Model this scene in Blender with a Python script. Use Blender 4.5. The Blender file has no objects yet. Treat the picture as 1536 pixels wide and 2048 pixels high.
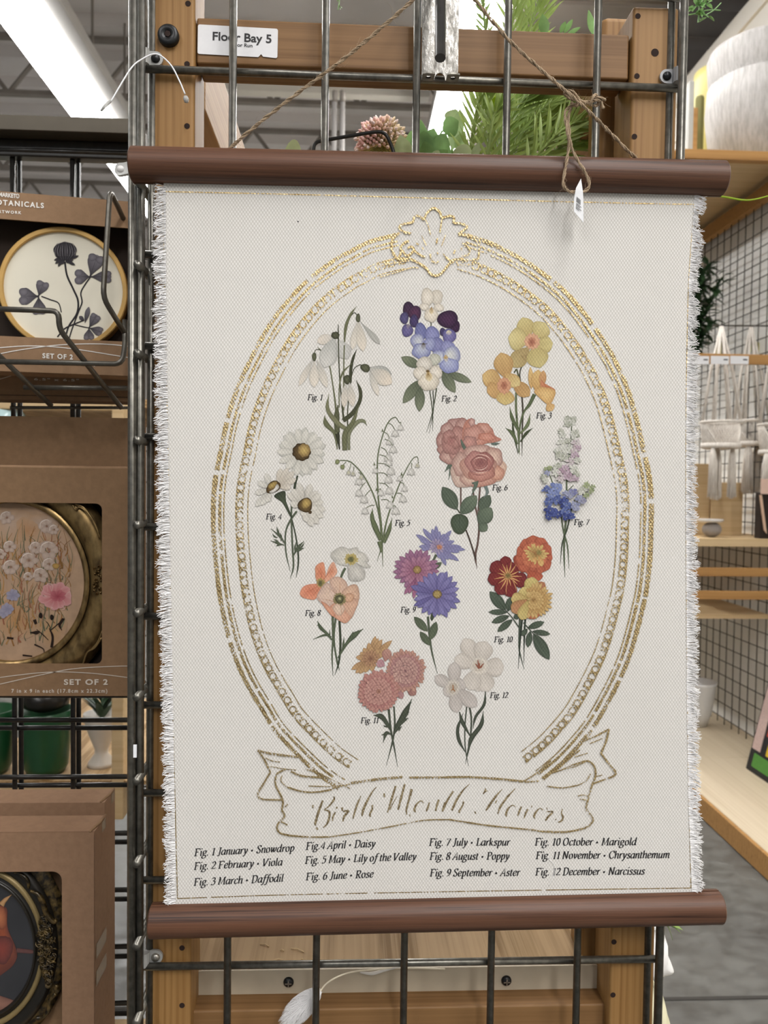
import bpy, math, random
from mathutils import Vector, Matrix
from mathutils.geometry import tessellate_polygon
rnd = random.Random(7)
SC = bpy.context.scene
COL = SC.collection

# ---------------------------------------------------------------- camera
F_PX = 1540.0
CAM = Vector((0.17622, -0.65396, 1.35))
YAW, PITCH, ROLL = 0.045433, 0.034898, 0.013016
ZT = CAM.z + 0.342986            # height of the top cross wire of the grid panel
_f = Vector((math.sin(YAW)*math.cos(PITCH), math.cos(YAW)*math.cos(PITCH), -math.sin(PITCH)))
_r = Vector((math.cos(YAW), -math.sin(YAW), 0))
_u = _r.cross(_f)
RT = math.cos(ROLL)*_r + math.sin(ROLL)*_u
UP = -math.sin(ROLL)*_r + math.cos(ROLL)*_u
FW = _f
cd = bpy.data.cameras.new('camera'); cam = bpy.data.objects.new('camera', cd); COL.objects.link(cam)
cd.sensor_fit = 'VERTICAL'; cd.sensor_height = 36; cd.lens = 36*F_PX/2048
cd.clip_start = 0.01; cd.clip_end = 100
m = Matrix((RT, UP, -FW)).transposed().to_4x4(); m.translation = CAM
cam.matrix_world = m
cd.dof.use_dof = True; cd.dof.focus_distance = 0.64; cd.dof.aperture_fstop = 13.0
SC.camera = cam

# ---------------------------------------------------------------- light and exposure
w = bpy.data.worlds.new('world'); SC.world = w; w.use_nodes = True
w.node_tree.nodes['Background'].inputs[0].default_value = (0.93, 0.96, 1.0, 1)
w.node_tree.nodes['Background'].inputs[1].default_value = 0.27
SC.view_settings.view_transform = 'Standard'; SC.view_settings.look = 'None'
SC.view_settings.exposure = 0.0; SC.view_settings.gamma = 1.0
SC.cycles.use_denoising = True
SC.cycles.max_bounces = 7
SC.cycles.sample_clamp_indirect = 6

def area(name, loc, sx, sy, power, col=(1, 0.98, 0.965), rot=(0, 0, 0)):
    l = bpy.data.lights.new(name, 'AREA'); l.shape = 'RECTANGLE'; l.size = sx; l.size_y = sy
    l.energy = power; l.color = col
    o = bpy.data.objects.new(name, l); o.location = loc; o.rotation_euler = rot; COL.objects.link(o)
    return o
# the strip lamps of the aisle behind the photographer
ROWS = (-1.955, 0.97)
area('aisle_lamp', (0.97, -1.5, 4.25), 0.3, 2.4, 57)
area('aisle_lamp', (0.97, -4.1, 4.25), 0.3, 2.4, 107)
area('aisle_lamp', (-1.955, -1.6, 4.25), 0.3, 2.4, 48)
area('aisle_lamp', (-1.955, -4.2, 4.25), 0.3, 2.4, 74)
area('aisle_lamp', (2.3, -3.2, 4.25), 0.3, 2.4, 76)

# ---------------------------------------------------------------- pixel of the photo -> point in the place
def ray(px, py):
    return (FW + RT*((px-768)/F_PX) + UP*((1024-py)/F_PX))
def at(px, py, Y):
    d = ray(px, py); return CAM + d*((Y-CAM.y)/d.y)
def atx(px, py, X):
    d = ray(px, py); return CAM + d*((X-CAM.x)/d.x)
def atz(px, py, Z):
    d = ray(px, py); return CAM + d*((Z-CAM.z)/d.z)
def hit(px, py, p0, n):
    d = ray(px, py); return CAM + d*((p0-CAM).dot(n)/d.dot(n))

# ---------------------------------------------------------------- materials
def lin(h):
    if isinstance(h, str):
        h = [int(h[i:i+2], 16) for i in (1, 3, 5)]
    return tuple((c/255/12.92 if c/255 <= .04045 else ((c/255+.055)/1.055)**2.4) for c in h)
class NT:
    def __init__(s, name):
        s.m = bpy.data.materials.new(name); s.m.use_nodes = True
        s.t = s.m.node_tree; s.b = s.t.nodes['Principled BSDF']; s.o = s.t.nodes['Material Output']
    def n(s, kind, **kw):
        x = s.t.nodes.new(kind)
        for k, v in kw.items():
            if k.startswith('i_'):
                key = k[2:]; x.inputs[int(key) if key.isdigit() else key.replace('_', ' ')].default_value = v
            else: setattr(x, k, v)
        return x
    def l(s, a, b): s.t.links.new(a, b)
    def math(s, op, a, b=None):
        x = s.t.nodes.new('ShaderNodeMath'); x.operation = op
        for i, v in enumerate((a, b)):
            if v is None: continue
            if isinstance(v, (int, float)): x.inputs[i].default_value = v
            else: s.l(v, x.inputs[i])
        return x.outputs[0]
    def ramp(s, fac, stops):
        x = s.t.nodes.new('ShaderNodeValToRGB'); e = x.color_ramp.elements
        while len(e) < len(stops): e.new(0.5)
        for i, (p, c) in enumerate(stops): e[i].position = p; e[i].color = (*c, 1)
        s.l(fac, x.inputs[0]); return x.outputs[0]
    def mix(s, fac, a, b, mode='MIX'):
        x = s.t.nodes.new('ShaderNodeMix'); x.data_type = 'RGBA'; x.blend_type = mode
        for i, v in ((0, fac), (6, a), (7, b)):
            if isinstance(v, (int, float)): x.inputs[i].default_value = v
            elif isinstance(v, tuple): x.inputs[i].default_value = (*v, 1)
            else: s.l(v, x.inputs[i])
        return x.outputs[2]
    def coord(s, scale=(1, 1, 1), kind='Object'):
        c = s.n('ShaderNodeTexCoord'); mp = s.n('ShaderNodeMapping'); mp.inputs['Scale'].default_value = scale
        s.l(c.outputs[kind], mp.inputs[0]); return mp.outputs[0]
    def noise(s, vec, scale, detail=4, rough=.55):
        x = s.n('ShaderNodeTexNoise'); x.inputs['Scale'].default_value = scale
        x.inputs['Detail'].default_value = detail; x.inputs['Roughness'].default_value = rough
        s.l(vec, x.inputs['Vector']); return x.outputs[0]
    def bump(s, h, strength=.3, dist=.001):
        x = s.n('ShaderNodeBump'); x.inputs['Strength'].default_value = strength
        x.inputs['Distance'].default_value = dist; s.l(h, x.inputs['Height']); s.l(x.outputs[0], s.b.inputs['Normal'])
def flat(name, h, rough=.6, metal=0, var=.06, scale=30, bump=0, spec=.5, trans=0):
    t = NT(name); c = lin(h)
    nz = t.noise(t.coord(), scale)
    t.l(t.ramp(nz, [(.3, tuple(x*(1-var) for x in c)), (.7, tuple(min(1, x*(1+var)) for x in c))]), t.b.inputs['Base Color'])
    t.b.inputs['Roughness'].default_value = rough; t.b.inputs['Metallic'].default_value = metal
    t.b.inputs['Specular IOR Level'].default_value = spec
    if trans: t.b.inputs['Transmission Weight'].default_value = trans
    if bump: t.bump(nz, bump, .002)
    return t.m
def wood(name, a, b, axis, rough=.5, fine=1.0, wv_=.14, spec=.3, bump=.08, cn=.24):
    t = NT(name); s1 = [120*fine]*3; s1[axis] = 1.3*fine; s2 = [420*fine]*3; s2[axis] = 5*fine
    n1 = t.noise(t.coord(tuple(s1)), 1.0, 6, .65); n2 = t.noise(t.coord(tuple(s2)), 1.0, 3, .6)
    wv = t.n('ShaderNodeTexWave', wave_type='BANDS', bands_direction='XYZ'[(axis+1) % 3])
    s3 = [30*fine]*3; s3[axis] = 1.6*fine
    t.l(t.coord(tuple(s3)), wv.inputs[0]); wv.inputs['Scale'].default_value = 1.7; wv.inputs['Distortion'].default_value = 7
    wv.inputs['Detail'].default_value = 4; wv.inputs['Detail Scale'].default_value = .8
    g = t.math('ADD', t.math('MULTIPLY', n1, .8-wv_), t.math('MULTIPLY', wv.outputs[0], wv_))
    g = t.math('ADD', g, t.math('MULTIPLY', t.math('SUBTRACT', n2, .3), .45))
    t.l(t.ramp(g, [(.5-cn, lin(b)), (.5-cn*.17, tuple((x*.4+y*.6) for x, y in zip(lin(b), lin(a)))), (.5+cn, lin(a))]), t.b.inputs['Base Color'])
    t.b.inputs['Roughness'].default_value = rough; t.b.inputs['Specular IOR Level'].default_value = spec
    t.bump(g, bump, .001)
    return t.m
M = {}
M['pine'] = wood('varnished_pine', '#9f7a4b', '#775329', 2)
M['pine_x'] = wood('varnished_pine_beam', '#8c6a45', '#684826', 0)
M['pine_y'] = wood('pine_rail', '#a98960', '#86633c', 1)
M['plank'] = wood('bare_plank', '#b89a72', '#86683f', 1, .65, .8, .3, cn=.16)
M['pale_x'] = wood('pale_board', '#d3ba92', '#b4966a', 0, .6, .35, .1)
M['pale_y'] = wood('pale_shelf_board', '#d9cbb2', '#b9a687', 1, .6, .3, .06)
M['honey'] = wood('honey_slat', '#b78c55', '#94693a', 0, .55, .4, .15)
M['walnut'] = wood('walnut_rod', '#674634', '#321f17', 0, .42, 1.6, .05, .35, .25, .17)
def leafmat(name, h, var=.22, tl=.25):
    t = NT(name); c = lin(h); nz = t.noise(t.coord(), 45)
    col = t.ramp(nz, [(.3, tuple(x*(1-var) for x in c)), (.7, tuple(min(1, x*(1+var)) for x in c))])
    t.l(col, t.b.inputs['Base Color']); t.b.inputs['Roughness'].default_value = .45
    tr = t.n('ShaderNodeBsdfTranslucent'); t.l(col, tr.inputs[0]); mx = t.n('ShaderNodeMixShader'); mx.inputs[0].default_value = tl
    t.l(t.b.outputs[0], mx.inputs[1]); t.l(tr.outputs[0], mx.inputs[2]); t.l(mx.outputs[0], t.o.inputs[0]); return t.m
M['steel'] = flat('bare_steel_wire', '#77756e', .34, .85, .3, 160)
M['black_wire'] = flat('black_coated_wire', '#2c2b29', .28, .3, .25, 120)
M['dark_wire'] = flat('dark_grid_wire', '#4a453d', .5, .2, .2, 60)
M['grey_wire'] = flat('grey_shelf_wire', '#64615a', .38, .7, .2, 140)
M['screw'] = flat('black_screw', '#2a2b2c', .35, .6, .2, 200)
M['zinc'] = flat('zinc_screw', '#b4b0a8', .3, .9, .2, 200)
M['clip'] = flat('clear_plastic', '#c9c9c6', .25, 0, .03, 60, trans=.35)
M['grey_plastic'] = flat('grey_plastic_clip', '#9c9d9f', .35, 0, .05, 60)
M['card'] = flat('cardboard', '#977a5f', .85, 0, .07, 140, .15, .15)
M['card_d'] = flat('cardboard_darker', '#84694f', .85, 0, .07, 140, .15, .15)
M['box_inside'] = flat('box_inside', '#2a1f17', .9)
M['white_ink'] = flat('white_ink', '#efece6', .6, 0, .02)
M['grey_ink'] = flat('pale_ink', '#cdc3b6', .6, 0, .02)
M['black_ink'] = flat('black_ink', '#1c1b1d', .6, 0, .05)
M['label'] = flat('label_paper', '#dedee0', .45, 0, .02, 300)
M['tag'] = flat('tag_paper', '#eef0f4', .5, 0, .02, 300)
M['white'] = flat('white_ceramic', '#d9d8d6', .3, 0, .03, 8)
M['gold_paint'] = flat('gold_painted_wood', '#cfa763', .35, .35, .1, 40)
M['hole'] = flat('drilled_hole', '#24120a', .9)
M['metal_strip'] = flat('painted_metal_strip', '#b9ad98', .5, .1, .05, 40)
def vcol(name, rough=.7, weave=0.0, metal=0.0):
    t = NT(name); a = t.n('ShaderNodeVertexColor', layer_name='Col')
    c = a.outputs[0]
    if weave:
        f = weave_fac(t)
        c = t.mix(1.0, c, t.ramp(f, [(.05, (1-weave,)*3), (.8, (1.0, 1.0, 1.0))]), 'MULTIPLY')
        t.bump(f, .35, .0006)
    t.l(c, t.b.inputs['Base Color']); t.b.inputs['Roughness'].default_value = rough
    t.b.inputs['Metallic'].default_value = metal; t.b.inputs['Specular IOR Level'].default_value = .2
    return t.m
def weave_fac(t):
    g = t.n('ShaderNodeNewGeometry'); x = t.n('ShaderNodeSeparateXYZ'); t.l(g.outputs['Position'], x.inputs[0])
    nz = t.n('ShaderNodeTexNoise'); nz.inputs['Scale'].default_value = 120; nz.inputs['Detail'].default_value = 1
    t.l(g.outputs['Position'], nz.inputs['Vector'])
    j = t.math('MULTIPLY', t.math('SUBTRACT', nz.outputs[0], .5), 1.4)
    a = t.math('COSINE', t.math('ADD', t.math('MULTIPLY', x.outputs[0], 2*math.pi/.0026), j))
    b = t.math('COSINE', t.math('ADD', t.math('MULTIPLY', x.outputs[2], 2*math.pi/.0036), j))
    return t.math('ADD', t.math('MULTIPLY', t.math('MULTIPLY', a, b), .5), .5)
def canvas_mat():
    t = NT('woven_canvas'); f = weave_fac(t)
    big = t.noise(t.coord(kind='Object'), 9, 3)
    c = t.ramp(f, [(.0, lin('#c6c3be')), (.5, lin('#d4d2cd')), (.92, lin('#e9e7e4'))])
    c = t.mix(.5, c, t.ramp(big, [(.3, (.93, .92, .91)), (.7, (1, 1, 1))]), 'MULTIPLY')
    t.l(c, t.b.inputs['Base Color']); t.b.inputs['Roughness'].default_value = .85
    t.b.inputs['Specular IOR Level'].default_value = .12
    t.bump(f, .28, .0006)
    return t.m
def foil_mat(name='gold_foil', thr=.455):
    t = NT(name); f = weave_fac(t)
    g = t.n('ShaderNodeNewGeometry')
    n1 = t.n('ShaderNodeTexNoise'); n1.inputs['Scale'].default_value = 680; n1.inputs['Detail'].default_value = 3; t.l(g.outputs['Position'], n1.inputs['Vector'])
    n2 = t.n('ShaderNodeTexNoise'); n2.inputs['Scale'].default_value = 60; n2.inputs['Detail'].default_value = 2; t.l(g.outputs['Position'], n2.inputs['Vector'])
    k = t.math('ADD', t.math('MULTIPLY', f, .14), t.math('ADD', t.math('MULTIPLY', n1.outputs[0], .55), t.math('MULTIPLY', n2.outputs[0], .35)))
    mask = t.math('GREATER_THAN', k, thr)
    t.l(t.ramp(n1.outputs[0], [(.3, lin('#8a6e3c')), (.62, lin('#dcc799'))]), t.b.inputs['Base Color'])
    t.b.inputs['Metallic'].default_value = .9; t.b.inputs['Roughness'].default_value = .42
    t.bump(t.math('ADD', t.math('MULTIPLY', f, .6), n1.outputs[0]), .55, .0008)
    tr = t.n('ShaderNodeBsdfTransparent'); mx = t.n('ShaderNodeMixShader')
    t.l(mask, mx.inputs[0]); t.l(tr.outputs[0], mx.inputs[1]); t.l(t.b.outputs[0], mx.inputs[2]); t.l(mx.outputs[0], t.o.inputs[0])
    return t.m
M['canvas'] = canvas_mat()
M['foil'] = foil_mat()
M['print'] = vcol('printed_ink', .8, .16)
M['paint'] = vcol('painted_surface', .6)
M['ink'] = None
t = NT('caption_ink'); f = weave_fac(t)
t.l(t.ramp(f, [(.0, lin('#1b1a1c')), (.9, lin('#2e2c2e'))]), t.b.inputs['Base Color']); t.b.inputs['Roughness'].default_value = .8
M['ink'] = t.m
M['thread'] = flat('cotton_thread', '#f3f2f2', .9, 0, .03)
M['twine'] = flat('jute_twine', '#ab967c', .9, 0, .18, 900)
M['twine_fuzz'] = M['twine']
def emit(name, col, s):
    t = NT(name); t.b.inputs['Base Color'].default_value = (.9, .9, .9, 1)
    t.b.inputs['Emission Color'].default_value = (*col, 1); t.b.inputs['Emission Strength'].default_value = s
    return t.m
M['lamp'] = emit('lamp_diffuser', (1, .99, .975), 28.0)

# ---------------------------------------------------------------- mesh helpers
WL = {}                                   # world place of a thing's origin
def V(*a): return Vector(a)
def cat(pts, n=6, closed=False):
    P = [Vector(p) for p in pts]; out = []; N = len(P)
    if N < 3 and not closed: return P
    for i in range(N if closed else N-1):
        p0 = P[(i-1) % N] if closed or i > 0 else P[0]*2-P[1]
        p1 = P[i]; p2 = P[(i+1) % N]
        p3 = P[(i+2) % N] if closed or i+2 < N else P[-1]*2-P[-2]
        for k in range(n):
            u = k/n
            out.append(.5*((2*p1)+(p2-p0)*u+(2*p0-5*p1+4*p2-p3)*u*u+(3*p1-p0-3*p2+p3)*u**3))
    if not closed: out.append(P[-1])
    return out
class MB:
    def __init__(s): s.v = []; s.f = []; s.c = []
    def add(s, vs, fs, c=None):
        o = len(s.v); s.v += [Vector(x) for x in vs]; s.f += [tuple(i+o for i in q) for q in fs]
        if c is not None: s.c += list(c)
    def box(s, lo, hi, c=None):
        (a, b, d), (e, f, g) = lo, hi
        vs = [(a, b, d), (e, b, d), (e, f, d), (a, f, d), (a, b, g), (e, b, g), (e, f, g), (a, f, g)]
        s.add(vs, [(0, 3, 2, 1), (4, 5, 6, 7), (0, 1, 5, 4), (1, 2, 6, 5), (2, 3, 7, 6), (3, 0, 4, 7)], [c]*8 if c else None)
    def obox(s, o, U, W, N, u, w, n, c=None):       # box on axes U W N with extents (lo,hi)
        vs = [o+U*a+W*b+N*d for d in n for b in w for a in u]
        s.add(vs, [(0, 2, 3, 1), (4, 5, 7, 6), (0, 1, 5, 4), (1, 3, 7, 5), (3, 2, 6, 7), (2, 0, 4, 6)], [c]*8 if c else None)
    def tube(s, path, r, n=8, caps=True, c=None, closed=False):
        P = [Vector(p) for p in path]; L = len(P)
        R = r if isinstance(r, (list, tuple)) else [r]*L
        if len(R) != L: R = [R[min(len(R)-1, int(i*(len(R)-1)/(L-1)))]*(1-((i*(len(R)-1)/(L-1)) % 1)) + R[min(len(R)-1, int(i*(len(R)-1)/(L-1))+1)]*((i*(len(R)-1)/(L-1)) % 1) for i in range(L)]
        vs = []; a = None
        for i in range(L):
            d = (P[(i+1) % L]-P[i-1]) if closed else (P[min(i+1, L-1)]-P[max(i-1, 0)])
            if d.length < 1e-9: d = Vector((0, 0, 1))
            d.normalize()
            if a is None: a = d.orthogonal().normalized()
            else:
                a = a-d*a.dot(d)
                a = a.normalized() if a.length > 1e-6 else d.orthogonal().normalized()
            b = d.cross(a)
            vs += [P[i]+(a*math.cos(2*math.pi*k/n)+b*math.sin(2*math.pi*k/n))*R[i] for k in range(n)]
        fs = []
        for i in range(L if closed else L-1):
            j = (i+1) % L
            fs += [(i*n+k, i*n+(k+1) % n, j*n+(k+1) % n, j*n+k) for k in range(n)]
        if caps and not closed: fs += [tuple(range(n))[::-1], tuple((L-1)*n+k for k in range(n))]
        s.add(vs, fs, [c]*len(vs) if c else None)
    def lathe(s, prof, o, n=32, axis=Vector((0, 0, 1)), c=None, rx=1.0, ry=1.0):
        axis = axis.normalized(); a = axis.orthogonal().normalized() if abs(axis.z) < .99 else Vector((1, 0, 0)); b = axis.cross(a)
        vs = [Vector(o)+axis*h+(a*math.cos(2*math.pi*k/n)*rx+b*math.sin(2*math.pi*k/n)*ry)*r for r, h in prof for k in range(n)]
        fs = [(i*n+k, i*n+(k+1) % n, (i+1)*n+(k+1) % n, (i+1)*n+k) for i in range(len(prof)-1) for k in range(n)]
        s.add(vs, fs, [c]*len(vs) if c else None)
    def prism(s, poly, vec, c=None):                # planar outline of 3D points pushed along vec
        n = len(poly); vec = Vector(vec); P = [Vector(p) for p in poly]
        tri = tessellate_polygon([P])
        vs = P+[p+vec for p in P]
        fs = [tuple(t) for t in tri]+[tuple(i+n for i in t)[::-1] for t in tri]
        fs += [(i, (i+1) % n, n+(i+1) % n, n+i) for i in range(n)]
        s.add(vs, fs, [c]*len(vs) if c else None)
    def bounds(s):
        xs = [v.x for v in s.v]; ys = [v.y for v in s.v]; zs = [v.z for v in s.v]
        return min(xs), max(xs), min(ys), max(ys), min(zs), max(zs)
    def build(s, name, mat, parent=None, smooth=False, bevel=0, origin=None):
        me = bpy.data.meshes.new(name)
        if parent is not None: off = WL[parent.name]
        elif origin is not None: off = Vector(origin)
        else:
            b = s.bounds(); off = Vector(((b[0]+b[1])/2, (b[2]+b[3])/2, b[4]))
        me.from_pydata([v-off for v in s.v], [], s.f); me.update()
        mats = mat if isinstance(mat, (list, tuple)) else [mat]
        for x in mats: me.materials.append(x)
        if s.c:
            at_ = me.color_attributes.new('Col', 'FLOAT_COLOR', 'POINT')
            flat_ = []
            for c in s.c: flat_ += [c[0], c[1], c[2], 1.0]
            at_.data.foreach_set('color', flat_)
        if smooth:
            me.polygons.foreach_set('use_smooth', [True]*len(me.polygons))
        o = bpy.data.objects.new(name, me); COL.objects.link(o)
        if smooth == 'angle' :
            pass
        if parent is not None: o.parent = parent
        else: o.location = off
        WL[o.name] = off
        if bevel:
            bv = o.modifiers.new('bevel', 'BEVEL'); bv.width = bevel; bv.segments = 2; bv.limit_method = 'ANGLE'
            o.data.polygons.foreach_set('use_smooth', [True]*len(o.data.polygons))
            wn = o.modifiers.new('wn', 'WEIGHTED_NORMAL')
        return o
def tag(o, label, cat_, group=None, kind=None):
    o['label'] = label; o['category'] = cat_
    if group: o['group'] = group
    if kind: o['kind'] = kind
    return o
def thing(name, label, cat_, loc, group=None):
    o = bpy.data.objects.new(name, None); COL.objects.link(o); o.location = loc; o.empty_display_size = .05
    WL[o.name] = Vector(loc); return tag(o, label, cat_, group)
def struct(o): o['kind'] = 'structure'; return o
def copy_tree(o, delta, label=None):
    def rec(x, par):
        c = x.copy(); COL.objects.link(c)
        if par is not None: c.parent = par
        for ch in [q for q in bpy.data.objects if q.parent == x and q is not c]: rec(ch, c)
        return c
    kids = lambda x: [q for q in bpy.data.objects if q.parent == x]
    def rec2(x, par):
        ks = kids(x); c = x.copy(); COL.objects.link(c)
        if par is not None: c.parent = par
        for k in ks: rec2(k, c)
        return c
    c = rec2(o, None); c.location = Vector(o.location)+Vector(delta); WL[c.name] = WL[o.name]+Vector(delta)
    if label: c['label'] = label
    return c
def sans(txt, p_left, p_right_dir, up, size, name, mat, parent, weight=0.0, xs=1.0, spacing=1.0, width=None, thick=.0001):
    cu = bpy.data.curves.new('txt', 'FONT'); cu.body = txt; cu.size = 1; cu.space_character = spacing; cu.offset = weight
    cu.resolution_u = 4
    o = bpy.data.objects.new('txt', cu); COL.objects.link(o)
    dg = bpy.context.evaluated_depsgraph_get(); me = bpy.data.meshes.new_from_object(o.evaluated_get(dg))
    U = p_right_dir.normalized(); W = up.normalized(); mxw = max(v.co.x for v in me.vertices)
    sx = size*xs if width is None else width/mxw
    mb = MB(); mb.add([p_left+U*(v.co.x*sx)+W*(v.co.y*size) for v in me.vertices], [tuple(p.vertices) for p in me.polygons])
    bpy.data.objects.remove(o); bpy.data.curves.remove(cu); bpy.data.meshes.remove(me)
    return mb.build(name, mat, parent)
# ================================================================ the shop shell
t = NT('concrete_floor'); c1 = t.noise(t.coord(), 1.6, 6, .62); c2 = t.noise(t.coord((1.0, 1.6, 1)), 14, 5, .6)
g = t.math('ADD', t.math('MULTIPLY', c1, .6), t.math('MULTIPLY', c2, .45))
t.l(t.ramp(g, [(.36, lin('#464541')), (.5, lin('#5a5955')), (.66, lin('#6a6964'))]), t.b.inputs['Base Color'])
t.l(t.ramp(c2, [(.4, (.3, .3, .3)), (.65, (.62, .62, .62))]), t.b.inputs['Roughness']); t.bump(c2, .15, .004)
M['floor'] = t.m
M['ceil'] = flat('painted_steel_deck', '#e0dbd9', .6, 0, .05, 2)
M['joist'] = flat('dark_joist_steel', '#8d867f', .6, .1, .1, 6)
M['wallw'] = flat('white_wall_paint', '#e3dfd6', .8, 0, .02, 3)
M['wallg'] = flat('grey_wall_paint', '#a9a5a0', .8, 0, .02, 3)
X0, X1, Y0, Y1, HC = -9, 4.6, -7, 16, 5.6
b = MB(); b.box((X0, Y0, -.1), (X1, Y1, 0)); struct(b.build('floor', M['floor']))
jy = atz(1430, 1997, 0).y
t = flat('floor_joint', '#3a3733', .9); b = MB(); b.box((X0, jy-.006, 0), (X1, jy+.006, .002)); struct(b.build('trim_1', t))
# corrugated steel deck: ribs run across
b = MB(); prof = []; y = Y0
while y < Y1:
    prof += [(y, HC), (y+.34, HC), (y+.38, HC+.09), (y+.56, HC+.09)]; y += .60
o = len(b.v); n = len(prof)
b.add([(X0, p, z) for p, z in prof]+[(X1, p, z) for p, z in prof], [(i, i+1, n+i+1, n+i) for i in range(n-1)])
struct(b.build('ceiling', M['ceil']))
b = MB(); b.box((X1, Y0, 0), (X1+.15, Y1, HC+.3)); struct(b.build('wall_outer', M['wallg']))
XW = 2.57
b = MB(); b.box((XW, Y0, 0), (XW+.1, Y1, 4.30)); struct(b.build('wall_right', M['wallw']))
b = MB(); b.box((X0, Y1, 0), (X1, Y1+.15, HC+.3)); struct(b.build('wall_back', M['wallg']))
b = MB(); b.box((X0-.15, Y0, 0), (X0, Y1, HC+.3)); struct(b.build('wall_left', M['wallg']))
for i, (z, h, d) in enumerate(((4.18, .12, .02), (3.92, .03, .012))):      # ledges along the right wall
    b = MB(); b.box((XW-d, Y0, z), (XW-.0005, Y1, z+h)); struct(b.build('trim_%d' % (i+2), M['wallw']))
# bar joists under the deck
def joist(y, nm, x0=X0, x1=XW, h=.55):
    b = MB(); zt, zb = HC-.02, HC-h
    for z in (zt, zb):
        b.box((x0, y-.035, z-.02), (x1, y+.035, z+.02))
    x = x0; up = False
    while x < x1:
        b.tube([(x, y, zt if up else zb), (x+.42, y, zb if up else zt)], .022, 6); x += .42; up = not up
    return struct(b.build(nm, M['joist']))
for i, y in enumerate((5.2, 7.0, 8.8, 10.6, 12.4)): joist(y, 'trim_%d' % (i+5))
b = MB()
b.tube([(-1.35, 3.0, 4.72), (-1.35, 15, 4.72)], .05, 10)
struct(b.build('trim_10', M['joist']))
b = MB(); b.box((-1.35, 6.0, 4.66), (.82, 6.1, 4.77)); struct(b.build('trim_11', M['wallw']))
M['housing_grey'] = flat('grey_tube', '#a5a19e', .5, .2, .04, 8)
tw = thing('steel_post', 'pair of thin grey steel tubes seen between the grid wires above the pink flower', 'post', at(676, 600, 5.0)-V(0, 0, at(676, 600, 5.0).z))
for px in (669, 685):
    p_ = at(px, 205, 5.0); b = MB(); b.tube([V(p_.x, 5.0, 0), V(p_.x, 5.0, p_.z)], .018, 10); b.build('tube', M['housing_grey'], tw, smooth=True)
    b = MB(); b.tube([V(p_.x, 5.0, p_.z+.001), V(p_.x, 5.0, p_.z+.08)], .020, 10); b.build('cap', M['joist'], tw, smooth=True)

# ---------------------------------------------------------------- strip lamps
M['housing'] = flat('lamp_housing', '#b5b2ae', .5, .2, .03, 8)
LW = .30
lamp0 = None
for j, x in enumerate(ROWS):
    for i, y in enumerate((1.06, 3.75, 6.45, 9.15, 11.85)):
        row = ('left', 'right')[j]
        which = ('the one nearest the viewer, overhead', 'the one before the gap', 'the one beyond the gap', 'fourth along the row', 'farthest of the row')[i]
        lab = 'lit strip lamp under the deck in the %s row, %s' % (row, which)
        if lamp0 is None:
            lamp0 = thing('strip_lamp', lab, 'ceiling light', (x, y, 4.3), 'strip lamps under the ceiling')
            b = MB(); b.box((x-LW/2, y, 4.3), (x+LW/2, y+2.44, 4.33)); b.build('diffuser', M['lamp'], lamp0)
            b = MB(); b.box((x-LW/2-.02, y-.01, 4.331), (x+LW/2+.15, y+2.45, 4.42)); b.build('housing', M['housing'], lamp0, bevel=.01)
            for yy in (y+.3, y+2.1):
                b = MB(); b.tube([(x, yy, 4.42), (x, yy, HC)], .012, 6); b.build('hanger_rod', M['joist'], lamp0)
            l0 = lamp0
        else:
            copy_tree(l0, (x-l0.location.x, y-l0.location.y, 0), lab)

# ================================================================ the wire grid panel
S = .0762; RW = .0032
panel = thing('wire_grid_panel', 'bare steel wire grid panel the botanical scroll hangs in front of', 'grid panel', (3*S, 0, ZT-10.6*S))
def wire(par, p0, p1, r=RW, name='wire', mat='steel', n=10):
    b = MB(); b.tube([p0, p1], r, n); return b.build(name, M[mat], par, smooth=True)
zb, zt_ = ZT-11.6*S, ZT+1.6*S
xs = [i*S for i in range(7)]; xs[0] += .0012; xs[6] -= .0027
for i, x in enumerate(xs): wire(panel, V(x, 0, zb), V(x, 0, zt_), .0036 if i in (0, 6) else RW)
for x in (xs[0]+.0055, xs[6]-.0055): wire(panel, V(x, .0128, zb), V(x, .0128, zt_))
for k in range(-1, 12): wire(panel, V(xs[0]-.001, .0066, ZT-k*S), V(xs[6]+.001, .0066, ZT-k*S))
# the panel that stands at right angles to it on the left
side = thing('wire_grid_panel', 'wire grid panel seen edge on, standing at right angles to the left of the scroll', 'grid panel', (xs[0]-.012, .1, ZT-10.6*S))
xp = at(264, 1100, -.004).x
wire(side, V(xp, -.004, zb), V(xp, -.004, zt_), .0036)
for k in (1, 2, 3): wire(side, V(xp, -.004+k*S, zb), V(xp, -.004+k*S, zt_))
for py in (360, 528, 706, 880, 1050, 1227, 1395, 1563, 1729, 1894, 2047):
    p = at(269, py, -.013); wire(side, V(xp+.0064, -.013, p.z), V(xp+.0064, .225, p.z+.001), .0035)

# ================================================================ timber display unit behind the panel
unit = thing('timber_display_unit', 'varnished pine shelf unit of posts and beams standing behind the wire grid', 'shelf unit', (3*S, .3, .0))
YF = .0125
def px_x(px, py, Y): return at(px, py, Y).x
def zz(px, py, Y): return at(px, py, Y).z
pl0, pl1 = px_x(298, 900, YF), px_x(389, 250, YF)
pl0 = px_x(300, 200, YF)
b = MB(); b.box((pl0, YF, 0), (pl1, YF+.045, 2.05)); post_l = b.build('post', M['pine'], unit, bevel=.003)
pr0, pr1 = px_x(1261, 250, YF), px_x(1353, 250, YF)
PR_R = pr1
b = MB(); b.box((pr0, YF, 0), (pr1, YF+.045, zz(1300, 12, YF))); post_r = b.build('post', M['pine'], unit, bevel=.003)
b = MB(); b.box((pl0+.004, YF+.05, 0), (px_x(398, 200, YF+.05), YF+.058, 2.0)); b.build('post', M['pine'], unit, bevel=.003)
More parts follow.
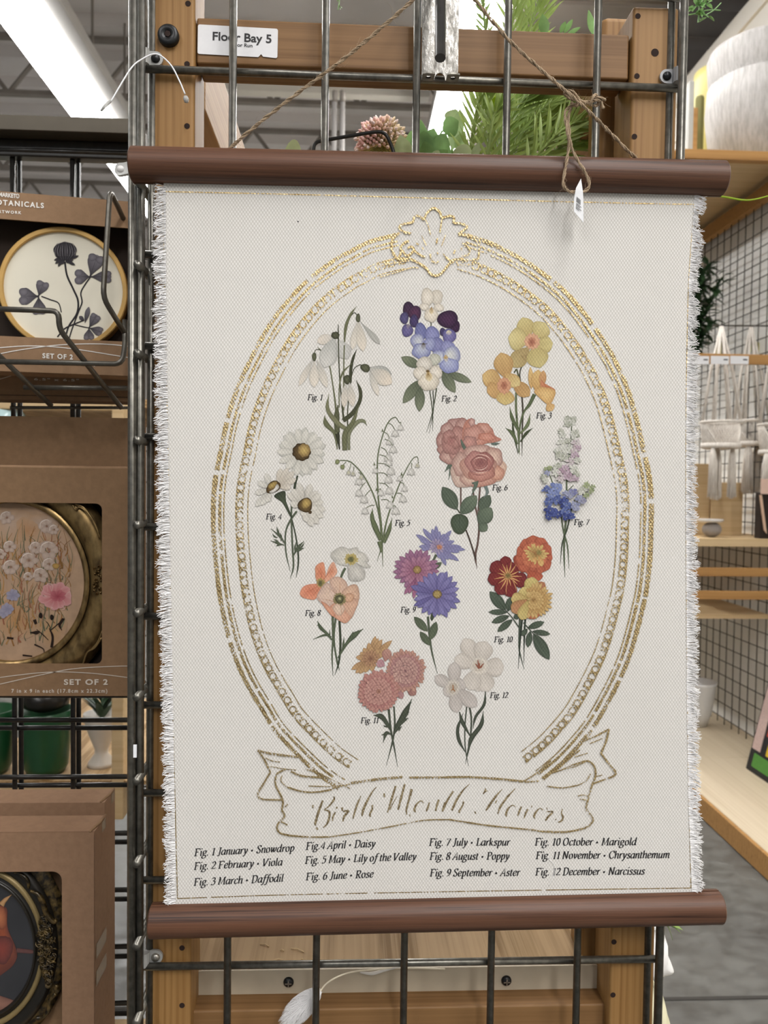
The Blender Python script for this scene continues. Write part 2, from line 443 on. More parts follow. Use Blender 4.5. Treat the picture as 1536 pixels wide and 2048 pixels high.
b = MB(); b.box((pr0-.011, YF+.05, 0), (pr1-.006, YF+.09, zz(1250, 32, YF+.05))); b.build('post', M['pine'], unit, bevel=.006)
# cross beam at the top, with a second one at its back
bz0 = (zz(500, 139, YF+.004)+zz(1100, 146, YF+.004))/2; bz1 = (zz(500, 43, YF+.004)+zz(1200, 62, YF+.004))/2
b = MB(); b.box((pl1+.0005, YF+.004, bz0), (pr0-.0012, YF+.036, bz1)); beam = b.build('cross_beam', M['pine_x'], unit, bevel=.002)
# side rail running back from the left post
q = at(396, 182, .075)
b = MB(); b.box((q.x-.05, .11, q.z), (q.x, .62, q.z+.085)); b.build('side_rail', M['pine_y'], unit, bevel=.002)
b = MB(); b.box((pr0-.005, .11, q.z), (pr0+.045, .62, q.z+.085)); b.build('side_rail', M['pine_y'], unit, bevel=.002)
# rear posts
for x in (q.x-.05, pr0-.005):
    b = MB(); b.box((x, .62, 0), (x+.045, .66, 1.5)); b.build('post', M['pine'], unit, bevel=.003)
# upper shelf that carries the greenery (its front edge is behind the scroll)
SHZ = zz(900, 350, .09)
b = MB(); b.box((pl1-.02, .09+.015, SHZ-.02), (pr0+.02, .62, SHZ)); b.build('shelf_board', M['plank'], unit)
# lower shelf, metal edge strip and beam
YS = .048
sz = zz(760, 1937, YS)
b = MB(); b.box((pl1-.02, YS+.0022, sz-.019), (pr0+.02, .62, sz-.0004)); b.build('shelf_board', M['plank'], unit)
s0, s1 = px_x(383, 1960, YS), px_x(1211, 1955, YS)
b = MB(); b.box((s0, YS, zz(760, 1990, YS)), (s1, YS+.002, sz))
strip = b.build('edge_strip', M['metal_strip'], unit)
fz = zz(760, 2016, .026)
b = MB(); b.box((s0-.002, .026, fz-.09), (s1+.002, .07, fz)); b.build('cross_beam', M['pine_x'], unit, bevel=.002)
for px, py in ((577, 1965), (1013, 1962)):
    p = at(px, py, YS-.001); b = MB(); b.lathe([(.0, .0022), (.0035, .0016), (.0048, 0), (.0048, -.001)], p, 16, V(0, -1, 0))
    s_ = b.build('screw', M['screw'], unit, smooth=True)
    b = MB(); b.box((p.x-.003, p.y-.0026, p.z-.0005), (p.x+.003, p.y-.002, p.z+.0005)); b.box((p.x-.0005, p.y-.0026, p.z-.003), (p.x+.0005, p.y-.002, p.z+.003)); b.build('cross_slot', M['zinc'], s_)
# bolt on the left post, drilled holes
p = at(338, 74, YF-.0005)
b = MB(); b.lathe([(.0, .0045), (.0028, .0045), (.003, .005), (.0074, .005), (.0086, .004), (.0088, 0)], p, 28, V(0, -1, 0)); bo = b.build('bolt', M['screw'], unit, smooth=True)
b = MB(); b.lathe([(0, .0052), (.0026, .0052), (.0026, .004)], p, 6, V(0, -1, 0)); b.build('hex_socket', M['hole'], bo)
for px, py in ((376, 7), (374, 128), (374, 252), (1310, 105), (1276, 32), (1274, 152), (1269, 273), (364, 1896), (364, 2011), (1228, 1884), (1226, 1990)):
    p = at(px, py, YF-.0002); r = .0034 if py == 105 else .0024
    b = MB(); b.lathe([(0, .0), (r, .0)], p, 14, V(0, -1, 0)); b.build('drilled_hole', M['hole'], unit)
# plastic clips that screw the panel to the posts
def clip(px, py, dx, name, mat):
    p = at(px, py, YF); x1 = p.x
    b = MB(); poly = [V(x1+.006*math.cos(a), YF-.0008, p.z+.006*math.sin(a)) for a in [math.pi*(-.5+k/10) for k in range(11)]]
    if dx > 0: poly = [V(2*x1-q_.x, q_.y, q_.z) for q_ in poly]
    poly += [V(x1+dx, YF-.0008, p.z+.0062), V(x1+dx, YF-.0008, p.z-.0062)]
    b.prism(poly, V(0, -.0022, 0)); 
    e = x1+dx; b.tube([V(e-.003*(1 if dx > 0 else -1), .0075, p.z-.006), V(e-.003*(1 if dx > 0 else -1), .0075, p.z+.006)], .0048, 12)
    c_ = b.build(name, M[mat], unit)
    b = MB(); b.lathe([(0, .003), (.003, .0026), (.0038, .001), (.0038, 0)], V(x1, YF-.0025, p.z), 16, V(0, -1, 0)); s_ = b.build('screw', M['screw' if py < 1000 else 'zinc'], c_, smooth=True)
    return c_
clip(313, 121, -.0125, 'panel_clip', 'clip'); clip(1331, 156, .0125, 'panel_clip', 'grey_plastic'); clip(313, 1910, -.0125, 'panel_clip', 'clip')
# paper shelf label on the beam
yl = YF+.0035
a0, a1, a2, a3 = at(396, 49, yl), at(556, 58, yl), at(554, 117, yl), at(395, 108, yl)
U = (a1-a0).normalized(); W = (a0-a3).normalized(); ww = (a1-a0).length; hh = (a0-a3).length
pts = []
for cx, cy, s in ((ww-.0016, hh-.0016, 0), (.0016, hh-.0016, 1), (.0016, .0016, 2)):
    pts += [a3+U*(cx+.0016*math.cos((s+k/4)*math.pi/2))+W*(cy+.0016*math.sin((s+k/4)*math.pi/2)) for k in range(5)]
pts += [a3+U*(ww*.76), a3+U*(ww*.795)+W*.0026, a3+U*(ww*.82)+W*.0006]
pts += [a3+U*(ww-.0016+.0016*math.cos((3+k/4)*math.pi/2))+W*(.0016+.0016*math.sin((3+k/4)*math.pi/2)) for k in range(5)]
b = MB(); b.prism(pts, V(0, -.0003, 0)); lab = b.build('shelf_label', M['label'], unit); lab['label'] = 'white paper sticker reading Floor Bay 5 on the beam'
d = V(0, -.0005, 0)
l0_ = at(424, 80.5, yl); l1_ = at(543, 86.5, yl)
sans('Floor Bay 5', l0_+d, l1_-l0_, W, .0098, 'lettering', M['black_ink'], lab, weight=.022, width=(l1_-l0_).length)
l0_ = at(461, 93.2, yl); l1_ = at(505, 95.2, yl)
sans('Floor Run', l0_+d, l1_-l0_, W, .0042, 'lettering', M['black_ink'], lab, weight=.018, width=(l1_-l0_).length)

# ================================================================ hook bracket above the scroll
hb = thing('hook_bracket', 'galvanised hook bracket with a dark peg on the grid above the scroll', 'hook', at(880, 90, -.004))
yh = -.006
b = MB(); x0_, x1_ = px_x(844, 90, yh), px_x(917, 90, yh); z0 = zz(880, 160, yh); zt2 = ZT+1.2*S
c_ = (x0_+x1_)/2; pts = [V(x0_, yh, z0), V(c_-.0045, yh, z0)]+[V(c_-.0045*math.cos(k*math.pi/8), yh, z0+.006*math.sin(k*math.pi/8)) for k in range(9)]+[V(c_+.0045, yh, z0), V(x1_, yh, z0), V(x1_, yh, zt2), V(x0_, yh, zt2)]
b.prism(pts, V(0, .0016, 0))
t = NT('galvanised_plate'); n1 = t.noise(t.coord((1, 1, .35)), 320, 4, .7)
t.l(t.ramp(n1, [(.35, lin('#6b6862')), (.6, lin('#9c9a95'))]), t.b.inputs['Base Color']); t.b.inputs['Metallic'].default_value = .8
t.l(t.ramp(n1, [(.35, (.5, .5, .5)), (.6, (.22, .22, .22))]), t.b.inputs['Roughness']); t.bump(n1, .35, .0015); M['galv'] = t.m
b.build('back_plate', M['galv'], hb)
for xa, xb in ((x0_, c_-.005), (c_+.005, x1_)):
    b = MB(); xm = (xa+xb)/2; w2 = (xb-xa)/2; ya, yb_ = yh-.0002, yh-.0125
    n = 10; hole = [(xm+.0022*math.cos(2*math.pi*k/n), (ya+yb_)/2+.0022*math.sin(2*math.pi*k/n)) for k in range(n)]
    rim = [(xm+w2*max(-1, min(1, 1.4*math.cos(2*math.pi*k/n))), (ya+yb_)/2+(ya-yb_)/2*max(-1, min(1, 1.4*math.sin(2*math.pi*k/n)))) for k in range(n)]
    for z in (z0, z0-.0014):
        b.add([V(p[0], p[1], z) for p in hole+rim], [(k, (k+1) % n, n+(k+1) % n, n+k) for k in range(n)])
    o = len(b.v)
    b.add([V(p[0], p[1], z) for z in (z0, z0-.0014) for p in rim], [(k, (k+1) % n, n+(k+1) % n, n+k) for k in range(n)])
    b.build('bent_flange', M['steel'], hb)
PEG_A = at(881, -110, -.045); PEG_B = at(880.5, 116, -.085)
b = MB(); b.tube([V(PEG_A.x, yh-.002, PEG_A.z+.004), V(PEG_A.x, yh-.015, PEG_A.z+.004), PEG_A, PEG_B], .0040, 14); b.build('peg', M['black_wire'], hb, smooth=False)
# ================================================================ the botanical scroll
YC = -.0225
scroll = thing('hanging_scroll', 'cream canvas scroll of twelve birth month flowers hung on the wire grid from twine', 'wall hanging', at(850, 1815, YC))
def oc(px, py, off=0.0): return at(px, py, YC-off)
# canvas: a sheet that sags a little between its rods
LE = [(330, 368), (331, 600), (334, 800), (337, 1000), (341, 1200), (345, 1400), (348, 1600), (350, 1820)]
RE = [(1391, 385), (1379, 560), (1374, 800), (1373, 1000), (1374, 1200), (1375, 1400), (1378, 1600), (1386, 1806)]
def edge(E, y):
    for (xa, ya), (xb, yb) in zip(E, E[1:]):
        if y <= yb or (xb, yb) == E[-1]: return xa+(xb-xa)*(y-ya)/(yb-ya)
b = MB(); NX, NY = 24, 36; top, bot = 350, 1830
for j in range(NY+1):
    y = top+(bot-top)*j/NY
    for i in range(NX+1):
        xl, xr = edge(LE, y)-3, edge(RE, y)+3
        u = i/NX
        yy = y+(u-.5)*(26-52*j/NY)
        b.v.append(oc(xl+(xr-xl)*u, yy))
b.f = [(j*(NX+1)+i, j*(NX+1)+i+1, (j+1)*(NX+1)+i+1, (j+1)*(NX+1)+i) for j in range(NY) for i in range(NX)]
canvas = b.build('canvas', M['canvas'], scroll, smooth=True)

# rods: two half rounds with the canvas pinched between them
def rod(p0, p1, r, nm):
    d = (p1-p0); L = d.length; d.normalize()
    up = V(0, 0, 1); up = (up-d*up.dot(d)).normalized(); fr = d.cross(up); fr = fr if fr.y < 0 else -fr
    for sgn, part in ((1, 'front_half'), (-1, 'back_half')):
        b = MB(); n = 20; sec = []
        for k in range(n+1):
            a = math.pi*k/n; sec.append((math.cos(a)*r, (math.sin(a)*r*.96+.0007)*sgn))
        rings = []
        for s, q in ((0, .90), (.0012, 1.0), (L-.0012, 1.0), (L, .90)):
            rings.append([p0+d*s+up*(u*q)+fr*(f*q if abs(f) > .001 else f) for u, f in sec])
        m_ = len(sec)
        for rr in rings: b.v += rr
        for i in range(3):
            b.f += [(i*m_+k, i*m_+(k+1) % m_, (i+1)*m_+(k+1) % m_, (i+1)*m_+k) for k in range(m_)]
        b.f += [tuple(range(m_))[::-1], tuple(3*m_+k for k in range(m_))]
        o = b.build(nm, M['walnut'], scroll, smooth=True)
        md = o.modifiers.new('es', 'EDGE_SPLIT'); md.split_angle = .6
rod(oc(263, 330), oc(1447, 358), .0139, 'top_rod')
rod(oc(301, 1841), oc(1440, 1813), .0136, 'bottom_rod')

# frayed edges
def fringe(E, side, tufts, seed):
    r = random.Random(seed); b = MB(); y = E[0][1]+4
    y1 = E[-1][1]+8
    while y < y1:
        # length profile follows uneven tufts
        k = 0
        for ty, tl in tufts:
            if y >= ty: k = tl
        for q in range(2):
            L = k*(.86+.16*math.sin(y*.21+seed)*math.sin(y*.063))+r.uniform(-6, 4); x = edge(E, y)+side*-1.5
            dy = 5*math.sin(y*.055+seed)*math.sin(y*.021)+r.gauss(0, 2.6)+(2 if side < 0 else 3); z0 = r.uniform(-.0008, .0012); z1 = z0+r.uniform(-.002, .0035)
            cv = r.gauss(0, 1.6)
            pts = [oc(x, y, z0*.3), oc(x+side*L*.35, y+dy*.2+cv*.5, z0), oc(x+side*L*.7, y+dy*.6+cv, (z0+z1)/2), oc(x+side*L, y+dy+r.gauss(0, 2), z1)]
            b.tube(cat(pts, 2), [.00036, .00036, .00034, .0002], 3, False)
            y += r.uniform(.42, .85)
    o = b.build('frayed_edge', M['thread'], scroll, smooth=True); o['kind'] = 'stuff'
fringe(LE, -1, [(0, 26), (430, 25), (480, 28), (560, 22), (600, 28), (800, 27), (1000, 28), (1250, 26), (1500, 24), (1700, 22), (1790, 26)], 3)
fringe(RE, 1, [(0, 24), (425, 14), (448, 12), (458, 26), (520, 22), (580, 12), (596, 24), (650, 14), (668, 22), (690, 8), (697, 26), (900, 24), (1100, 26), (1400, 26), (1700, 24)], 4)

# ---------------------------------------------------------------- drawing on the cloth
_lin = lin
def lin(h):
    c = _lin(h); g = .3*c[0]+.59*c[1]+.11*c[2]
    return tuple((x*.80+g*.20)*1.0 for x in c)
class Art:
    def __init__(s, ox, oy, k, proj=None, h0=.00022, dl=.0000035):
        s.ox, s.oy, s.k = ox, oy, k; s.mb = MB(); s.lay = 0; s.h0, s.dl = h0, dl; s.r = random.Random(int(ox*7+oy)); s.proj = proj or oc
    def P(s, p): return s.proj(s.ox+p[0]/s.k, s.oy+p[1]/s.k, s.h0+s.lay*s.dl)
    def jit(s, c, a=.05):
        q = 1+s.r.uniform(-a, a); return tuple(x*q for x in c)
    def add(s, pts, faces, cols):
        s.mb.add([s.P(p) for p in pts], faces, cols); s.lay += 1
    def s(s, pts, wd, c='#4a5038', c2=None, n=6):
        c = lin(c); c2 = lin(c2) if c2 else tuple(x*.72 for x in c)
        P = [Vector((x, y, 0)) for x, y in pts]; P = cat(P, n) if len(P) > 2 else [P[0].lerp(P[1], i/8) for i in range(9)]
        W = wd if isinstance(wd, (list, tuple)) else [wd, wd]
        L = len(P); vs = []; cs = []
        for i, p in enumerate(P):
            u = i/(L-1)*(len(W)-1); j = min(int(u), len(W)-2); q = u-j; q = q*q*(3-2*q); h = (W[j]*(1-q)+W[j+1]*q)/2
            d = (P[min(i+1, L-1)]-P[max(i-1, 0)]).normalized(); nn = Vector((-d.y, d.x, 0))
            for t_, cc in ((-1, c2), (-.3, c), (.35, c), (1, c2)): vs.append(p+nn*h*t_); cs.append(s.jit(cc, .06))
        s.add(vs, [(i*4+k, i*4+k+1, i*4+k+5, i*4+k+4) for i in range(L-1) for k in range(3)], cs)
    def p(s, a, t, wd, c0, c1, ce=None, pk=.6, bend=0.0, rd=.7, n=9, m=8, streak=.05, ed=.55):
        c0, c1 = lin(c0), lin(c1); a = Vector((*a, 0)); t = Vector((*t, 0)); d = t-a; nn = Vector((-d.y, d.x, 0))
        kx = math.log(.5)/math.log(pk); vs = []; cs = []; st = [s.r.uniform(-streak, streak) for _ in range(m+1)]
        for i in range(n+1):
            u = i/n; ctr = a+d*u+nn*(bend*4*u*(1-u)*.5); h = wd/2*max(.02, math.sin(math.pi*min(1, u**kx)))**rd
            for j in range(m+1):
                q = j/m*2-1; vs.append(ctr+nn.normalized()*h*q)
                c = [x0*(1-u)+x1*u for x0, x1 in zip(c0, c1)]
                e = [x*.74 for x in c] if ce is None else lin(ce)
                w_ = min(1, abs(q)**4+.8*max(0, u-.88)/.12*.6)*ed
                cs.append(tuple((x*(1-w_)+y*w_)*(1+st[j]) for x, y in zip(c, e)))
        W = m+1
        s.add(vs, [(i*W+j, i*W+j+1, (i+1)*W+j+1, (i+1)*W+j) for i in range(n) for j in range(m)], cs)
    def fan(s, ctr, out, cc, ce, rings=4, pw=1.0, nz=.04, edge=None):
        cc, ce = lin(cc), lin(ce); N = len(out); c0 = Vector((*ctr, 0)); vs = [c0]; cs = [cc]; rr = [s.r.uniform(-nz, nz) for _ in range(N)]
        for k in range(1, rings+1):
            u = k/rings
            for i, o in enumerate(out):
                vs.append(c0.lerp(Vector((o[0], o[1], 0)), u)); w_ = u**pw
                c = tuple((x*(1-w_)+y*w_)*(1+rr[i]) for x, y in zip(cc, ce))
                if k == rings and edge is not None: c = tuple(x*edge for x in c)
                cs.append(c)
        fs = [(0, 1+i, 1+(i+1) % N) for i in range(N)]
        for k in range(rings-1):
            fs += [(1+k*N+i, 1+(k+1)*N+i, 1+(k+1)*N+(i+1) % N, 1+k*N+(i+1) % N) for i in range(N)]
        s.add(vs, fs, cs)
    def b(s, x, y, rx, ry, cc, ce, rot=0, wob=.05, lobes=0, n=30, pw=1.4, edge=.82, off=(0, 0)):
        a0 = math.radians(rot); ph = s.r.uniform(0, 6); out = []
        for i in range(n):
            a = 2*math.pi*i/n; q = 1+wob*math.sin((lobes or 3)*a+ph)+s.r.uniform(-wob, wob)*.35
            X, Y = rx*q*math.cos(a), ry*q*math.sin(a)
            out.append((x+X*math.cos(a0)-Y*math.sin(a0), y+X*math.sin(a0)+Y*math.cos(a0)))
        s.fan((x+off[0], y+off[1]), out, cc, ce, 4, pw, .04, edge)
    def y(s, pts, cc, ce, ctr=None, sm=4, pw=1.2, edge=.85, nz=.05):
        out = cat([(x, y, 0) for x, y in pts], sm, True)
        ctr = ctr or (sum(q.x for q in out)/len(out), sum(q.y for q in out)/len(out))
        s.fan(ctr, out, cc, ce, 4, pw, nz, edge)
    def daisy(s, c, tips, wd, c0, c1, **k):
        for t in tips: s.p(c, t, wd*s.r.uniform(.85, 1.12), c0, c1, **k)
    def build(s, name, label=None, parent=None, mat='print'):
        o = s.mb.build(name, M[mat], parent or canvas, smooth=True)
        if label: o['label'] = label
        return o
def ring(c, rx, ry, n, ph=0.0, jr=.06, r=random.Random(1)):
    return [(c[0]+rx*(1+r.uniform(-jr, jr))*math.cos(2*math.pi*(i+ph)/n+r.uniform(-.06, .06)), c[1]+ry*(1+r.uniform(-jr, jr))*math.sin(2*math.pi*(i+ph)/n)) for i in range(n)]

# --- Fig. 1 snowdrop
A = Art(560, 560, 3.84); OL, OD, OG = '#6c6f4c', '#4a4c34', '#7d8060'
A.s([(440, 1300), (420, 1180), (355, 1105), (342, 1040)], [8, 24, 40, 4], OL)
A.s([(530, 1305), (532, 1180), (590, 1095), (640, 1082), (668, 1118)], [20, 26, 32, 26, 3], OG)
A.s([(458, 1300), (440, 1180), (430, 1090)], [10, 34, 30], '#3c3e2c'); A.s([(485, 1080), (560, 1020), (612, 930), (617, 850), (585, 768)], [34, 34, 28, 26, 3], OD)
A.s([(430, 1180), (430, 1000), (402, 780), (375, 640), (330, 560), (288, 515)], [22, 14, 9, 10, 15, 3], OL)
A.s([(335, 575), (305, 536), (274, 538), (262, 568)], [5, 5, 5], OD)
A.s([(490, 1080), (462, 800), (452, 600), (447, 420), (447, 340)], [14, 9, 8, 8, 3], OD)
A.s([(540, 790), (545, 680), (562, 600), (590, 530)], [20, 24, 20, 3], '#43452f')
A.s([(490, 1000), (490, 700), (494, 500), (506, 360), (540, 270), (588, 200)], [10, 9, 10, 24, 20, 2], OL)
A.s([(545, 275), (572, 250), (592, 268)], [5, 5], OD)
A.s([(520, 1150), (520, 1000), (540, 800), (565, 690), (610, 652), (640, 662)], [10, 8, 7, 6, 6, 8], OD)
A.s([(455, 980), (456, 820), (482, 712), (555, 637)], [8, 8, 15, 3], OL)
A.s([(440, 1170), (435, 1050), (445, 960)], [40, 44, 8], '#5b5e40')
A.s([(515, 1150), (430, 1085), (366, 990), (375, 875)], [30, 36, 30, 3], '#7b7c58')
A.s([(498, 1308), (500, 1180), (560, 1090), (608, 960)], [38, 40, 32, 4], OL)
W0, W1, WG, WE = '#c9c4ba', '#e2d8c8', '#b3b2ab', '#a9a69c'
A.p((600, 300), (555, 535), 62, '#bdb8ac', W1, WE, .65); A.p((614, 315), (768, 492), 46, '#a8a8a0', '#b4b2aa', '#8d8d86', .7); A.p((602, 305), (638, 548), 78, '#bdb8ac', '#e6d9c6', WE, .65)
A.b(600, 292, 17, 34, '#62654a', '#4c4e38')
A.p((405, 428), (285, 478), 78, W0, '#e0d3c2', WE, .55); A.p((445, 455), (520, 605), 120, '#c8c6c0', '#c0bfba', WE, .6); A.p((420, 440), (340, 672), 140, '#aeafa8', '#d2cfc8', '#9a9a94', .6)
A.b(425, 425, 32, 28, '#5a5c42', '#3a3b2a', lobes=6); A.s([(452, 640), (449, 460), (449, 342)], [8, 9, 3], OD)
A.s([(490, 640), (494, 500)], [9, 10], OL)
A.p((252, 610), (145, 812), 52, '#b4b2aa', '#e3d7c6', WE, .6); A.p((285, 615), (360, 826), 62, '#b4b2aa', W1, WE, .6); A.p((263, 618), (262, 824), 80, '#c4bfb4', '#e6dac8', WE, .62)
A.b(263, 590, 17, 34, '#62654a', '#4c4e38')
A.p((690, 670), (858, 725), 62, WG, '#a9a9a2', '#8f8f89', .6, -.12); A.p((688, 700), (755, 888), 52, '#b7b5ad', W1, WE, .6); A.p((690, 680), (858, 795), 120, '#b7b5ad', '#e6d6c0', WE, .6)
A.b(655, 675, 38, 30, '#62654a', '#45472f', 25)
A.p((505, 785), (490, 978), 56, '#b7b5ad', '#dccfbd', WE, .6); A.p((532, 785), (560, 972), 62, '#b7b5ad', '#dfd2c0', WE, .6); A.b(514, 764, 26, 36, '#5c5f45', '#42442f')
A.build('printed_snowdrop', 'printed snowdrops with hanging white petals')

# --- Fig. 2 viola
A = Art(560, 560, 3.84); LV, LV2 = '#7c8468', '#59624c'
A.s([(1150, 850), (1165, 950), (1174, 1050), (1172, 1160)], [7, 7, 6, 2], '#4b5239'); A.s([(1203, 830), (1182, 960), (1160, 1060), (1125, 1172)], [9, 7, 6, 2], '#4b5239'); A.s([(1175, 850), (1178, 1000), (1145, 1178)], [7, 6, 2], '#3d432f')
A.s([(1160, 318), (1160, 360)], [7, 7], '#4b5239'); A.s([(1045, 320), (1060, 345)], [9, 9], '#5c4a66')
for a, t_, w_ in (((1080, 668), (932, 592), 76), ((1075, 768), (945, 945), 84), ((1078, 820), (1070, 1010), 78), ((1245, 700), (1345, 864), 84), ((1285, 712), (1470, 783), 64)):
    A.p(a, t_, w_, LV2, LV, '#4d5542', .5); A.s([a, ((a[0]+t_[0])/2, (a[1]+t_[1])/2)], [3, 1], '#4d5542')
CR, CR2 = '#e4dbcb', '#c9bfae'
A.b(1205, 132, 45, 60, '#d9d0c0', CR2); A.b(1132, 132, 50, 72, CR, CR2); A.b(1110, 205, 38, 28, CR, CR2); A.b(1220, 210, 40, 30, CR, CR2, 20); A.b(1162, 268, 55, 56, '#e6dac4', CR2, lobes=5)
A.p((1163, 205), (1163, 262), 34, '#8a6a30', '#dcc79a', '#e0d2b4', .6)
A.b(988, 225, 46, 58, '#4a2f4e', '#38283f'); A.b(1035, 255, 50, 60, '#5d3252', '#402a45'); A.b(1030, 315, 34, 50, '#4c3f70', '#3f3458'); A.b(955, 292, 33, 46, '#5a5484', '#473f66'); A.b(978, 388, 44, 48, '#6e669a', '#575082'); A.p((985, 335), (982, 380), 26, '#8c7f86', '#756c98', None, .5)
A.b(1345, 355, 38, 46, '#46284a', '#382440'); A.b(1290, 302, 80, 68, '#4e2b50', '#38243f'); A.b(1250, 398, 24, 30, '#4a4272', '#3d3658'); A.b(1300, 430, 52, 56, '#7b76ab', '#605a92'); A.p((1295, 385), (1298, 425), 44, '#d8cda0', '#8e88b4', None, .5)
A.b(1080, 400, 46, 72, '#7478ac', '#62669c'); A.b(1168, 418, 56, 62, '#8c8fc0', '#7276ac'); A.b(1208, 500, 54, 60, '#8587b6', '#6e70a4'); A.b(1288, 515, 56, 50, '#9698c4', '#7c7fb2')
A.b(1055, 468, 52, 58, '#c2c6cc', '#8488b8', off=(15, 5)); A.b(1085, 545, 72, 62, '#b6bccb', '#777db2', off=(10, -30), lobes=5); A.b(1150, 490, 46, 52, '#9ea3c6', '#7f84b6')
A.p((1103, 480), (1100, 540), 40, '#5a4a34', '#b0b4c4', '#a5aac4', .5); A.s([(1070, 488), (1103, 492), (1135, 488)], [2, 6, 2], '#4c4236')
A.b(1222, 592, 55, 54, '#c4c8d2', '#8d92bd', off=(25, 5)); A.b(1320, 575, 68, 68, '#cfd0c8', '#868cba', off=(-25, 5)); A.b(1302, 658, 74, 58, '#a9afcd', '#8188bd', off=(-15, -30), lobes=5)
A.p((1270, 575), (1280, 632), 34, '#b59030', '#b8bccb', None, .5); A.s([(1252, 592), (1272, 600), (1290, 590)], [3, 9, 3], '#c09a3c')
A.b(1190, 610, 44, 46, '#c6c4b4', '#aeae9e'); A.b(1110, 642, 62, 52, '#dcd5c8', '#bdb5a6'); A.b(1078, 715, 52, 54, CR, CR2); A.b(1195, 712, 50, 54, CR, CR2); A.b(1142, 782, 80, 68, '#e6dcc8', '#cabfab', lobes=6, off=(-5, -25))
A.p((1135, 695), (1150, 780), 58, '#a9842f', '#dfcfa6', '#e2d6be', .6)
for dx in (-22, -8, 8, 22): A.s([(1137, 715), (1140+dx, 765)], [3, 1], '#8a6a30')
A.b(1135, 700, 14, 10, '#5a4a2a', '#8a6a30')
A.build('printed_viola', 'printed violas in purple, blue and cream')

# --- Fig. 3 daffodil
A = Art(860, 560, 4.2667); G1, G2 = '#5d6a44', '#454f33'
A.s([(705, 1220), (715, 1310), (752, 1480)], [12, 20, 6], G2); A.s([(735, 960), (735, 1100), (752, 1300), (765, 1490)], [16, 18, 14, 4], '#647048'); A.s([(800, 700), (767, 790), (775, 900), (792, 1100), (787, 1300), (785, 1500)], [10, 10, 12, 14, 12, 3], '#4a4538')
A.s([(892, 975), (850, 1060), (800, 1130), (768, 1250), (758, 1470)], [32, 28, 16, 14, 8], G1, G2); A.s([(718, 790), (740, 764), (757, 830)], [12, 12, 12], '#5a5d3c')
A.s([(752, 1275), (702, 1180), (680, 1080)], [26, 30, 3], G1); A.s([(772, 1310), (835, 1230), (855, 1140)], [16, 30, 3], '#6d7a50'); A.s([(747, 1400), (704, 1310), (645, 1262)], [14, 32, 4], G1); A.s([(772, 1380), (820, 1310), (878, 1262)], [12, 26, 3], G2); A.s([(740, 1180), (745, 1130)], [12, 4], G2)
Y1_, Y2_, YE = '#cdbd74', '#d3c583', '#a18d4c'
A.p((880, 560), (1048, 540), 150, '#b7a45e', Y1_, YE, .65); A.p((850, 570), (695, 740), 150, '#a58c54', '#b9a364', YE, .6); A.p((890, 560), (940, 748), 190, '#bba75f', '#c8b870', YE, .55); A.p((850, 500), (788, 320), 150, '#b59c58', Y1_, YE, .6); A.p((890, 500), (985, 366), 170, '#bba75f', '#d2c27c', YE, .62); A.p((850, 520), (668, 490), 200, '#c2ae66', '#d4c580', YE, .6)
A.s([(800, 640), (812, 690)], [50, 16], '#a98f56')
A.b(872, 525, 66, 68, '#c87f5c', '#dca77c', wob=.09, lobes=11, pw=.8); A.b(868, 530, 32, 40, '#9c5a40', '#c98662', wob=.12, lobes=7)
O1, O2, OE = '#cfa55c', '#d9b468', '#a67c3c'
A.p((660, 850), (605, 620), 170, '#b98d4c', '#cfa75e', OE, .6); A.p((620, 880), (448, 808), 160, '#b98d4c', O2, OE, .6); A.p((610, 910), (488, 960), 150, '#be9250', '#cc9f58', OE, .6); A.p((650, 920), (640, 1066), 160, '#c39a4e', '#d3bb6c', OE, .6); A.p((660, 820), (850, 990), 120, '#a9793e', '#c99e58', OE, .7); A.p((640, 790), (765, 900), 120, '#c3964e', '#d8c27a', OE, .6, .1)
A.b(632, 902, 58, 70, '#bb7450', '#d69a6e', wob=.09, lobes=10, pw=.8); A.b(632, 900, 26, 34, '#a05f42', '#bf7a55', wob=.12, lobes=6)
A.p((865, 930), (857, 742), 46, '#c39650', '#d8b468', OE, .5); A.p((905, 950), (925, 765), 110, '#c0924a', '#d8b264', OE, .55); A.p((950, 930), (968, 772), 66, '#b8804a', '#cf9c5c', OE, .6)
A.y([(948, 850), (985, 885), (1068, 935), (1040, 970), (950, 930)], '#b9673f', '#cc8452'); A.y([(888, 952), (930, 915), (1000, 918), (1068, 945), (1062, 1000), (1025, 1060), (985, 1050), (930, 1000)], '#ddb66a', '#cc9c50'); A.p((1000, 1050), (1045, 1115), 84, '#c99a52', '#d8ae68', OE, .6)
A.build('printed_daffodil', 'printed yellow daffodils with orange cups')

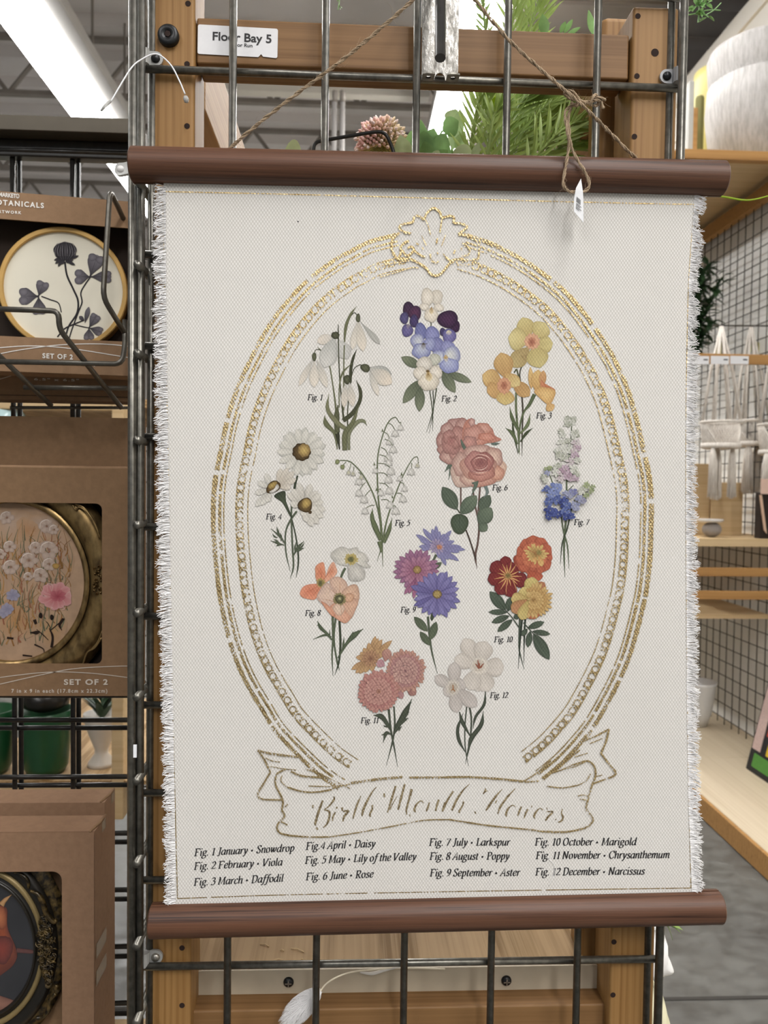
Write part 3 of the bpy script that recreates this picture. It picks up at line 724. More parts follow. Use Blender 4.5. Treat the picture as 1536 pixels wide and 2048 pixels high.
# --- Fig. 4 daisy
A = Art(490, 820, 4.1514); D1, D2 = '#56604a', '#3e4735'
A.s([(437, 545), (420, 600), (410, 655)], [14, 20, 20], D2); A.s([(388, 770), (385, 900), (395, 1150), (402, 1300), (375, 1402)], [14, 14, 15, 14, 3], D1); A.s([(385, 890), (422, 1050), (442, 1200), (440, 1300), (424, 1392)], [10, 11, 14, 12, 3], D2); A.s([(430, 840), (375, 920), (337, 1020), (340, 1180), (375, 1338)], [18, 16, 13, 12, 3], D1)
A.y([(240, 712), (330, 672), (342, 760), (392, 890), (372, 880), (310, 770)], '#4c5640', '#3b4433')
for pts, wd in (([(330, 1108), (290, 1050), (215, 985)], [10, 18, 4]), ([(290, 1055), (275, 1010), (262, 968)], [8, 18, 3]), ([(300, 1085), (300, 1050), (292, 1020)], [8, 16, 4]), ([(270, 1060), (245, 1050), (228, 1028)], [6, 14, 3]), ([(325, 1122), (270, 1105), (210, 1085)], [8, 18, 3]), ([(285, 1105), (262, 1085), (240, 1072)], [8, 14, 3]), ([(300, 1118), (275, 1122), (258, 1130)], [8, 14, 3]), ([(402, 1210), (440, 1140), (490, 1090)], [10, 24, 4]), ([(415, 1175), (450, 1160), (490, 1145)], [8, 24, 4]), ([(415, 1170), (415, 1140), (425, 1095)], [8, 16, 3]), ([(450, 1150), (475, 1130), (492, 1100)], [8, 14, 3])):
    A.s(pts, wd, D1, D2)
c = (470, 345); A.daisy(c, ring(c, 200, 205, 17, .3, .06, A.r), 66, '#a9a8a0', '#c9c7bd', ce='#96958c', pk=.7, ed=.5); A.daisy(c, ring(c, 195, 195, 14, 0, .08, A.r), 66, '#b3b1a6', '#d9d5ca', ce='#9c9b92', pk=.7, ed=.45)
A.b(470, 348, 76, 74, '#6b5428', '#43331a', wob=.06, lobes=9, edge=.7); A.b(490, 335, 52, 56, '#c3a44e', '#7b6030', wob=.05, lobes=7, edge=.95)
c = (255, 640)
for t_ in ((170, 525), (105, 595), (80, 690), (85, 800), (130, 790), (180, 765)): A.p((225, 660), t_, 54, '#b9b6ab', '#d6d2c8', '#9a988f', .7)
for t_ in ((300, 485), (360, 480), (410, 510), (425, 570), (385, 635)): A.p((265, 645), t_, 58, '#b5a996', '#d3cbbd', '#9a9288', .7)
A.b(235, 640, 66, 46, '#7c6230', '#463418', -35, wob=.06, edge=.7); A.b(228, 625, 44, 24, '#b39742', '#80662f', -35); A.y([(200, 680), (240, 655), (265, 615), (285, 640), (262, 670), (225, 690)], '#dcd8d0', '#b5b0a6', edge=.6)
c = (500, 795)
for t_ in ((440, 602), (545, 612), (605, 672), (652, 760), (668, 830), (650, 890), (610, 945), (560, 968), (510, 930), (470, 850), (352, 690), (385, 655), (375, 775), (630, 700)): A.p(c, t_, 66, '#b3ada0', '#d7d2c7', '#9b968c', .7)
for t_ in ((480, 880), (580, 900), (625, 860), (600, 820)): A.p(c, t_, 56, '#bdb6a8', '#dad5ca', '#9b968c', .7)
A.b(500, 790, 60, 62, '#7c6230', '#46351b', 35, wob=.06, edge=.7); A.b(508, 775, 38, 44, '#bf9f46', '#80662f', 35); A.p((530, 830), (548, 862), 30, '#5a4522', '#46351b')
A.build('printed_daisy', 'printed white daisies with gold centres')

# --- Fig. 5 lily of the valley
A = Art(490, 820, 4.1514); S1, S2 = '#66714c', '#4a5438'
A.s([(1128, 1080), (1080, 970), (1055, 890), (1060, 815)], [34, 46, 34, 3], S1, S2); A.s([(1150, 1100), (1195, 1000), (1222, 893)], [34, 34, 3], S1, S2)
st = [[(1145, 1300), (1132, 1000), (1105, 700), (1100, 420), (1132, 250), (1185, 110), (1245, 60), (1285, 110)], [(1098, 1255), (1138, 1080), (1092, 780), (1000, 570), (890, 440), (810, 418), (760, 430)], [(1145, 1080), (1182, 900), (1250, 700), (1320, 530), (1390, 410), (1430, 390), (1440, 440)]]
A.s(st[1], [3, 14, 11, 10, 9, 7, 6], S1, S2); A.s(st[2], [16, 12, 10, 8, 7, 6, 4], S1, S2); A.s(st[0], [3, 20, 12, 10, 9, 9, 7, 5], S1, S2); A.s([(1120, 1090), (1135, 1180)], [44, 20], S1, S2)
for x, y in ((1142, 170), (1075, 450), (1092, 660), (1225, 720), (1302, 530)): A.s([(x, y+10), (x-3, y-15)], [14, 3], S1)
for (x, y, r), (sx, sy) in (((1293, 148, 28), (1285, 100)), ((1248, 195, 34), (1185, 105)), ((1203, 265, 34), (1150, 180)), ((1230, 330, 36), (1160, 240)), ((1190, 400, 38), (1128, 310)), ((1195, 440, 32), (1115, 370)), ((1212, 510, 38), (1102, 440)), ((1192, 580, 36), (1110, 520)), ((1200, 672, 36), (1115, 605)), ((1083, 505, 26), (1100, 480)), ((1130, 690, 30), (1110, 660)), ((1205, 790, 36), (1130, 745)), ((1253, 840, 36), (1225, 800)),
    ((1380, 515, 34), (1380, 440)), ((1432, 462, 22), (1440, 440)), ((1325, 655, 28), (1290, 600)), ((1312, 740, 34), (1260, 690)), ((1285, 570, 26), (1310, 540)), ((945, 595, 34), (960, 530)), ((965, 560, 24), (940, 520)), ((948, 690, 34), (1000, 600)), ((990, 745, 36), (1050, 660)), ((998, 840, 32), (1075, 790)), ((862, 520, 24), (880, 445)), ((898, 530, 22), (900, 470)), ((810, 472, 18), (840, 430)), ((766, 430, 18), (780, 425))):
    A.s([(sx, sy), ((sx+x)/2+6, (sy+y)/2-r*.7), (x, y-r*.7)], [5, 5, 5], S1)
    if r <= 18: A.b(x, y, r, r*1.1, '#8b9260', '#6f7748'); continue
    w1 = r*.98
    A.y([(x-r*.35, y-r*.85), (x+r*.35, y-r*.85), (x+r*.8, y-r*.1), (x+w1, y+r*.75), (x+r*.55, y+r*.6), (x+r*.1, y+r*.95), (x-r*.4, y+r*.62), (x-w1, y+r*.75), (x-r*.8, y-r*.1)], '#dad7cf' if r > 24 else '#b9b694', '#b0ada6', ctr=(x-r*.2, y-r*.1), sm=3, edge=.85)
A.build('printed_lily_of_the_valley', 'printed lily of the valley with small white bells')

# --- Fig. 6 rose
A = Art(840, 800, 4.042); RS = '#6b5148'
A.s([(330, 700), (330, 800), (328, 915)], [12, 12, 10], RS); A.s([(428, 720), (445, 850), (477, 1000), (468, 1150), (447, 1260), (462, 1362)], [12, 13, 16, 15, 18, 3], RS, '#44332d'); A.s([(486, 700), (478, 800), (470, 900)], [14, 14, 12], RS); A.s([(372, 1050), (412, 1160), (452, 1290)], [12, 12, 14], '#4d3f36'); A.s([(322, 915), (298, 875)], [9, 9], '#4a4f3c')
LG, LG2, LGE = '#566452', '#6b7a63', '#3b4638'
A.p((300, 885), (182, 703), 116, LG, LG, LGE, .5); A.p((330, 920), (457, 773), 116, LG, LG2, LGE, .5); A.b(320, 1000, 72, 82, '#4f5d4b', '#48553f', edge=.75); A.p((482, 890), (566, 770), 100, LG, LG, LGE, .5); A.p((475, 1000), (578, 872), 130, LG, LG2, LGE, .5); A.p((480, 1000), (542, 1056), 84, LG, LG2, LGE, .5)
A.s([(320, 930), (320, 1060)], [4, 1], LGE); A.s([(290, 870), (200, 730)], [3, 1], LGE); A.s([(340, 912), (440, 795)], [3, 1], LGE)
A.s([(300, 480), (240, 530), (200, 582)], [40, 30, 4], '#5f6f5f'); A.s([(255, 520), (232, 645)], [26, 4], '#5f6f5f'); A.s([(525, 690), (545, 745), (515, 790)], [26, 24, 3], '#71807a'); A.s([(645, 350), (610, 355), (575, 355)], [4, 22, 10], '#5f6f66')
# left rose, petals laid from the outside in
PK, PE = '#c69688', '#9f7068'
for x, y, rx, ry, cc, ce, rot in ((255, 330, 118, 160, '#b98a7e', '#a67a70', 10), (300, 200, 90, 55, '#c39a90', PE, 0), (345, 210, 60, 65, '#c49a8e', PE, 0), (225, 250, 60, 70, '#c6a094', PE, 0), (180, 330, 46, 62, '#c4988c', PE, 0), (195, 400, 56, 48, '#c39486', PE, 0), (235, 460, 80, 58, '#cba495', PE, 15), (300, 430, 70, 70, '#c89686', PE, 0), (255, 350, 85, 95, '#b98278', PE, 0), (300, 300, 62, 95, '#c28c80', '#9c6a62', 10), (235, 300, 50, 60, '#bf8a80', '#9c6a62', 0), (250, 330, 34, 44, '#a06862', '#b07a70', 0)):
    A.b(x, y, rx, ry, cc, ce, rot, wob=.06, lobes=5)
for k in range(6): A.s([(215+k*14, 280+k*10), (245+k*12, 310-k*4), (290+k*6, 300+k*18)], [2, 5, 2], '#96645c')
A.y([(350, 210), (400, 150), (440, 195), (500, 200), (580, 225), (605, 285), (660, 320), (590, 345), (540, 350), (460, 385), (380, 410), (345, 340)], '#cb9484', '#c07a64', nz=.08)
for x, y, rx, ry, cc, ce, rot in ((420, 180, 26, 34, '#d2a698', PE, 0), (520, 230, 66, 44, '#cf9a88', '#b5745e', 20), (430, 270, 88, 60, '#cc9484', '#b27868', -10), (540, 300, 74, 34, '#d2907a', '#b8705a', 5), (400, 340, 60, 50, '#c98e80', PE, 0)):
    A.b(x, y, rx, ry, cc, ce, rot, wob=.08, lobes=5)
A.s([(330, 320), (350, 370), (372, 405)], [10, 26, 26], '#5d6b5c')
# front rose
F1, F2, FE = '#d8b9a8', '#cfa595', '#ad8276'
for x, y, rx, ry, cc, ce, rot in ((355, 590, 108, 122, '#d5bba8', '#c2a292', 10), (600, 560, 100, 104, '#dfc0a8', '#cfa890', 0), (470, 430, 130, 70, '#d8b3a2', FE, -5), (590, 470, 80, 90, '#dab8a2', FE, 0), (500, 640, 130, 62, '#cf9c86', '#b57c6a', -8), (330, 520, 70, 100, '#d2ae9e', FE, 0), (620, 590, 62, 60, '#d8a58a', '#bd8068', 0), (400, 640, 80, 58, '#d5b29c', FE, 10), (470, 540, 150, 110, '#cc9a8a', '#b98674', 0), (500, 590, 110, 70, '#c98c7a', '#ab6e60', -8), (455, 500, 95, 88, '#c4897c', '#a9706a', 0), (520, 500, 78, 80, '#b9776c', '#9c625c', 0), (480, 510, 70, 62, '#c08478', '#945a56', 0), (490, 505, 46, 38, '#8a5452', '#a0655e', -15)):
    A.b(x, y, rx, ry, cc, ce, rot, wob=.05, lobes=5)
for k, (rx, ry) in enumerate(((62, 50), (80, 62), (96, 74), (118, 92))):
    for a0, a1 in ((-2.6+k*.3, -.6+k*.2), (.2+k*.3, 2.3)):
        A.s([(485+rx*math.cos(a0+(a1-a0)*i/6), 515+ry*math.sin(a0+(a1-a0)*i/6)) for i in range(7)], [2, 8, 2], ('#e0b6a6', '#9d635c')[k % 2], ('#c79a8c', '#8d5650')[k % 2])
A.s([(445, 660), (450, 690), (415, 775)], [60, 30, 4], '#5f6f5f')
A.build('printed_rose', 'printed pink roses with dark green leaves')

# --- Fig. 7 larkspur
A = Art(840, 800, 4.042); K1, K2 = '#5c6a4c', '#3f4a36'
A.s([(1228, 140), (1222, 300), (1200, 500), (1190, 660)], [6, 9, 10, 12], K1); A.s([(1185, 640), (1185, 900), (1168, 1100), (1165, 1250), (1172, 1432)], [12, 15, 18, 14, 3], K1, K2); A.s([(1140, 930), (1160, 1060), (1192, 1180), (1205, 1362)], [10, 12, 11, 3], K1, K2); A.s([(1225, 880), (1190, 1040), (1150, 1160), (1135, 1325)], [10, 12, 10, 3], K2); A.s([(1045, 600), (1062, 640), (1080, 700)], [6, 8, 8], K1); A.s([(1230, 840), (1290, 760), (1360, 740)], [8, 7, 5], K1); A.s([(1290, 760), (1345, 770)], [6, 5], K1); A.s([(1185, 740), (1240, 690)], [6, 6], K1)
def floret(A, x, y, r, cc, ce, n=5):
    ph = A.r.uniform(0, 1)
    for t_ in ring((x, y), r, r*.9, n+2, ph, .32, A.r): A.p((x, y), t_, r*A.r.uniform(.45, .75), cc, ce if A.r.random() < .6 else cc, None, .62, A.r.uniform(-.3, .3), rd=.85, ed=.8, streak=.12)
    for t_ in ring((x, y), r*.5, r*.5, 4, ph+.5, .3, A.r): A.p((x, y), t_, r*.35, cc, ce, None, .6, .1, ed=.8)
    A.b(x+A.r.uniform(-4, 4), y+3, r*.16, r*.16, '#8e8f74', ce)
WW, WL_, PP, PL, BL, BD, LB, GB = ('#b9bbae', '#d2d1c8'), ('#9fa391', '#c9c9bd'), ('#a58a9a', '#c3aebb'), ('#b7a7ab', '#cfc6c6'), ('#4d5c96', '#6879b4'), ('#35417f', '#5160a2'), ('#8288ac', '#a3a7c2'), ('#7c8a5c', '#a9b285')
for x, y, r, q in ((1200, 155, 40, WL_), (1225, 175, 42, WW), (1190, 195, 34, WL_), (1245, 150, 30, WL_), (1140, 255, 34, WL_), (1150, 285, 32, WW), (1258, 265, 38, WL_), (1240, 290, 30, WW), (1150, 350, 46, WW), (1195, 330, 34, WL_), (1140, 410, 52, WW), (1190, 400, 52, WW), (1120, 450, 34, WL_), (1170, 465, 44, WL_), (1265, 350, 40, PL), (1275, 390, 34, PP), (1245, 410, 34, PL), (1255, 450, 42, PP), (1220, 500, 40, PL), (1270, 490, 30, WW), (1120, 540, 42, WL_), (1100, 580, 40, WW), (1145, 585, 38, PL), (1245, 560, 46, WW), (1265, 600, 34, WL_), (1175, 560, 44, PP), (1185, 610, 46, PP), (1225, 630, 42, PP), (1270, 640, 24, PP), (1140, 640, 34, PL), (1020, 560, 24, GB), (1045, 550, 24, GB), (1030, 590, 28, LB), (1000, 620, 30, WL_), (1015, 650, 30, WW), (1025, 720, 40, BL), (1060, 760, 40, ('#5f6fa6', '#8494c6')), (1110, 710, 56, ('#6d7db4', '#8c9bcb')), (1090, 770, 50, ('#6a7ab0', '#8392c4')), (1045, 820, 42, BL), (1110, 810, 44, BL), (1180, 770, 40, LB), (1165, 830, 46, BD), (1190, 850, 40, BL), (1050, 890, 42, BD), (1085, 910, 40, BD), (1040, 940, 38, BD), (1115, 920, 44, BD), (1170, 900, 42, BL), (1180, 945, 38, BD), (1220, 940, 34, BD), (1250, 850, 42, LB), (1270, 880, 28, LB), (1240, 740, 40, ('#6d70a0', '#8b8fb8')), (1215, 770, 30, LB), (1300, 800, 40, LB), (1325, 815, 30, ('#7f7f9c', '#a09fb6')), (1320, 720, 36, WL_), (1300, 750, 26, WW), (1350, 690, 30, GB), (1392, 705, 26, GB), (1385, 735, 24, GB), (1345, 770, 28, GB)):
    floret(A, x, y, r, *q)
A.build('printed_larkspur', 'printed larkspur spikes fading from white to deep blue')

# --- Fig. 8 poppy
A = Art(580, 1040, 4.042); Q1, Q2 = '#58654a', '#3d4734'
A.s([(345, 760), (347, 960), (340, 1100), (348, 1262)], [20, 15, 12, 3], Q1, Q2); A.s([(372, 770), (355, 960), (382, 1150), (402, 1216)], [16, 14, 13, 3], Q1, Q2); A.s([(400, 815), (408, 1000), (395, 1150), (362, 1252)], [18, 18, 14, 3], Q2); A.s([(447, 388), (425, 430), (408, 475)], [18, 20, 18], Q1, Q2)
for pts, wd in (([(338, 970), (300, 920), (248, 870), (222, 815)], [12, 20, 28, 4]), ([(262, 890), (240, 855), (218, 850)], [10, 18, 4]), ([(335, 945), (280, 930), (188, 964)], [10, 17, 4]), ([(320, 940), (322, 885)], [14, 3]), ([(388, 1115), (450, 1010), (515, 935), (592, 880)], [12, 22, 44, 5]), ([(495, 960), (500, 930), (512, 900)], [20, 16, 4]), ([(550, 915), (552, 890)], [18, 6]), ([(425, 1050), (432, 1000), (437, 945)], [14, 16, 3])): A.s(pts, wd, Q1, Q2)
A.y([(325, 282), (365, 238), (420, 214), (480, 232), (540, 218), (560, 250), (605, 270), (640, 325), (622, 345), (655, 380), (600, 388), (560, 365), (500, 380), (440, 370), (375, 350)], '#d9d4c6', '#bdb9b0', ctr=(495, 320), sm=3, nz=.09)
A.y([(470, 350), (530, 345), (570, 375), (608, 415), (600, 475), (545, 497), (480, 485), (466, 420)], '#cfcac0', '#b0aca4', sm=3, nz=.09)
for a, t_ in (((500, 320), (600, 300)), ((500, 330), (590, 440)), ((490, 310), (360, 280)), ((490, 330), (520, 470)), ((480, 300), (430, 230))): A.s([a, ((a[0]+t_[0])/2+8, (a[1]+t_[1])/2), t_], [2, 5, 1], '#b3afa4', '#c4c0b6')
A.daisy((492, 315), ring((492, 315), 58, 50, 16, 0, .15, A.r), 18, '#8a7a34', '#c2ae5e', pk=.7); A.b(492, 318, 24, 22, '#5f5f3a', '#75733f')
A.y([(208, 372), (268, 340), (284, 400), (288, 450), (270, 500), (212, 480), (205, 430)], '#d1784e', '#dc8f66', sm=3, nz=.1); A.y([(312, 385), (350, 338), (375, 385), (380, 430), (330, 480), (280, 500)], '#cf8058', '#e2a787', sm=3, nz=.1); A.y([(80, 590), (105, 540), (165, 518), (235, 520), (250, 560), (205, 640), (140, 638), (95, 622)], '#cf7550', '#df8e68', sm=3, nz=.1)
for a, t_ in (((250, 500), (240, 370)), ((255, 500), (345, 360)), ((235, 525), (110, 590)), ((240, 530), (170, 620))): A.s([a, ((a[0]+t_[0])/2+8, (a[1]+t_[1])/2+4), t_], [3, 6, 1], '#b35f3c', '#d07a52')
A.daisy((250, 508), ring((250, 508), 42, 40, 12, 0, .2, A.r), 14, '#75703c', '#b79a4c', pk=.7); A.b(245, 512, 16, 24, '#5b5b38', '#77703f')
for pts, cc, ce in (([(218, 632), (245, 560), (295, 505), (345, 545), (385, 630), (350, 690), (290, 700)], '#d8b8a0', '#cbab9a'), ([(320, 500), (345, 465), (400, 460), (455, 500), (462, 560), (400, 625), (345, 560)], '#d6b094', '#c9a48e'), ([(415, 590), (480, 530), (540, 525), (562, 600), (545, 660), (450, 660)], '#dab090', '#c69c80'), ([(430, 640), (550, 640), (525, 740), (485, 800), (430, 720)], '#d6a888', '#c89a7e'), ([(330, 690), (395, 670), (460, 750), (492, 790), (450, 834), (395, 812), (312, 745)], '#dba486', '#d19676'), ([(250, 660), (310, 690), (370, 770), (330, 770)], '#d79a78', '#cd8a68'), ([(345, 700), (400, 668), (445, 710), (415, 770), (370, 760)], '#ddc0a6', '#cda88e'), ([(435, 620), (475, 590), (520, 610), (500, 660), (445, 660)], '#d9aa86', '#c2906c')):
    A.y(pts, cc, ce, sm=4, nz=.07, edge=.8)
for a, t_ in (((390, 620), (290, 540)), ((395, 600), (400, 480)), ((430, 630), (540, 570)), ((430, 660), (500, 760)), ((400, 680), (420, 800)), ((370, 670), (260, 640))): A.s([a, ((a[0]+t_[0])/2+6, (a[1]+t_[1])/2-6), t_], [3, 5, 1], '#b98a6c', '#c79c82')
A.daisy((400, 640), ring((400, 640), 58, 52, 18, 0, .15, A.r), 16, '#5f5a38', '#8f8350', pk=.7); A.b(400, 640, 34, 34, '#6b6a44', '#4c4a30'); A.b(402, 636, 14, 14, '#b3b082', '#7c7a50', lobes=6, wob=.2)
A.build('printed_poppy', 'printed poppies in white, orange and peach')

# --- Fig. 9 aster
A = Art(580, 1040, 4.042); T1, T2 = '#55604a', '#3b4433'
A.s([(1182, 280), (1165, 315), (1148, 345)], [22, 18, 16], T1, T2); A.s([(1068, 465), (1080, 500)], [14, 14], T2); A.s([(1115, 780), (1130, 950), (1150, 1080), (1192, 1242)], [18, 17, 13, 3], T1, T2); A.p((1152, 740), (1146, 816), 28, T1, T2)
for a, t_, w_ in (((1112, 900), (1004, 783), 66), ((1136, 968), (1182, 823), 66), ((1130, 1012), (1052, 903), 58), ((1150, 397), (1226, 343), 44)): A.p(a, t_, w_, '#5c684e', T1, T2, .5)
c = (1190, 215)
for t_ in ((1018, 118), (1050, 160), (1042, 215), (1060, 240), (1075, 68), (1110, 95), (1140, 120), (1148, 70), (1180, 45), (1210, 90), (1250, 110), (1305, 85), (1290, 140), (1330, 170), (1385, 215), (1418, 240), (1370, 260), (1300, 265), (1365, 330), (1320, 320), (1280, 320), (1262, 368), (1240, 300), (1210, 310), (1260, 180)): A.p(c, t_, 36, '#7d739e', '#8484b0', '#5f5f90', .68)
for t_ in ring(c, 70, 60, 14, 0, .2, A.r): A.p(c, t_, 20, '#8a7694', '#a294b4', '#6a6494', .7)
A.daisy((1208, 220), ring((1208, 220), 26, 24, 10, 0, .2, A.r), 9, '#b06a4a', '#c98a66'); 
c = (1022, 405)
for t_ in ring(c, 175, 180, 23, .2, .1, A.r): A.p(c, t_, 46, '#6f3f5e', '#a06c8e', '#5d3654', .68)
for t_ in ring(c, 140, 120, 15, .6, .1, A.r): A.p(c, t_, 42, '#8a4c68', '#b07a94', '#6b3c58', .68)
for t_ in ((925, 600), (960, 595), (1000, 635), (1020, 600)): A.p((1020, 460), t_, 34, '#84486a', '#a5688a', '#5d3654', .7)
A.b(1028, 402, 34, 32, '#b3924e', '#7a5a34', wob=.1, lobes=9)
c = (1188, 600)
for t_ in ring(c, 182, 190, 22, .1, .1, A.r): A.p(c, t_, 52, '#5d5488', '#7a74ac', '#46427a', .66)
for t_ in ring(c, 165, 165, 12, .5, .14, A.r): A.p(c, t_, 48, '#665c92', '#857fb6', '#4c4880', .66)
A.p(c, (1000, 694), 40, '#5d5488', '#6a64a0', '#46427a', .66); A.p(c, (975, 535), 56, '#5d5488', '#746ca6', '#46427a', .66)
A.b(1190, 600, 38, 36, '#b39850', '#6b5538', wob=.1, lobes=10); A.b(1188, 602, 22, 20, '#9a8444', '#b89c50', wob=.15, lobes=7)
A.build('printed_aster', 'printed asters in pink and violet blue')

# --- Fig. 10 marigold
A = Art(760, 1040, 4.042); H1, H2 = '#4a5647', '#313b31'
A.s([(1180, 750), (1168, 900), (1163, 1155)], [16, 14, 3], H2); A.s([(1132, 780), (1126, 950), (1128, 1060), (1166, 1207)], [16, 14, 11, 3], H1, H2); A.s([(1150, 790), (1132, 1000), (1118, 1202)], [14, 10, 3], H2)
A.s([(1125, 870), (1065, 785), (1015, 728)], [10, 9, 6], H1, H2); A.s([(1160, 830), (1205, 880), (1245, 925)], [10, 9, 6], H1, H2)
for a, t_, w_ in (((1015, 728), (888, 578), 88), ((1035, 740), (1052, 625), 60), ((1030, 745), (878, 744), 46), ((1045, 775), (903, 828), 56), ((1070, 805), (950, 902), 56), ((1080, 790), (1122, 775), 44), ((1195, 872), (1328, 825), 54), ((1232, 900), (1376, 922), 46), ((1242, 920), (1368, 1127), 96), ((1215, 900), (1195, 1028), 54), ((1190, 880), (1145, 935), 44)):
    A.p(a, t_, w_, H1, '#536150', H2, .5); A.s([a, (a[0]*.3+t_[0]*.7, a[1]*.3+t_[1]*.7)], [4, 1], H2)
    dx, dy = t_[0]-a[0], t_[1]-a[1]; L = math.hypot(dx, dy)
    for u in (.45, .62, .78):
        for sg in (-1, 1):
            bx, by = a[0]+dx*u-dy/L*sg*w_*.36*(1.5-u), a[1]+dy*u+dx/L*sg*w_*.36*(1.5-u)
            A.s([(bx, by), (bx+dx/L*10-dy/L*sg*8, by+dy/L*10+dx/L*sg*8)], [8, 1], H1)
c = (1245, 290)
A.b(1160, 330, 84, 66, '#a94c30', '#97402a', wob=.08, lobes=5); A.b(1150, 365, 60, 56, '#b5563a', '#9c452e', wob=.08, lobes=5)
for t_ in ring(c, 152, 158, 11, .2, .05, A.r): A.p(c, t_, 116, '#93422a', '#c0603c', '#863a28', .75, rd=.5)
A.p((1250, 400), (1285, 492), 90, '#a34a2c', '#bd5a38', '#863a28', .7); A.p((1200, 400), (1240, 462), 90, '#a34a2c', '#b9522f', '#863a28', .7)
for t_ in ring(c, 100, 104, 9, .6, .1, A.r): A.p(c, t_, 92, '#a3502c', '#cd7044', '#96442c', .75, rd=.5)
for t_ in ring((1265, 270), 92, 80, 18, 0, .25, A.r): A.p((1265, 275), t_, 22, '#8a6428', '#d8b660', '#b08a40', .7)
A.p((1285, 290), (1310, 375), 50, '#c28a3c', '#d7ae5c'); A.p((1260, 300), (1240, 340), 40, '#c28a3c', '#d7ae5c'); A.b(1285, 262, 22, 20, '#7a7038', '#a08a44', wob=.15, lobes=7)
c = (1030, 455)
for t_, w_ in (((1010, 292), 100), ((1070, 340), 86), ((900, 350), 120), ((872, 485), 110), ((955, 600), 110), ((1065, 622), 112), ((1188, 500), 124), ((1112, 380), 84), ((985, 395), 70)): A.p(c, t_, w_, '#83281f', '#7c2a2c', '#561a20', .7, rd=.5)
for t_, w_ in (((985, 375), 66), ((1000, 540), 70)): A.p(c, t_, w_, '#93382a', '#8a3230', '#5c1c20', .7, rd=.5)
for t_ in ring(c, 105, 105, 15, 0, .22, A.r): A.s([c, ((c[0]+t_[0])/2+5, (c[1]+t_[1])/2), t_], [6, 12, 3], '#cf9a50', '#b06a38')
A.s([(1030, 480), (1020, 560), (1022, 600)], [8, 8, 3], '#c98a50', '#a8583a'); A.s([(1070, 480), (1095, 540), (1105, 580)], [8, 8, 3], '#c98a50', '#a8583a')
A.b(1035, 450, 26, 24, '#6b5a2c', '#a8803e', wob=.2, lobes=8)
c = (1205, 640)
A.p((1260, 580), (1330, 505), 80, '#a86a3c', '#b3724a', None, .6); A.p((1230, 720), (1250, 800), 120, '#a8622e', '#b06038', None, .6)
for t_, w_, cc, ce in (((1235, 462), 120, '#b39a44', '#ceba66'), ((1150, 545), 110, '#b59a48', '#cdb766'), ((1060, 640), 110, '#b2954a', '#c9b062'), ((1065, 740), 110, '#a9743e', '#b98050'), ((1140, 805), 100, '#b39a48', '#cab462')): A.p(c, t_, w_, cc, ce, '#8f7636', .68, rd=.5)
for rr in (150, 115, 80, 48):
    for t_ in ring((1250, 650), rr, rr, int(8+rr/9), rr*.01, .08, A.r):
        if t_[0] > 1185 or rr < 60: A.p((1235, 645), t_, 30, '#9a7030', '#d0ab60' if rr != 115 else '#c39a50', '#8a6228', .78)
A.p((1205, 640), (1195, 580), 40, '#b08a40', '#cfb066'); A.b(1205, 640, 16, 14, '#c9a860', '#9a7a3a', wob=.2)
A.build('printed_marigold', 'printed marigolds in orange, dark red and yellow')

# --- Fig. 11 chrysanthemum
A = Art(690, 1250, 4.5176); N1, N2 = '#4d5544', '#353c31'
A.s([(442, 735), (450, 900), (430, 1050), (373, 1270)], [14, 16, 15, 3], N1, N2); A.s([(395, 760), (415, 950), (440, 1080), (476, 1282)], [20, 18, 14, 3], N1, N2)
for pts, wd in (([(415, 960), (372, 880), (325, 825), (255, 816)], [10, 36, 46, 5]), ([(390, 920), (360, 915), (345, 905)], [14, 12, 3]), ([(418, 990), (372, 978), (345, 1065)], [10, 34, 4]), ([(360, 985), (330, 995)], [18, 5]), ([(440, 995), (478, 910), (540, 800), (605, 668)], [10, 46, 56, 5]), ([(505, 890), (540, 860), (575, 838)], [26, 24, 4]), ([(530, 830), (555, 810), (580, 784)], [26, 24, 4]), ([(565, 750), (600, 698)], [22, 4]), ([(475, 930), (465, 890)], [22, 4]), ([(480, 950), (515, 915)], [24, 5])): A.s(pts, wd, N1, N2)
c = (232, 305)
for t_ in ((275, 100), (300, 120), (335, 130), (425, 140), (390, 200), (215, 160), (165, 208), (135, 250), (98, 290), (140, 330), (58, 402), (95, 435), (130, 440), (180, 430), (250, 420), (350, 260), (310, 220), (240, 200)): A.p(c, t_, 54, '#8f6a48', '#c39a62', '#7c5838', .62)
for rr in (85, 50):
    for t_ in ring(c, rr, rr, 13, 0, .12, A.r): A.p(c, t_, 30, '#7d5340', '#b98c60', '#6e4634', .7)
A.p((360, 330), (390, 215), 90, '#a8746a', '#bb8a78', '#8a5a52', .6); A.p((360, 370), (290, 330), 80, '#b08088', '#bd8c90', None, .6)
def mum(A, c, rings, c0s, c1, ce, wd, sq=1.0):
    for k, rr in enumerate(rings):
        n = max(7, int(rr/wd*6.6))
        for t_ in ring(c, rr, rr*sq, n, k*.37, .06, A.r):
            q = .45 if rr > 60 else .1
            A.p((c[0]+(t_[0]-c[0])*q, c[1]+(t_[1]-c[1])*q), t_, wd*A.r.uniform(.8, 1.15), c0s[min(k, len(c0s)-1)], c1[min(k, len(c1)-1)], ce, .72, rd=.6, streak=.08)
A.b(430, 560, 60, 120, '#a87c84', '#9a6c74'); A.p((460, 560), (520, 665), 70, '#9c6c72', '#b0807e', None, .6); A.p((560, 560), (640, 630), 80, '#8a5a58', '#a9786c', None, .6)
mum(A, (545, 415), (185, 165, 142, 118, 94, 70, 46, 26), ('#8a5c54', '#8d5e58', '#81545a'), ('#c4937c', '#c08c7c', '#b98680', '#c79a8c'), '#75484a', 38, 1.06)
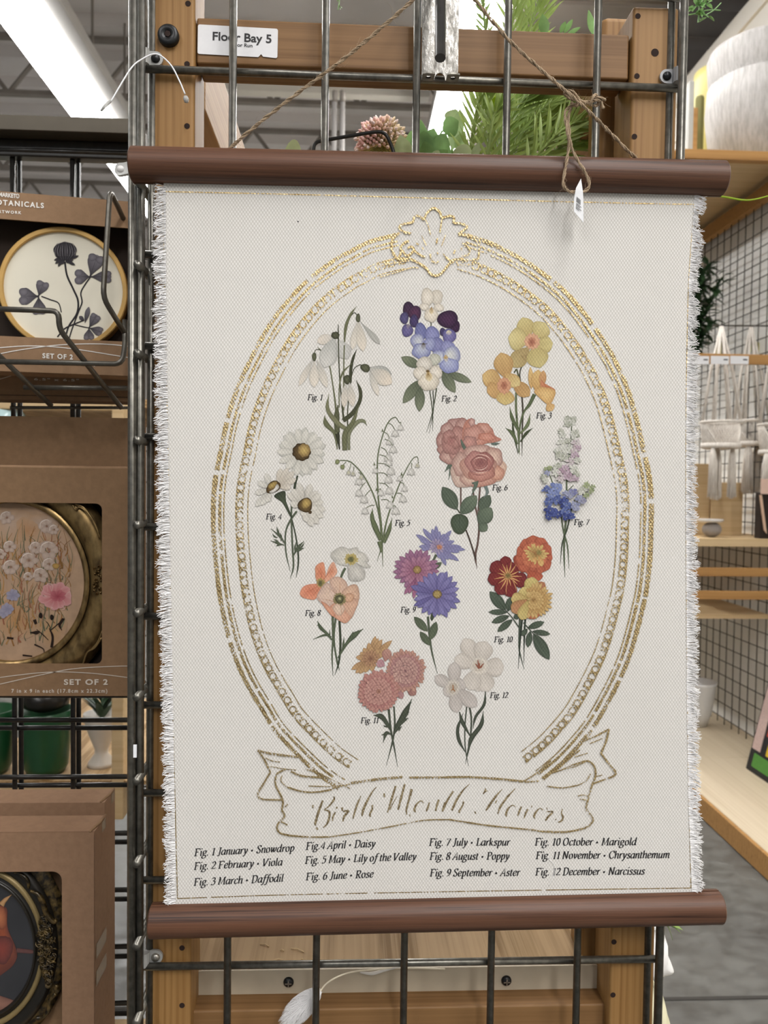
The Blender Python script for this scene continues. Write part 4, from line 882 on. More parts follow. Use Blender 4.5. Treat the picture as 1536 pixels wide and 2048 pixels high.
for t_ in ((430, 470), (450, 440), (470, 500), (490, 470), (440, 520), (500, 520), (520, 450)): A.p((500, 430), t_, 22, '#9c6c6a', '#d3aa98', '#83544e', .7)
mum(A, (300, 600), (190, 172, 150, 128, 104, 80, 56, 32), ('#8f5750', '#93595a', '#8a5654'), ('#c08478', '#c48c7e', '#bb7e76', '#c99486'), '#7c4644', 40, 1.02)
A.b(305, 600, 20, 22, '#8a5a4a', '#b07c66', wob=.2, lobes=7)
A.build('printed_chrysanthemum', 'printed chrysanthemums in dusty pink and tan')

# --- Fig. 12 narcissus
A = Art(690, 1250, 4.5176); J1, J2 = '#4b5344', '#353c31'
A.s([(1270, 595), (1256, 720), (1180, 830), (1155, 938)], [8, 26, 24, 4], J1, J2); A.s([(1100, 735), (1085, 900), (1086, 1100), (1116, 1276)], [11, 11, 10, 3], J1, J2); A.s([(1125, 735), (1142, 850), (1136, 1010)], [16, 15, 14], J1, J2); A.s([(1250, 778), (1230, 900), (1145, 1020), (1117, 1120), (1088, 1255)], [4, 38, 42, 18, 3], J1, J2); A.s([(1068, 798), (1020, 930), (1030, 1040), (1085, 1145)], [4, 28, 30, 8], J1, J2); A.s([(1034, 785), (1062, 880), (1130, 1000)], [10, 34, 12], J1, J2)
P1, P2, PE2 = '#c6beb4', '#d4cbc0', '#a39a90'
for t_, w_ in (((1200, 600), 190), ((1075, 122), 150), ((1270, 148), 180), ((1436, 385), 176), ((1300, 600), 170), ((1120, 585), 170), ((990, 300), 150)): A.p((1205, 375), t_, w_, '#bfb6ab', P2, PE2, .68, rd=.55, ed=.6)
A.b(1215, 372, 82, 82, '#c3b8a8', '#d8cfc2', wob=.06, lobes=9, pw=.8); A.b(1205, 365, 54, 56, '#b3a594', '#cfc4b4', wob=.05, lobes=7)
for t_ in ((1180, 350), (1200, 318), (1215, 345), (1252, 348), (1240, 372)): A.s([(1205, 395), ((1205+t_[0])/2+3, (395+t_[1])/2), t_], [5, 13, 9], '#9c5a40', '#6e3a2a')
for t_, w_ in (((990, 335), 124), ((812, 465), 110), ((895, 625), 104), ((1085, 520), 120), ((1190, 735), 130), ((1010, 790), 124)): A.p((985, 565), t_, w_, '#b3aaa2', '#c6bdb6', '#978f88', .64, rd=.55, ed=.6)
A.b(975, 565, 64, 74, '#b8ad9e', '#cdc4b8', 20, wob=.07, lobes=8, pw=.8); A.b(975, 570, 38, 50, '#a89a86', '#c2b6a6', 20)
for t_ in ((960, 590), (975, 540), (995, 600)): A.s([(978, 580), t_], [10, 8], '#b0743c', '#7d4c2c')
A.build('printed_narcissus', 'printed white narcissus with brown stamens')

lin_art = lin
# ---------------------------------------------------------------- gold foil: oval frame, crest and ribbon
GOLD = Art(0, 0, 1.0, h0=.0002, dl=.000002)
def gs(pts, w_, gaps=0, smooth=True, rough=True):
    P = cat([(x, y, 0) for x, y in pts], 8) if smooth and len(pts) > 2 else [Vector((x, y, 0)) for x, y in pts]
    Q = []; r = GOLD.r
    for a, b_ in zip(P, P[1:]):
        k = max(1, int((b_-a).length/4)); Q += [a.lerp(b_, i/k) for i in range(k)]
    Q.append(P[-1]); seg = []; i = 0
    while i < len(Q):
        L = int(r.uniform(12, 45)) if gaps else len(Q)
        if gaps and r.random() < gaps: seg.append(Q[i:i+L]); i += L+int(r.uniform(1, 3))
        else: seg.append(Q[i:i+L+1]); i += L
    WW_ = w_ if isinstance(w_, (list, tuple)) else [w_, w_]
    tot = len(Q); done = 0
    for sg in seg:
        if len(sg) < 2: continue
        vs = []; fs = []
        for k, p_ in enumerate(sg):
            d = (sg[min(k+1, len(sg)-1)]-sg[max(k-1, 0)]).normalized(); nn = Vector((-d.y, d.x, 0))
            u = min(1, (done+k)/tot)*(len(WW_)-1); j = min(int(u), len(WW_)-2); h = (WW_[j]*(1-u+j)+WW_[j+1]*(u-j))/2*(r.uniform(.82, 1.12) if rough else 1)
            vs += [p_+nn*h, p_-nn*h*r.uniform(.9, 1.1)]
        fs = [(2*k, 2*k+1, 2*k+3, 2*k+2) for k in range(len(sg)-1)]
        GOLD.mb.add([GOLD.P(v) for v in vs], fs); done += len(sg)
    GOLD.lay += 1
LO = [(792, 470), (738.5, 484), (699.5, 503.7), (673, 518), (621, 555.8), (582, 595), (548, 638), (522, 679.5), (499, 724), (483, 757.6), (466, 802), (452, 851), (443, 897), (432, 950), (427, 1000), (427, 1058.6), (431, 1117), (439.5, 1190), (454, 1260.7), (469, 1310.5), (482, 1342.7), (499.6, 1378), (526, 1421.8), (552, 1463), (599, 1512.6), (640, 1550.7), (678, 1577)]
RO = [(935, 472), (970, 483), (1011, 501), (1057.4, 527), (1115, 569.5), (1153, 607.7), (1191.4, 657), (1218.8, 700.7), (1235, 731), (1257, 782.7), (1273.5, 840), (1287, 897.6), (1298, 950), (1303, 1000), (1302, 1058.6), (1300, 1117), (1293, 1181.6), (1284, 1222.6), (1272, 1269.5), (1257.8, 1316), (1243, 1351.5), (1222.6, 1392.5), (1193, 1445), (1164, 1483), (1125, 1525), (1085, 1558)]
def inset(P, d, side, y0=0, y1=9999):
    Q = cat([(x, y, 0) for x, y in P], 8); out = []
    for i, p_ in enumerate(Q):
        t_ = (Q[min(i+1, len(Q)-1)]-Q[max(i-1, 0)]).normalized(); nn = Vector((t_.y, -t_.x, 0))*side
        q_ = p_+nn*d
        out.append((q_.x, q_.y))
    return [q_ for q_ in out if y0 <= q_[1] <= y1]
for P, sd in ((LO, -1), (RO, 1)):
    def I(d, lim=1572): 
        out = inset(P, d, -sd if False else (1 if P is LO else -1), 0, lim)
        return out
    # keep the side that lies inside the oval
    test = inset(P, 50, 1)[60]
    sgn = 1 if abs(test[0]-865) < abs(cat([(x, y, 0) for x, y in P], 8)[60].x-865) else -1
    J = lambda d, lim=1566: inset(P, d, sgn, 0, lim)
    top = [q_ for q_ in J(0, 1590) ]
    gs(top[::4], [8.5, 9, 10, 9, 7.5], .35)
    gs(J(13)[::4], [4, 5, 6, 6, 5], .3); gs(J(21)[::4], 2.6, .4); gs(J(69, 1556)[::4], 2.0, .3)
    gs(J(45, 1560)[::3], 2.0, .1)
    ln = J(53, 1552); acc = 0; last = None
    for a, b_ in zip(ln, ln[1:]):
        acc += math.hypot(b_[0]-a[0], b_[1]-a[1])
        if last is None or acc-last > 15.4:
            last = acc; d = Vector((b_[0]-a[0], b_[1]-a[1])).normalized(); nn = Vector((d.y, -d.x))*sgn
            n0 = GOLD.r.uniform(0, 6.3); full = GOLD.r.random() < .75
            pts = [(a[0]+6.6*math.cos(n0+k/12*6.283*(1 if full else .72)), a[1]+6.6*math.sin(n0+k/12*6.283*(1 if full else .72))) for k in range(13)]
            gs(pts, 2.3, 0, False)
            e = Vector(a)+d*7.7
            gs([(e-nn*8), (e-nn*1.0)], [8.5, 2.0], 0, False); gs([(e+nn*7), (e+nn*3)], [3.5, 1], 0, False)
# crest
Zc = lambda q_: [(760+x/4.2667, 390+y/4.2667) for x, y in q_]
gs(Zc([(268, 330), (205, 315), (168, 280), (190, 250), (278, 230), (292, 185), (330, 178), (375, 205), (395, 160), (455, 112), (510, 145), (530, 190), (590, 178), (632, 192), (632, 235), (700, 245), (745, 272), (700, 310), (668, 335)]), 4.6, .1)
for q_, w_ in (([(385, 200), (410, 260), (432, 340)], 2), ([(530, 190), (512, 320)], 2.6), ([(355, 345), (395, 430)], 1.6), ([(490, 370), (482, 415)], 3), ([(560, 340), (525, 435)], 1.4), ([(165, 320), (110, 375), (100, 440), (110, 490), (150, 545), (175, 500), (180, 440), (215, 405), (250, 392)], 5), ([(190, 470), (225, 515), (265, 500), (290, 460), (265, 440), (235, 455)], 4.5), ([(290, 470), (340, 510), (385, 530)], 4), ([(150, 545), (210, 550), (260, 530)], 4.5), ([(260, 545), (330, 580), (390, 620), (430, 670), (475, 688), (520, 670), (560, 625), (620, 560), (680, 548), (740, 560)], 5), ([(430, 500), (432, 545), (465, 575), (505, 568)], 3.6), ([(560, 530), (600, 560), (625, 580)], 4), ([(700, 405), (740, 430), (765, 470), (750, 510), (700, 525)], 4), ([(800, 370), (840, 400), (855, 450)], 6), ([(790, 550), (835, 545), (845, 490), (850, 440)], 4), ([(670, 335), (760, 345), (850, 370), (1010, 430)], 5.5), ([(700, 450), (690, 470)], 3), ([(640, 470), (630, 500)], 3.2), ([(660, 600), (710, 595)], 3), ([(750, 600), (800, 560)], 3), ([(310, 410), (330, 425)], 3.4), ([(360, 445), (370, 465)], 2), ([(485, 490), (495, 505)], 2.6), ([(540, 500), (560, 530)], 2), ([(925, 455), (935, 475)], 3), ([(690, 640), (770, 665)], 1.6), ([(0, 700), (120, 665), (270, 620), (330, 622)], 2.2), ([(0, 610), (60, 590), (250, 560)], 2)): gs(Zc(q_), w_)
# ribbon
for q_, w_, g_ in (([(702, 1566), (760, 1558), (805, 1554)], 5, .1), ([(818, 1555), (870, 1555), (934, 1554), (1000, 1558), (1046, 1563)], 4.2, .15), ([(1050, 1564), (1078, 1562)], 3.5, .3), ([(700, 1568), (664, 1577)], 3, .5),
    ([(515.7, 1501), (546.5, 1508), (596, 1514)], 4.5, .25), ([(515.7, 1501), (530, 1522), (540.6, 1545)], 4.2, 0), ([(540.6, 1545), (528, 1566), (516, 1586), (518, 1595), (526, 1599)], 4.2, 0), ([(526, 1599), (564, 1600)], 3.4, .3), ([(531, 1516), (545, 1522), (560, 1524)], 2, 0), ([(541, 1533), (570, 1538), (592, 1540)], 2, .3),
    ([(571, 1538), (556, 1546), (551, 1556), (552, 1572), (562, 1592), (566, 1605), (564, 1620), (569, 1632), (558, 1645), (554, 1655), (560, 1666), (579, 1671)], 3.8, .12), ([(575, 1650), (560, 1642)], 3, 0), ([(570, 1614), (576, 1608)], 2, 0), ([(576, 1671), (620, 1674), (659, 1673.7)], 3.4, .25), ([(659, 1673.7), (712, 1665.8), (778, 1653.8), (845, 1641), (898, 1639)], 2.6, .45), ([(898, 1639), (977, 1651), (1057, 1659), (1085, 1663)], 3.2, .4), ([(1085, 1663), (1130, 1664), (1170, 1656), (1184, 1645), (1185.5, 1636), (1174, 1620), (1173.5, 1609), (1179, 1590), (1183.5, 1572.8), (1191, 1553), (1190, 1536), (1183, 1526), (1173.5, 1522), (1158, 1526), (1143, 1531)], 3.8, .15), ([(1143, 1531), (1125, 1539), (1108, 1545)], 2.6, .4),
    ([(581.6, 1543), (605, 1552), (646, 1555)], 4, 0), ([(564, 1551), (562, 1562), (573, 1574)], 2, .5), ([(573, 1574), (605, 1583), (634, 1584), (664, 1579)], 3.4, .2), ([(610, 1538), (646, 1549)], 2.6, 0), ([(617, 1572), (660, 1573), (690, 1570)], 2, .4),
    ([(1164, 1483), (1190, 1473), (1218, 1458.4)], 3.6, .15), ([(1180, 1487), (1205, 1477)], 2.2, .2), ([(1218, 1458.4), (1212, 1484), (1202, 1506.7)], 4.2, 0), ([(1202, 1506.7), (1217, 1526), (1231.4, 1544.8), (1227, 1552), (1216.8, 1556.5)], 4.2, 0), ([(1212, 1558), (1187.5, 1566.8)], 3.4, .4), ([(1176, 1521), (1150, 1533), (1128, 1538)], 2, .5), ([(1192, 1553), (1205, 1550)], 2, 0), ([(1181.6, 1547.7), (1172, 1562), (1158, 1569.7)], 2.4, .2), ([(1158, 1570), (1126, 1575.6), (1094, 1572.6)], 2.6, .4), ([(1150, 1514), (1176, 1506)], 1.8, .4), ([(1160, 1500), (1145, 1512), (1128, 1527), (1108, 1545)], 3.2, .5), ([(1047, 1563), (1075, 1545), (1102, 1521)], 3.4, .1), ([(1177, 1605), (1170, 1600), (1160, 1598)], 2.4, 0), ([(1177, 1592), (1166, 1590), (1156, 1592)], 2.2, 0), ([(600, 1514), (620, 1536), (700, 1577)], 2, .5)): gs(q_, w_, g_)
frame_o = GOLD.mb.build('gold_oval_frame', M['foil'], canvas); frame_o['label'] = 'gold foil oval frame with shell crest and ribbon banner'
# gold hairline border
GOLD = Art(0, 0, 1.0, h0=.0002, dl=.000002)
gs([(325, 383), (600, 389), (1000, 400), (1200, 405), (1389, 409)], 2.4, .1)
gs([(1389, 409), (1378, 556), (1374, 700), (1372, 900), (1373, 1200), (1376, 1500), (1382, 1776)], 1.9, 0); gs([(1382, 1776), (1100, 1780), (800, 1785), (560, 1790), (355, 1797)], 2.0, .25); gs([(355, 1797), (350, 1600), (345, 1400), (341, 1200), (336, 900), (330, 600), (325, 383)], 2.0, 0)
GOLD.mb.build('gold_border_line', M['foil'], canvas)
# script lettering of the ribbon
GOLD = Art(0, 0, 1.0, h0=.0002, dl=.000002)
Zl = lambda q_: [(610+x/5.4857, 1550+y/5.4857) for x, y in q_]
Zr = lambda q_: [(870+x/5.4857, 1550+y/5.4857) for x, y in q_]
for Z, L in ((Zl, (([(195, 280), (150, 400), (115, 520), (112, 558)], [4, 5, 4]), ([(125, 575), (140, 602)], [4, 2]), ([(85, 330), (88, 365)], [4, 1]), ([(315, 235), (320, 265), (265, 340), (215, 380), (260, 395), (270, 440), (245, 530), (200, 578)], [2, 4, 2, 3, 5, 4, 1.5]), ([(335, 405), (310, 450), (300, 505)], [2.5, 4, 2]), ([(345, 350), (352, 368)], [3.5, 3.5]), ([(405, 355), (412, 395)], [4, 2]), ([(420, 400), (475, 395), (430, 455), (415, 510)], [3, 4.5, 4.5, 2]), ([(612, 230), (565, 345), (525, 480)], [2.5, 5, 2]), ([(785, 128), (735, 190), (680, 290), (640, 380), (625, 450)], [1, 3, 5, 5, 3]), ([(738, 330), (738, 370), (712, 430), (718, 460)], [4, 3.5, 4, 2]), ([(868, 200), (872, 245)], [4, 3]), ([(995, 120), (955, 250), (905, 412)], [4, 5, 2]), ([(1010, 230), (960, 320), (930, 380)], [1, 2, 3]), ([(1095, 100), (1060, 230), (1022, 380)], [4, 5, 4]), ([(1170, 155), (1150, 240), (1115, 370), (1115, 435)], [5, 5, 4, 1.5]), ([(1150, 430), (1152, 455)], [2, 1]), ([(1300, 310), (1275, 283), (1225, 320), (1200, 380), (1215, 408)], [1.5, 2, 4, 5, 2]), ([(1365, 300), (1350, 350), (1330, 400)], [2.5, 4.5, 2]), ([(1468, 270), (1445, 340), (1435, 395)], [4, 4, 2.5]), ([(1535, 300), (1505, 400)], [3, 3]))),
             (Zr, (([(45, 270), (20, 340), (5, 395)], [2, 4, 3]), ([(200, 178), (130, 290), (85, 400)], [3.5, 4.5, 2]), ([(380, 98), (310, 165), (240, 270), (185, 388)], [1, 3, 5, 4]), ([(312, 290), (305, 330), (265, 400), (275, 412)], [3.5, 3, 4, 2]), ([(435, 400), (450, 425)], [3, 2]), ([(555, 145), (548, 180), (528, 208)], [2, 4, 1.5]), ([(575, 172), (545, 185)], [2, 3]), ([(738, 155), (670, 230), (600, 330), (558, 390)], [1.2, 4, 5, 2]), ([(678, 278), (662, 310)], [2, 3]), ([(882, 147), (800, 235), (720, 345), (688, 428)], [1.2, 4, 4.5, 1.5]), ([(885, 350), (850, 332), (800, 375), (780, 430), (790, 455)], [1, 2, 4.5, 4.5, 2]), ([(948, 345), (925, 400), (908, 448)], [3, 4.5, 2]), ([(1018, 375), (995, 420), (978, 475)], [4, 4, 1.5]), ([(1060, 335), (1062, 355)], [2, 2]), ([(1185, 385), (1150, 365), (1105, 410), (1088, 450), (1095, 480)], [2.5, 1.5, 4.5, 4.5, 1]), ([(1228, 355), (1232, 380)], [2, 1]), ([(1225, 400), (1290, 405), (1240, 460), (1212, 500)], [1.5, 4.5, 4, 3]), ([(1320, 490), (1330, 485)], [3, 2]), ([(1398, 370), (1388, 420), (1405, 460), (1390, 500), (1350, 520)], [1.5, 2.5, 4, 4, 1.5])))):
    for q_, w_ in L: gs(Z(q_), w_, 0)
GOLD.mb.build('gold_script_title', foil_mat('gold_foil_script', .38), canvas)['label'] = 'gold script reading Birth Month Flowers'

# ---------------------------------------------------------------- italic captions drawn with a broad nib
GL = {
'F': (6, 'l1.6,0 1.6,9;l.2,8.8 5.8,8.8 5.9,7.2;l1.6,4.7 4.4,4.7;l.3,.2 3,.2'), 'a': (5, 'c4.2,5.2 3.2,6 1.6,5.4 .6,3.4 .7,1.2 1.7,.2 3,.9 4.1,3;l4.4,6 4.1,1.2;c4.1,1.2 4.3,.1 5.2,.7'),
'b': (5, 'l.9,9.5 .9,.6;c.9,1 1.8,0 3.2,.4 4.3,2.4 4.1,4.8 3,6 1.8,5.3 .9,3.6'), 'c': (4.2, 'c3.9,4.9 3.2,6 1.8,5.6 .7,3.6 .8,1.4 1.8,.1 3,.4 4,1.5'),
'd': (5.2, 'c4.1,5.2 3.1,6 1.6,5.4 .6,3.4 .7,1.2 1.7,.2 3,.9 4.1,3;l4.4,9.5 4.1,1;c4.1,1 4.3,.1 5.2,.7'), 'e': (4.3, 'c.8,2.9 2.6,3.2 3.8,4.4 3.4,5.8 2.3,6 1,4.6 .7,2.2 1.4,.4 2.7,.2 4,1.5'),
'f': (3.4, 'c4.6,8.9 4,9.6 3,9.2 2.4,7.5 1.6,1 1,-1.8 0,-3 -.9,-2.4;l.6,5.8 3.8,5.8'), 'g': (5, 'c3.8,5.4 2.4,6 1.1,5.2 .8,3.6 1.6,2.5 3,2.7 3.8,3.9 3.8,5.4;l3.6,5.6 4.9,5.8;c1.7,2.5 .9,1.5 1.6,.7 3.6,.2 4.1,-1 3,-2.7 1,-3 -.2,-2 .4,-.6 1.7,.5'),
'h': (5, 'l.9,9.5 .9,0;c.9,3.2 2,5.4 3.3,6 4,5.2 3.9,1.2;c3.9,1.2 4.1,.1 5,.7'), 'i': (2.4, 'l.3,5.3 1.2,6 1.1,1;c1.1,1 1.3,.1 2.1,.7;d1.4,8.6'),
'k': (4.8, 'l.9,9.5 .9,0;c.9,3 2.4,4 3.6,5.8;l1.9,3.4 3.6,.5 4.6,.5'), 'l': (2.3, 'l1.2,9.5 1,1;c1,1 1.2,.1 2,.7'),
'm': (7.6, 'l.3,5.3 1.1,6 1,0;c1,3.2 2.2,5.6 3.2,6 3.8,5 3.7,0;c3.7,3.2 5,5.6 6,6 6.6,5 6.5,1.2;c6.5,1.2 6.7,.1 7.5,.7'), 'n': (5, 'l.3,5.3 1.1,6 1,0;c1,3.2 2.2,5.4 3.3,6 4,5.2 3.9,1.2;c3.9,1.2 4.1,.1 5,.7'),
'o': (4.8, 'c2.6,6 1,5.2 .6,3 1.2,.7 2.3,.1 3.8,1 4.2,3.2 3.6,5.3 2.6,6'), 'p': (5, 'l.3,5.3 1.2,6 1,-3;l.1,-2.9 2.1,-2.9;c1,1 2,0 3.3,.5 4.3,2.6 4.1,4.9 3.1,6 2,5.2 1.1,3.4'),
'r': (3.6, 'l.3,5.3 1.1,6 1,0;c1,3 1.9,5.2 2.9,6 3.6,5.5'), 's': (3.8, 'c3.3,4.9 2.6,6 1.3,5.6 1,4.3 2.2,3.2 3.2,1.9 2.6,.3 1.3,.1 .4,1.2'),
't': (3, 'l1.5,7.8 1.1,1.2;c1.1,1.2 1.4,.1 2.6,.8;l.2,5.8 2.9,5.8'), 'u': (5, 'l.2,5.3 1,6 .9,2;c.9,2 1.1,.2 2.2,.3 3.4,1.6 3.9,3.4;l4.1,6 3.9,1.2;c3.9,1.2 4.1,.1 5,.7'),
'v': (4.6, 'c.2,5.6 1,5.9 1.4,4 1.8,.2;c1.8,.2 3.4,2.4 4,4.6 3.6,6'), 'w': (7, 'c.2,5.6 1,5.9 1.2,4 1.6,.2;c1.6,.2 3,3 3.6,6;l3.6,6 4,.2;c4,.2 5.7,2.4 6.3,4.6 5.9,6'), 'y': (4.6, 'c.2,5.6 1,5.9 1.4,4 2.1,.2;c4,6 3.6,3 2,-.6 .8,-2.8 -.3,-2.6'),
'A': (6.4, 'l.2,0 4.4,9.2 5.2,0;l1.8,3.2 4.9,3.2;l-.5,.2 1.2,.2;l4.2,.2 6.2,.2'), 'C': (6.2, 'c5.8,6.6 5.4,8.6 4,9.2 1.8,8 .6,5 1.2,1.8 3,-.1 4.6,.4 5.7,2'), 'D': (6.8, 'l1.6,0 1.6,9;c.3,8.9 3.6,9 5.6,7.8 6.2,5 5.2,1.6 3.2,0 .3,.1'),
'J': (4, 'l2.9,9 2.6,1;c2.6,1 1.8,-1 .4,-.6;l1.6,8.8 4.3,8.8'), 'L': (5.4, 'l1.6,9 1.6,0;l.5,8.8 3,8.8;l.3,.2 5,.2 5.3,2.2'), 'M': (8.4, 'l1.2,0 1.8,9;l1.8,9 3.8,.6 7,9;l7,9 7,0;l.2,.2 2.2,.2;l6,.2 8.2,.2;l.8,8.8 1.8,8.8;l7,8.8 8.2,8.8'),
'N': (7.2, 'l1.2,0 1.5,9;l1.5,9 5.4,.2;l5.4,.2 6,9;l.3,.2 2.2,.2;l.5,8.8 1.5,8.8;l5,8.8 7,8.8'), 'O': (6.8, 'c3.6,9.2 1.6,8 .7,4.6 1.4,1.2 3,-.1 5.2,1.2 6,4.8 5.2,8 3.6,9.2'), 'P': (5.8, 'l1.6,0 1.6,9;c.3,8.8 3.4,9 5,8.2 5.2,6.2 4,4.7 1.6,4.5;l.3,.2 3,.2'),
'R': (6.4, 'l1.6,0 1.6,9;c.3,8.8 3.4,9 5,8.2 5.2,6.2 4,4.7 1.6,4.5;l.3,.2 3,.2;l3,4.5 5,.2 6.4,.2'), 'S': (5, 'c4.7,7.2 4.2,9 2.4,9 1.2,7.6 1.8,5.6 3.6,4 4.3,2 3.2,.1 1.4,.2 .5,2'), 'V': (6.2, 'l.8,9 2,0;l2,0 5.8,9;l-.2,8.8 2,8.8;l4.8,8.8 6.6,8.8'),
'0': (5, 'c2.7,8.8 1.2,7.4 .8,4.4 1.3,1.2 2.5,0 3.9,1.2 4.3,4.4 3.9,7.6 2.7,8.8'), '1': (4, 'l.8,7.6 2.6,8.8 2.2,0;l1,.2 3.4,.2'), '2': (5, 'c.9,7 1.6,8.6 3.2,8.6 4.1,7 3.4,4.6 .4,.3;l.4,.4 4.4,.4 4.6,1.4'), '3': (5, 'c1,7.4 2,8.8 3.6,8.2 3.8,6.2 1.8,4.7;c1.8,4.7 3.8,4.4 4.2,2.4 3,.2 1.2,0 .4,.8'),
'4': (5, 'l4.6,2.4 .3,2.4 3.8,8.8 3.4,0'), '5': (5, 'l4.6,8.7 1.6,8.7 1.3,5.2;c1.3,5.2 3.2,5.4 4.1,3.6 3.4,.8 1.6,-.1 .4,.6'), '6': (5, 'c4.4,8.8 2.2,7.8 .8,4.4 1,1 2.4,0 4,1.4 4.2,3.8 3,5.2 1.2,4.2'), '7': (5, 'l1,7.4 1.2,8.6 4.6,8.6 1.6,0'),
'8': (5, 'c2.6,4.7 1.2,5.8 1.4,8 2.8,8.8 4.2,7.8 3.9,6 2.4,4.7 .8,3 1,.8 2.4,0 4,.9 4,3 2.6,4.7'), '9': (5, 'c4,4.8 2.6,3.8 1.2,4.8 1,7.4 2.4,8.8 4,7.6 4.2,4.6 3,1.6 .8,0'), '.': (2.2, 'd.8,.5'), '•': (4.4, 'D2,3.4'), ' ': (2.0, '')}
def caption(txt, x0, y0, x1, y1, cap, bold=1.0, mb=None):
    adv = sum(GL[ch][0]+.35 for ch in txt); k = cap/9.0; L = math.hypot(x1-x0, y1-y0); kx = L/(adv+.8)
    ex = ((x1-x0)/L, (y1-y0)/L); x = 0
    def q_(gx, gy): 
        X = (x+gx)*kx+gy*k*.17; Y = -gy*k
        return oc(x0+ex[0]*X-ex[1]*Y*0+0, y0+ex[1]*X+Y, .00022)
    for ch in txt:
        a_, body = GL[ch]
        for st in filter(None, body.split(';')):
            pts = [Vector((*map(float, p_.split(',')), 0)) for p_ in st[1:].split()]
            if st[0] in 'dD':
                r = .75 if st[0] == 'd' else 1.35; c_ = pts[0]
                mb.add([q_(c_.x+r*k/kx*math.cos(j*.785), c_.y+r*math.sin(j*.785)) for j in range(8)], [tuple(range(8))]); continue
            if st[0] == 'c' and len(pts) > 2: pts = cat(pts, 4)
            vs = []
            for j, p_ in enumerate(pts):
                d = (pts[min(j+1, len(pts)-1)]-pts[max(j-1, 0)]); d = Vector((d.x*kx/k, d.y, 0)).normalized()
                wd = (.42+.86*abs(math.sin(math.atan2(d.y, d.x)-.35)))*.62*bold; nn = Vector((-d.y*k/kx, d.x, 0))*wd
                vs += [q_(p_.x+nn.x, p_.y+nn.y), q_(p_.x-nn.x, p_.y-nn.y)]
            mb.add(vs, [(2*j, 2*j+1, 2*j+3, 2*j+2) for j in range(len(pts)-1)])
        x += a_+.35
for col in ((('Fig. 1 January • Snowdrop', 388, 1712.3, 590, 1702.4), ('Fig. 2 February • Viola', 387.3, 1739.7, 566, 1730.6), ('Fig. 3 March • Daffodil', 386.8, 1771.5, 568, 1762.8)),
            (('Fig.4 April • Daisy', 611, 1699.6, 752, 1693.6), ('Fig. 5 May • Lily of the Valley', 609.3, 1727.7, 834, 1719.5), ('Fig. 6 June • Rose', 611, 1760.6, 748, 1754.6)),
            (('Fig. 7 July • Larkspur', 857.6, 1691.5, 1021, 1691), ('Fig. 8 August • Poppy', 858.5, 1719.6, 1020, 1719), ('Fig. 9 September • Aster', 859, 1752.8, 1041, 1751.7)),
            (('Fig. 10 October • Marigold', 1069, 1690.9, 1274, 1690.3), ('Fig. 11 November • Chrysanthemum', 1071, 1718, 1340.4, 1716), ('Fig. 12 December • Narcissus', 1070, 1750.8, 1290.6, 1749))):
    for c_ in col:
        b = MB(); caption(*c_, 14.6, 1.0, b); b.build('caption_text', M['ink'], canvas)['label'] = 'caption reading '+c_[0].replace(' •', ',')
for c_ in (('Fig. 1', 614.7, 800, 646, 800), ('Fig. 2', 882.4, 802.7, 914, 802.5), ('Fig. 3', 1072, 836.5, 1104, 836.5), ('Fig. 4', 531.4, 1038.7, 564, 1038.5), ('Fig. 5', 789.5, 1051.3, 821, 1051), ('Fig. 6', 984, 980.6, 1016, 980.5), ('Fig. 7', 1147.5, 1049.9, 1179, 1049.6), ('Fig. 8', 609.7, 1231.7, 642, 1231), ('Fig. 9', 800.7, 1225, 832, 1224.8), ('Fig. 10', 987.6, 1284.4, 1026, 1284), ('Fig. 11', 721, 1446.3, 758, 1446), ('Fig. 12', 979.5, 1396, 1017, 1395.6)):
    b = MB(); caption(*c_, 11.2, 1.0, b); b.build('figure_number', M['ink'], canvas)
for px, py, r in ((596, 443, 1.6), (1003, 745, .9), (869, 1270, .8), (865, 1312, .8), (1066, 1058, .8)):
    b = MB(); b.add([oc(px+r*math.cos(j), py+r*math.sin(j), .0002) for j in range(6)], [tuple(range(6))]); b.build('ink_speck', M['ink'], canvas)

# ---------------------------------------------------------------- twine that hangs the scroll
def twine(b, pts, r=.0013, tw=300, seed=1, fuzz=1.0, n=10):
    P = cat(pts, n) if len(pts) > 2 else [Vector(pts[0]).lerp(Vector(pts[1]), i/60) for i in range(61)]
    Q = [P[0]]
    for p_ in P[1:]:
        while (p_-Q[-1]).length > .0009: Q.append(Q[-1]+(p_-Q[-1]).normalized()*.0008)
    r_ = random.Random(seed); S_ = [[] for _ in range(7)]; ax = None
    for i, p_ in enumerate(Q):
        d = (Q[min(i+1, len(Q)-1)]-Q[max(i-1, 0)]).normalized()
        a = d.cross(V(0, 1, .001)).normalized(); c_ = d.cross(a); L = i*.0008
        for k in range(7):
            ply = k % 2; th = L*tw+ply*math.pi; c0 = (a*math.cos(th)+c_*math.sin(th))*r*.46
            ph = L*tw*1.9+k*1.9; S_[k].append(p_+c0+(a*math.cos(ph)+c_*math.sin(ph))*r*(.46+.10*math.sin(L*900+k*2)))
        if r_.random() < .65*fuzz:
            th = r_.uniform(0, 6.28); o_ = a*math.cos(th)+c_*math.sin(th); s0 = p_+o_*r*1.1; l_ = r_.expovariate(1/.0022)+.0012
            e1 = s0+(o_*.5+d*r_.uniform(-1, 1))*l_*.5+V(0, 0, r_.uniform(-.3, .3))*l_; e2 = e1+(o_*r_.uniform(-.2, .8)+d*r_.uniform(-.6, 1))*l_*.6
            b.tube(cat([p_+o_*r*.5, s0, e1, e2], 2), [.00010, .00008, .00005], 3, False)
    for k in range(7): b.tube(S_[k], [r*.30 for _ in S_[k]], 5)
yt = YC-.012
K = at(1157, 204, yt-.014)          # the knot
b = MB()
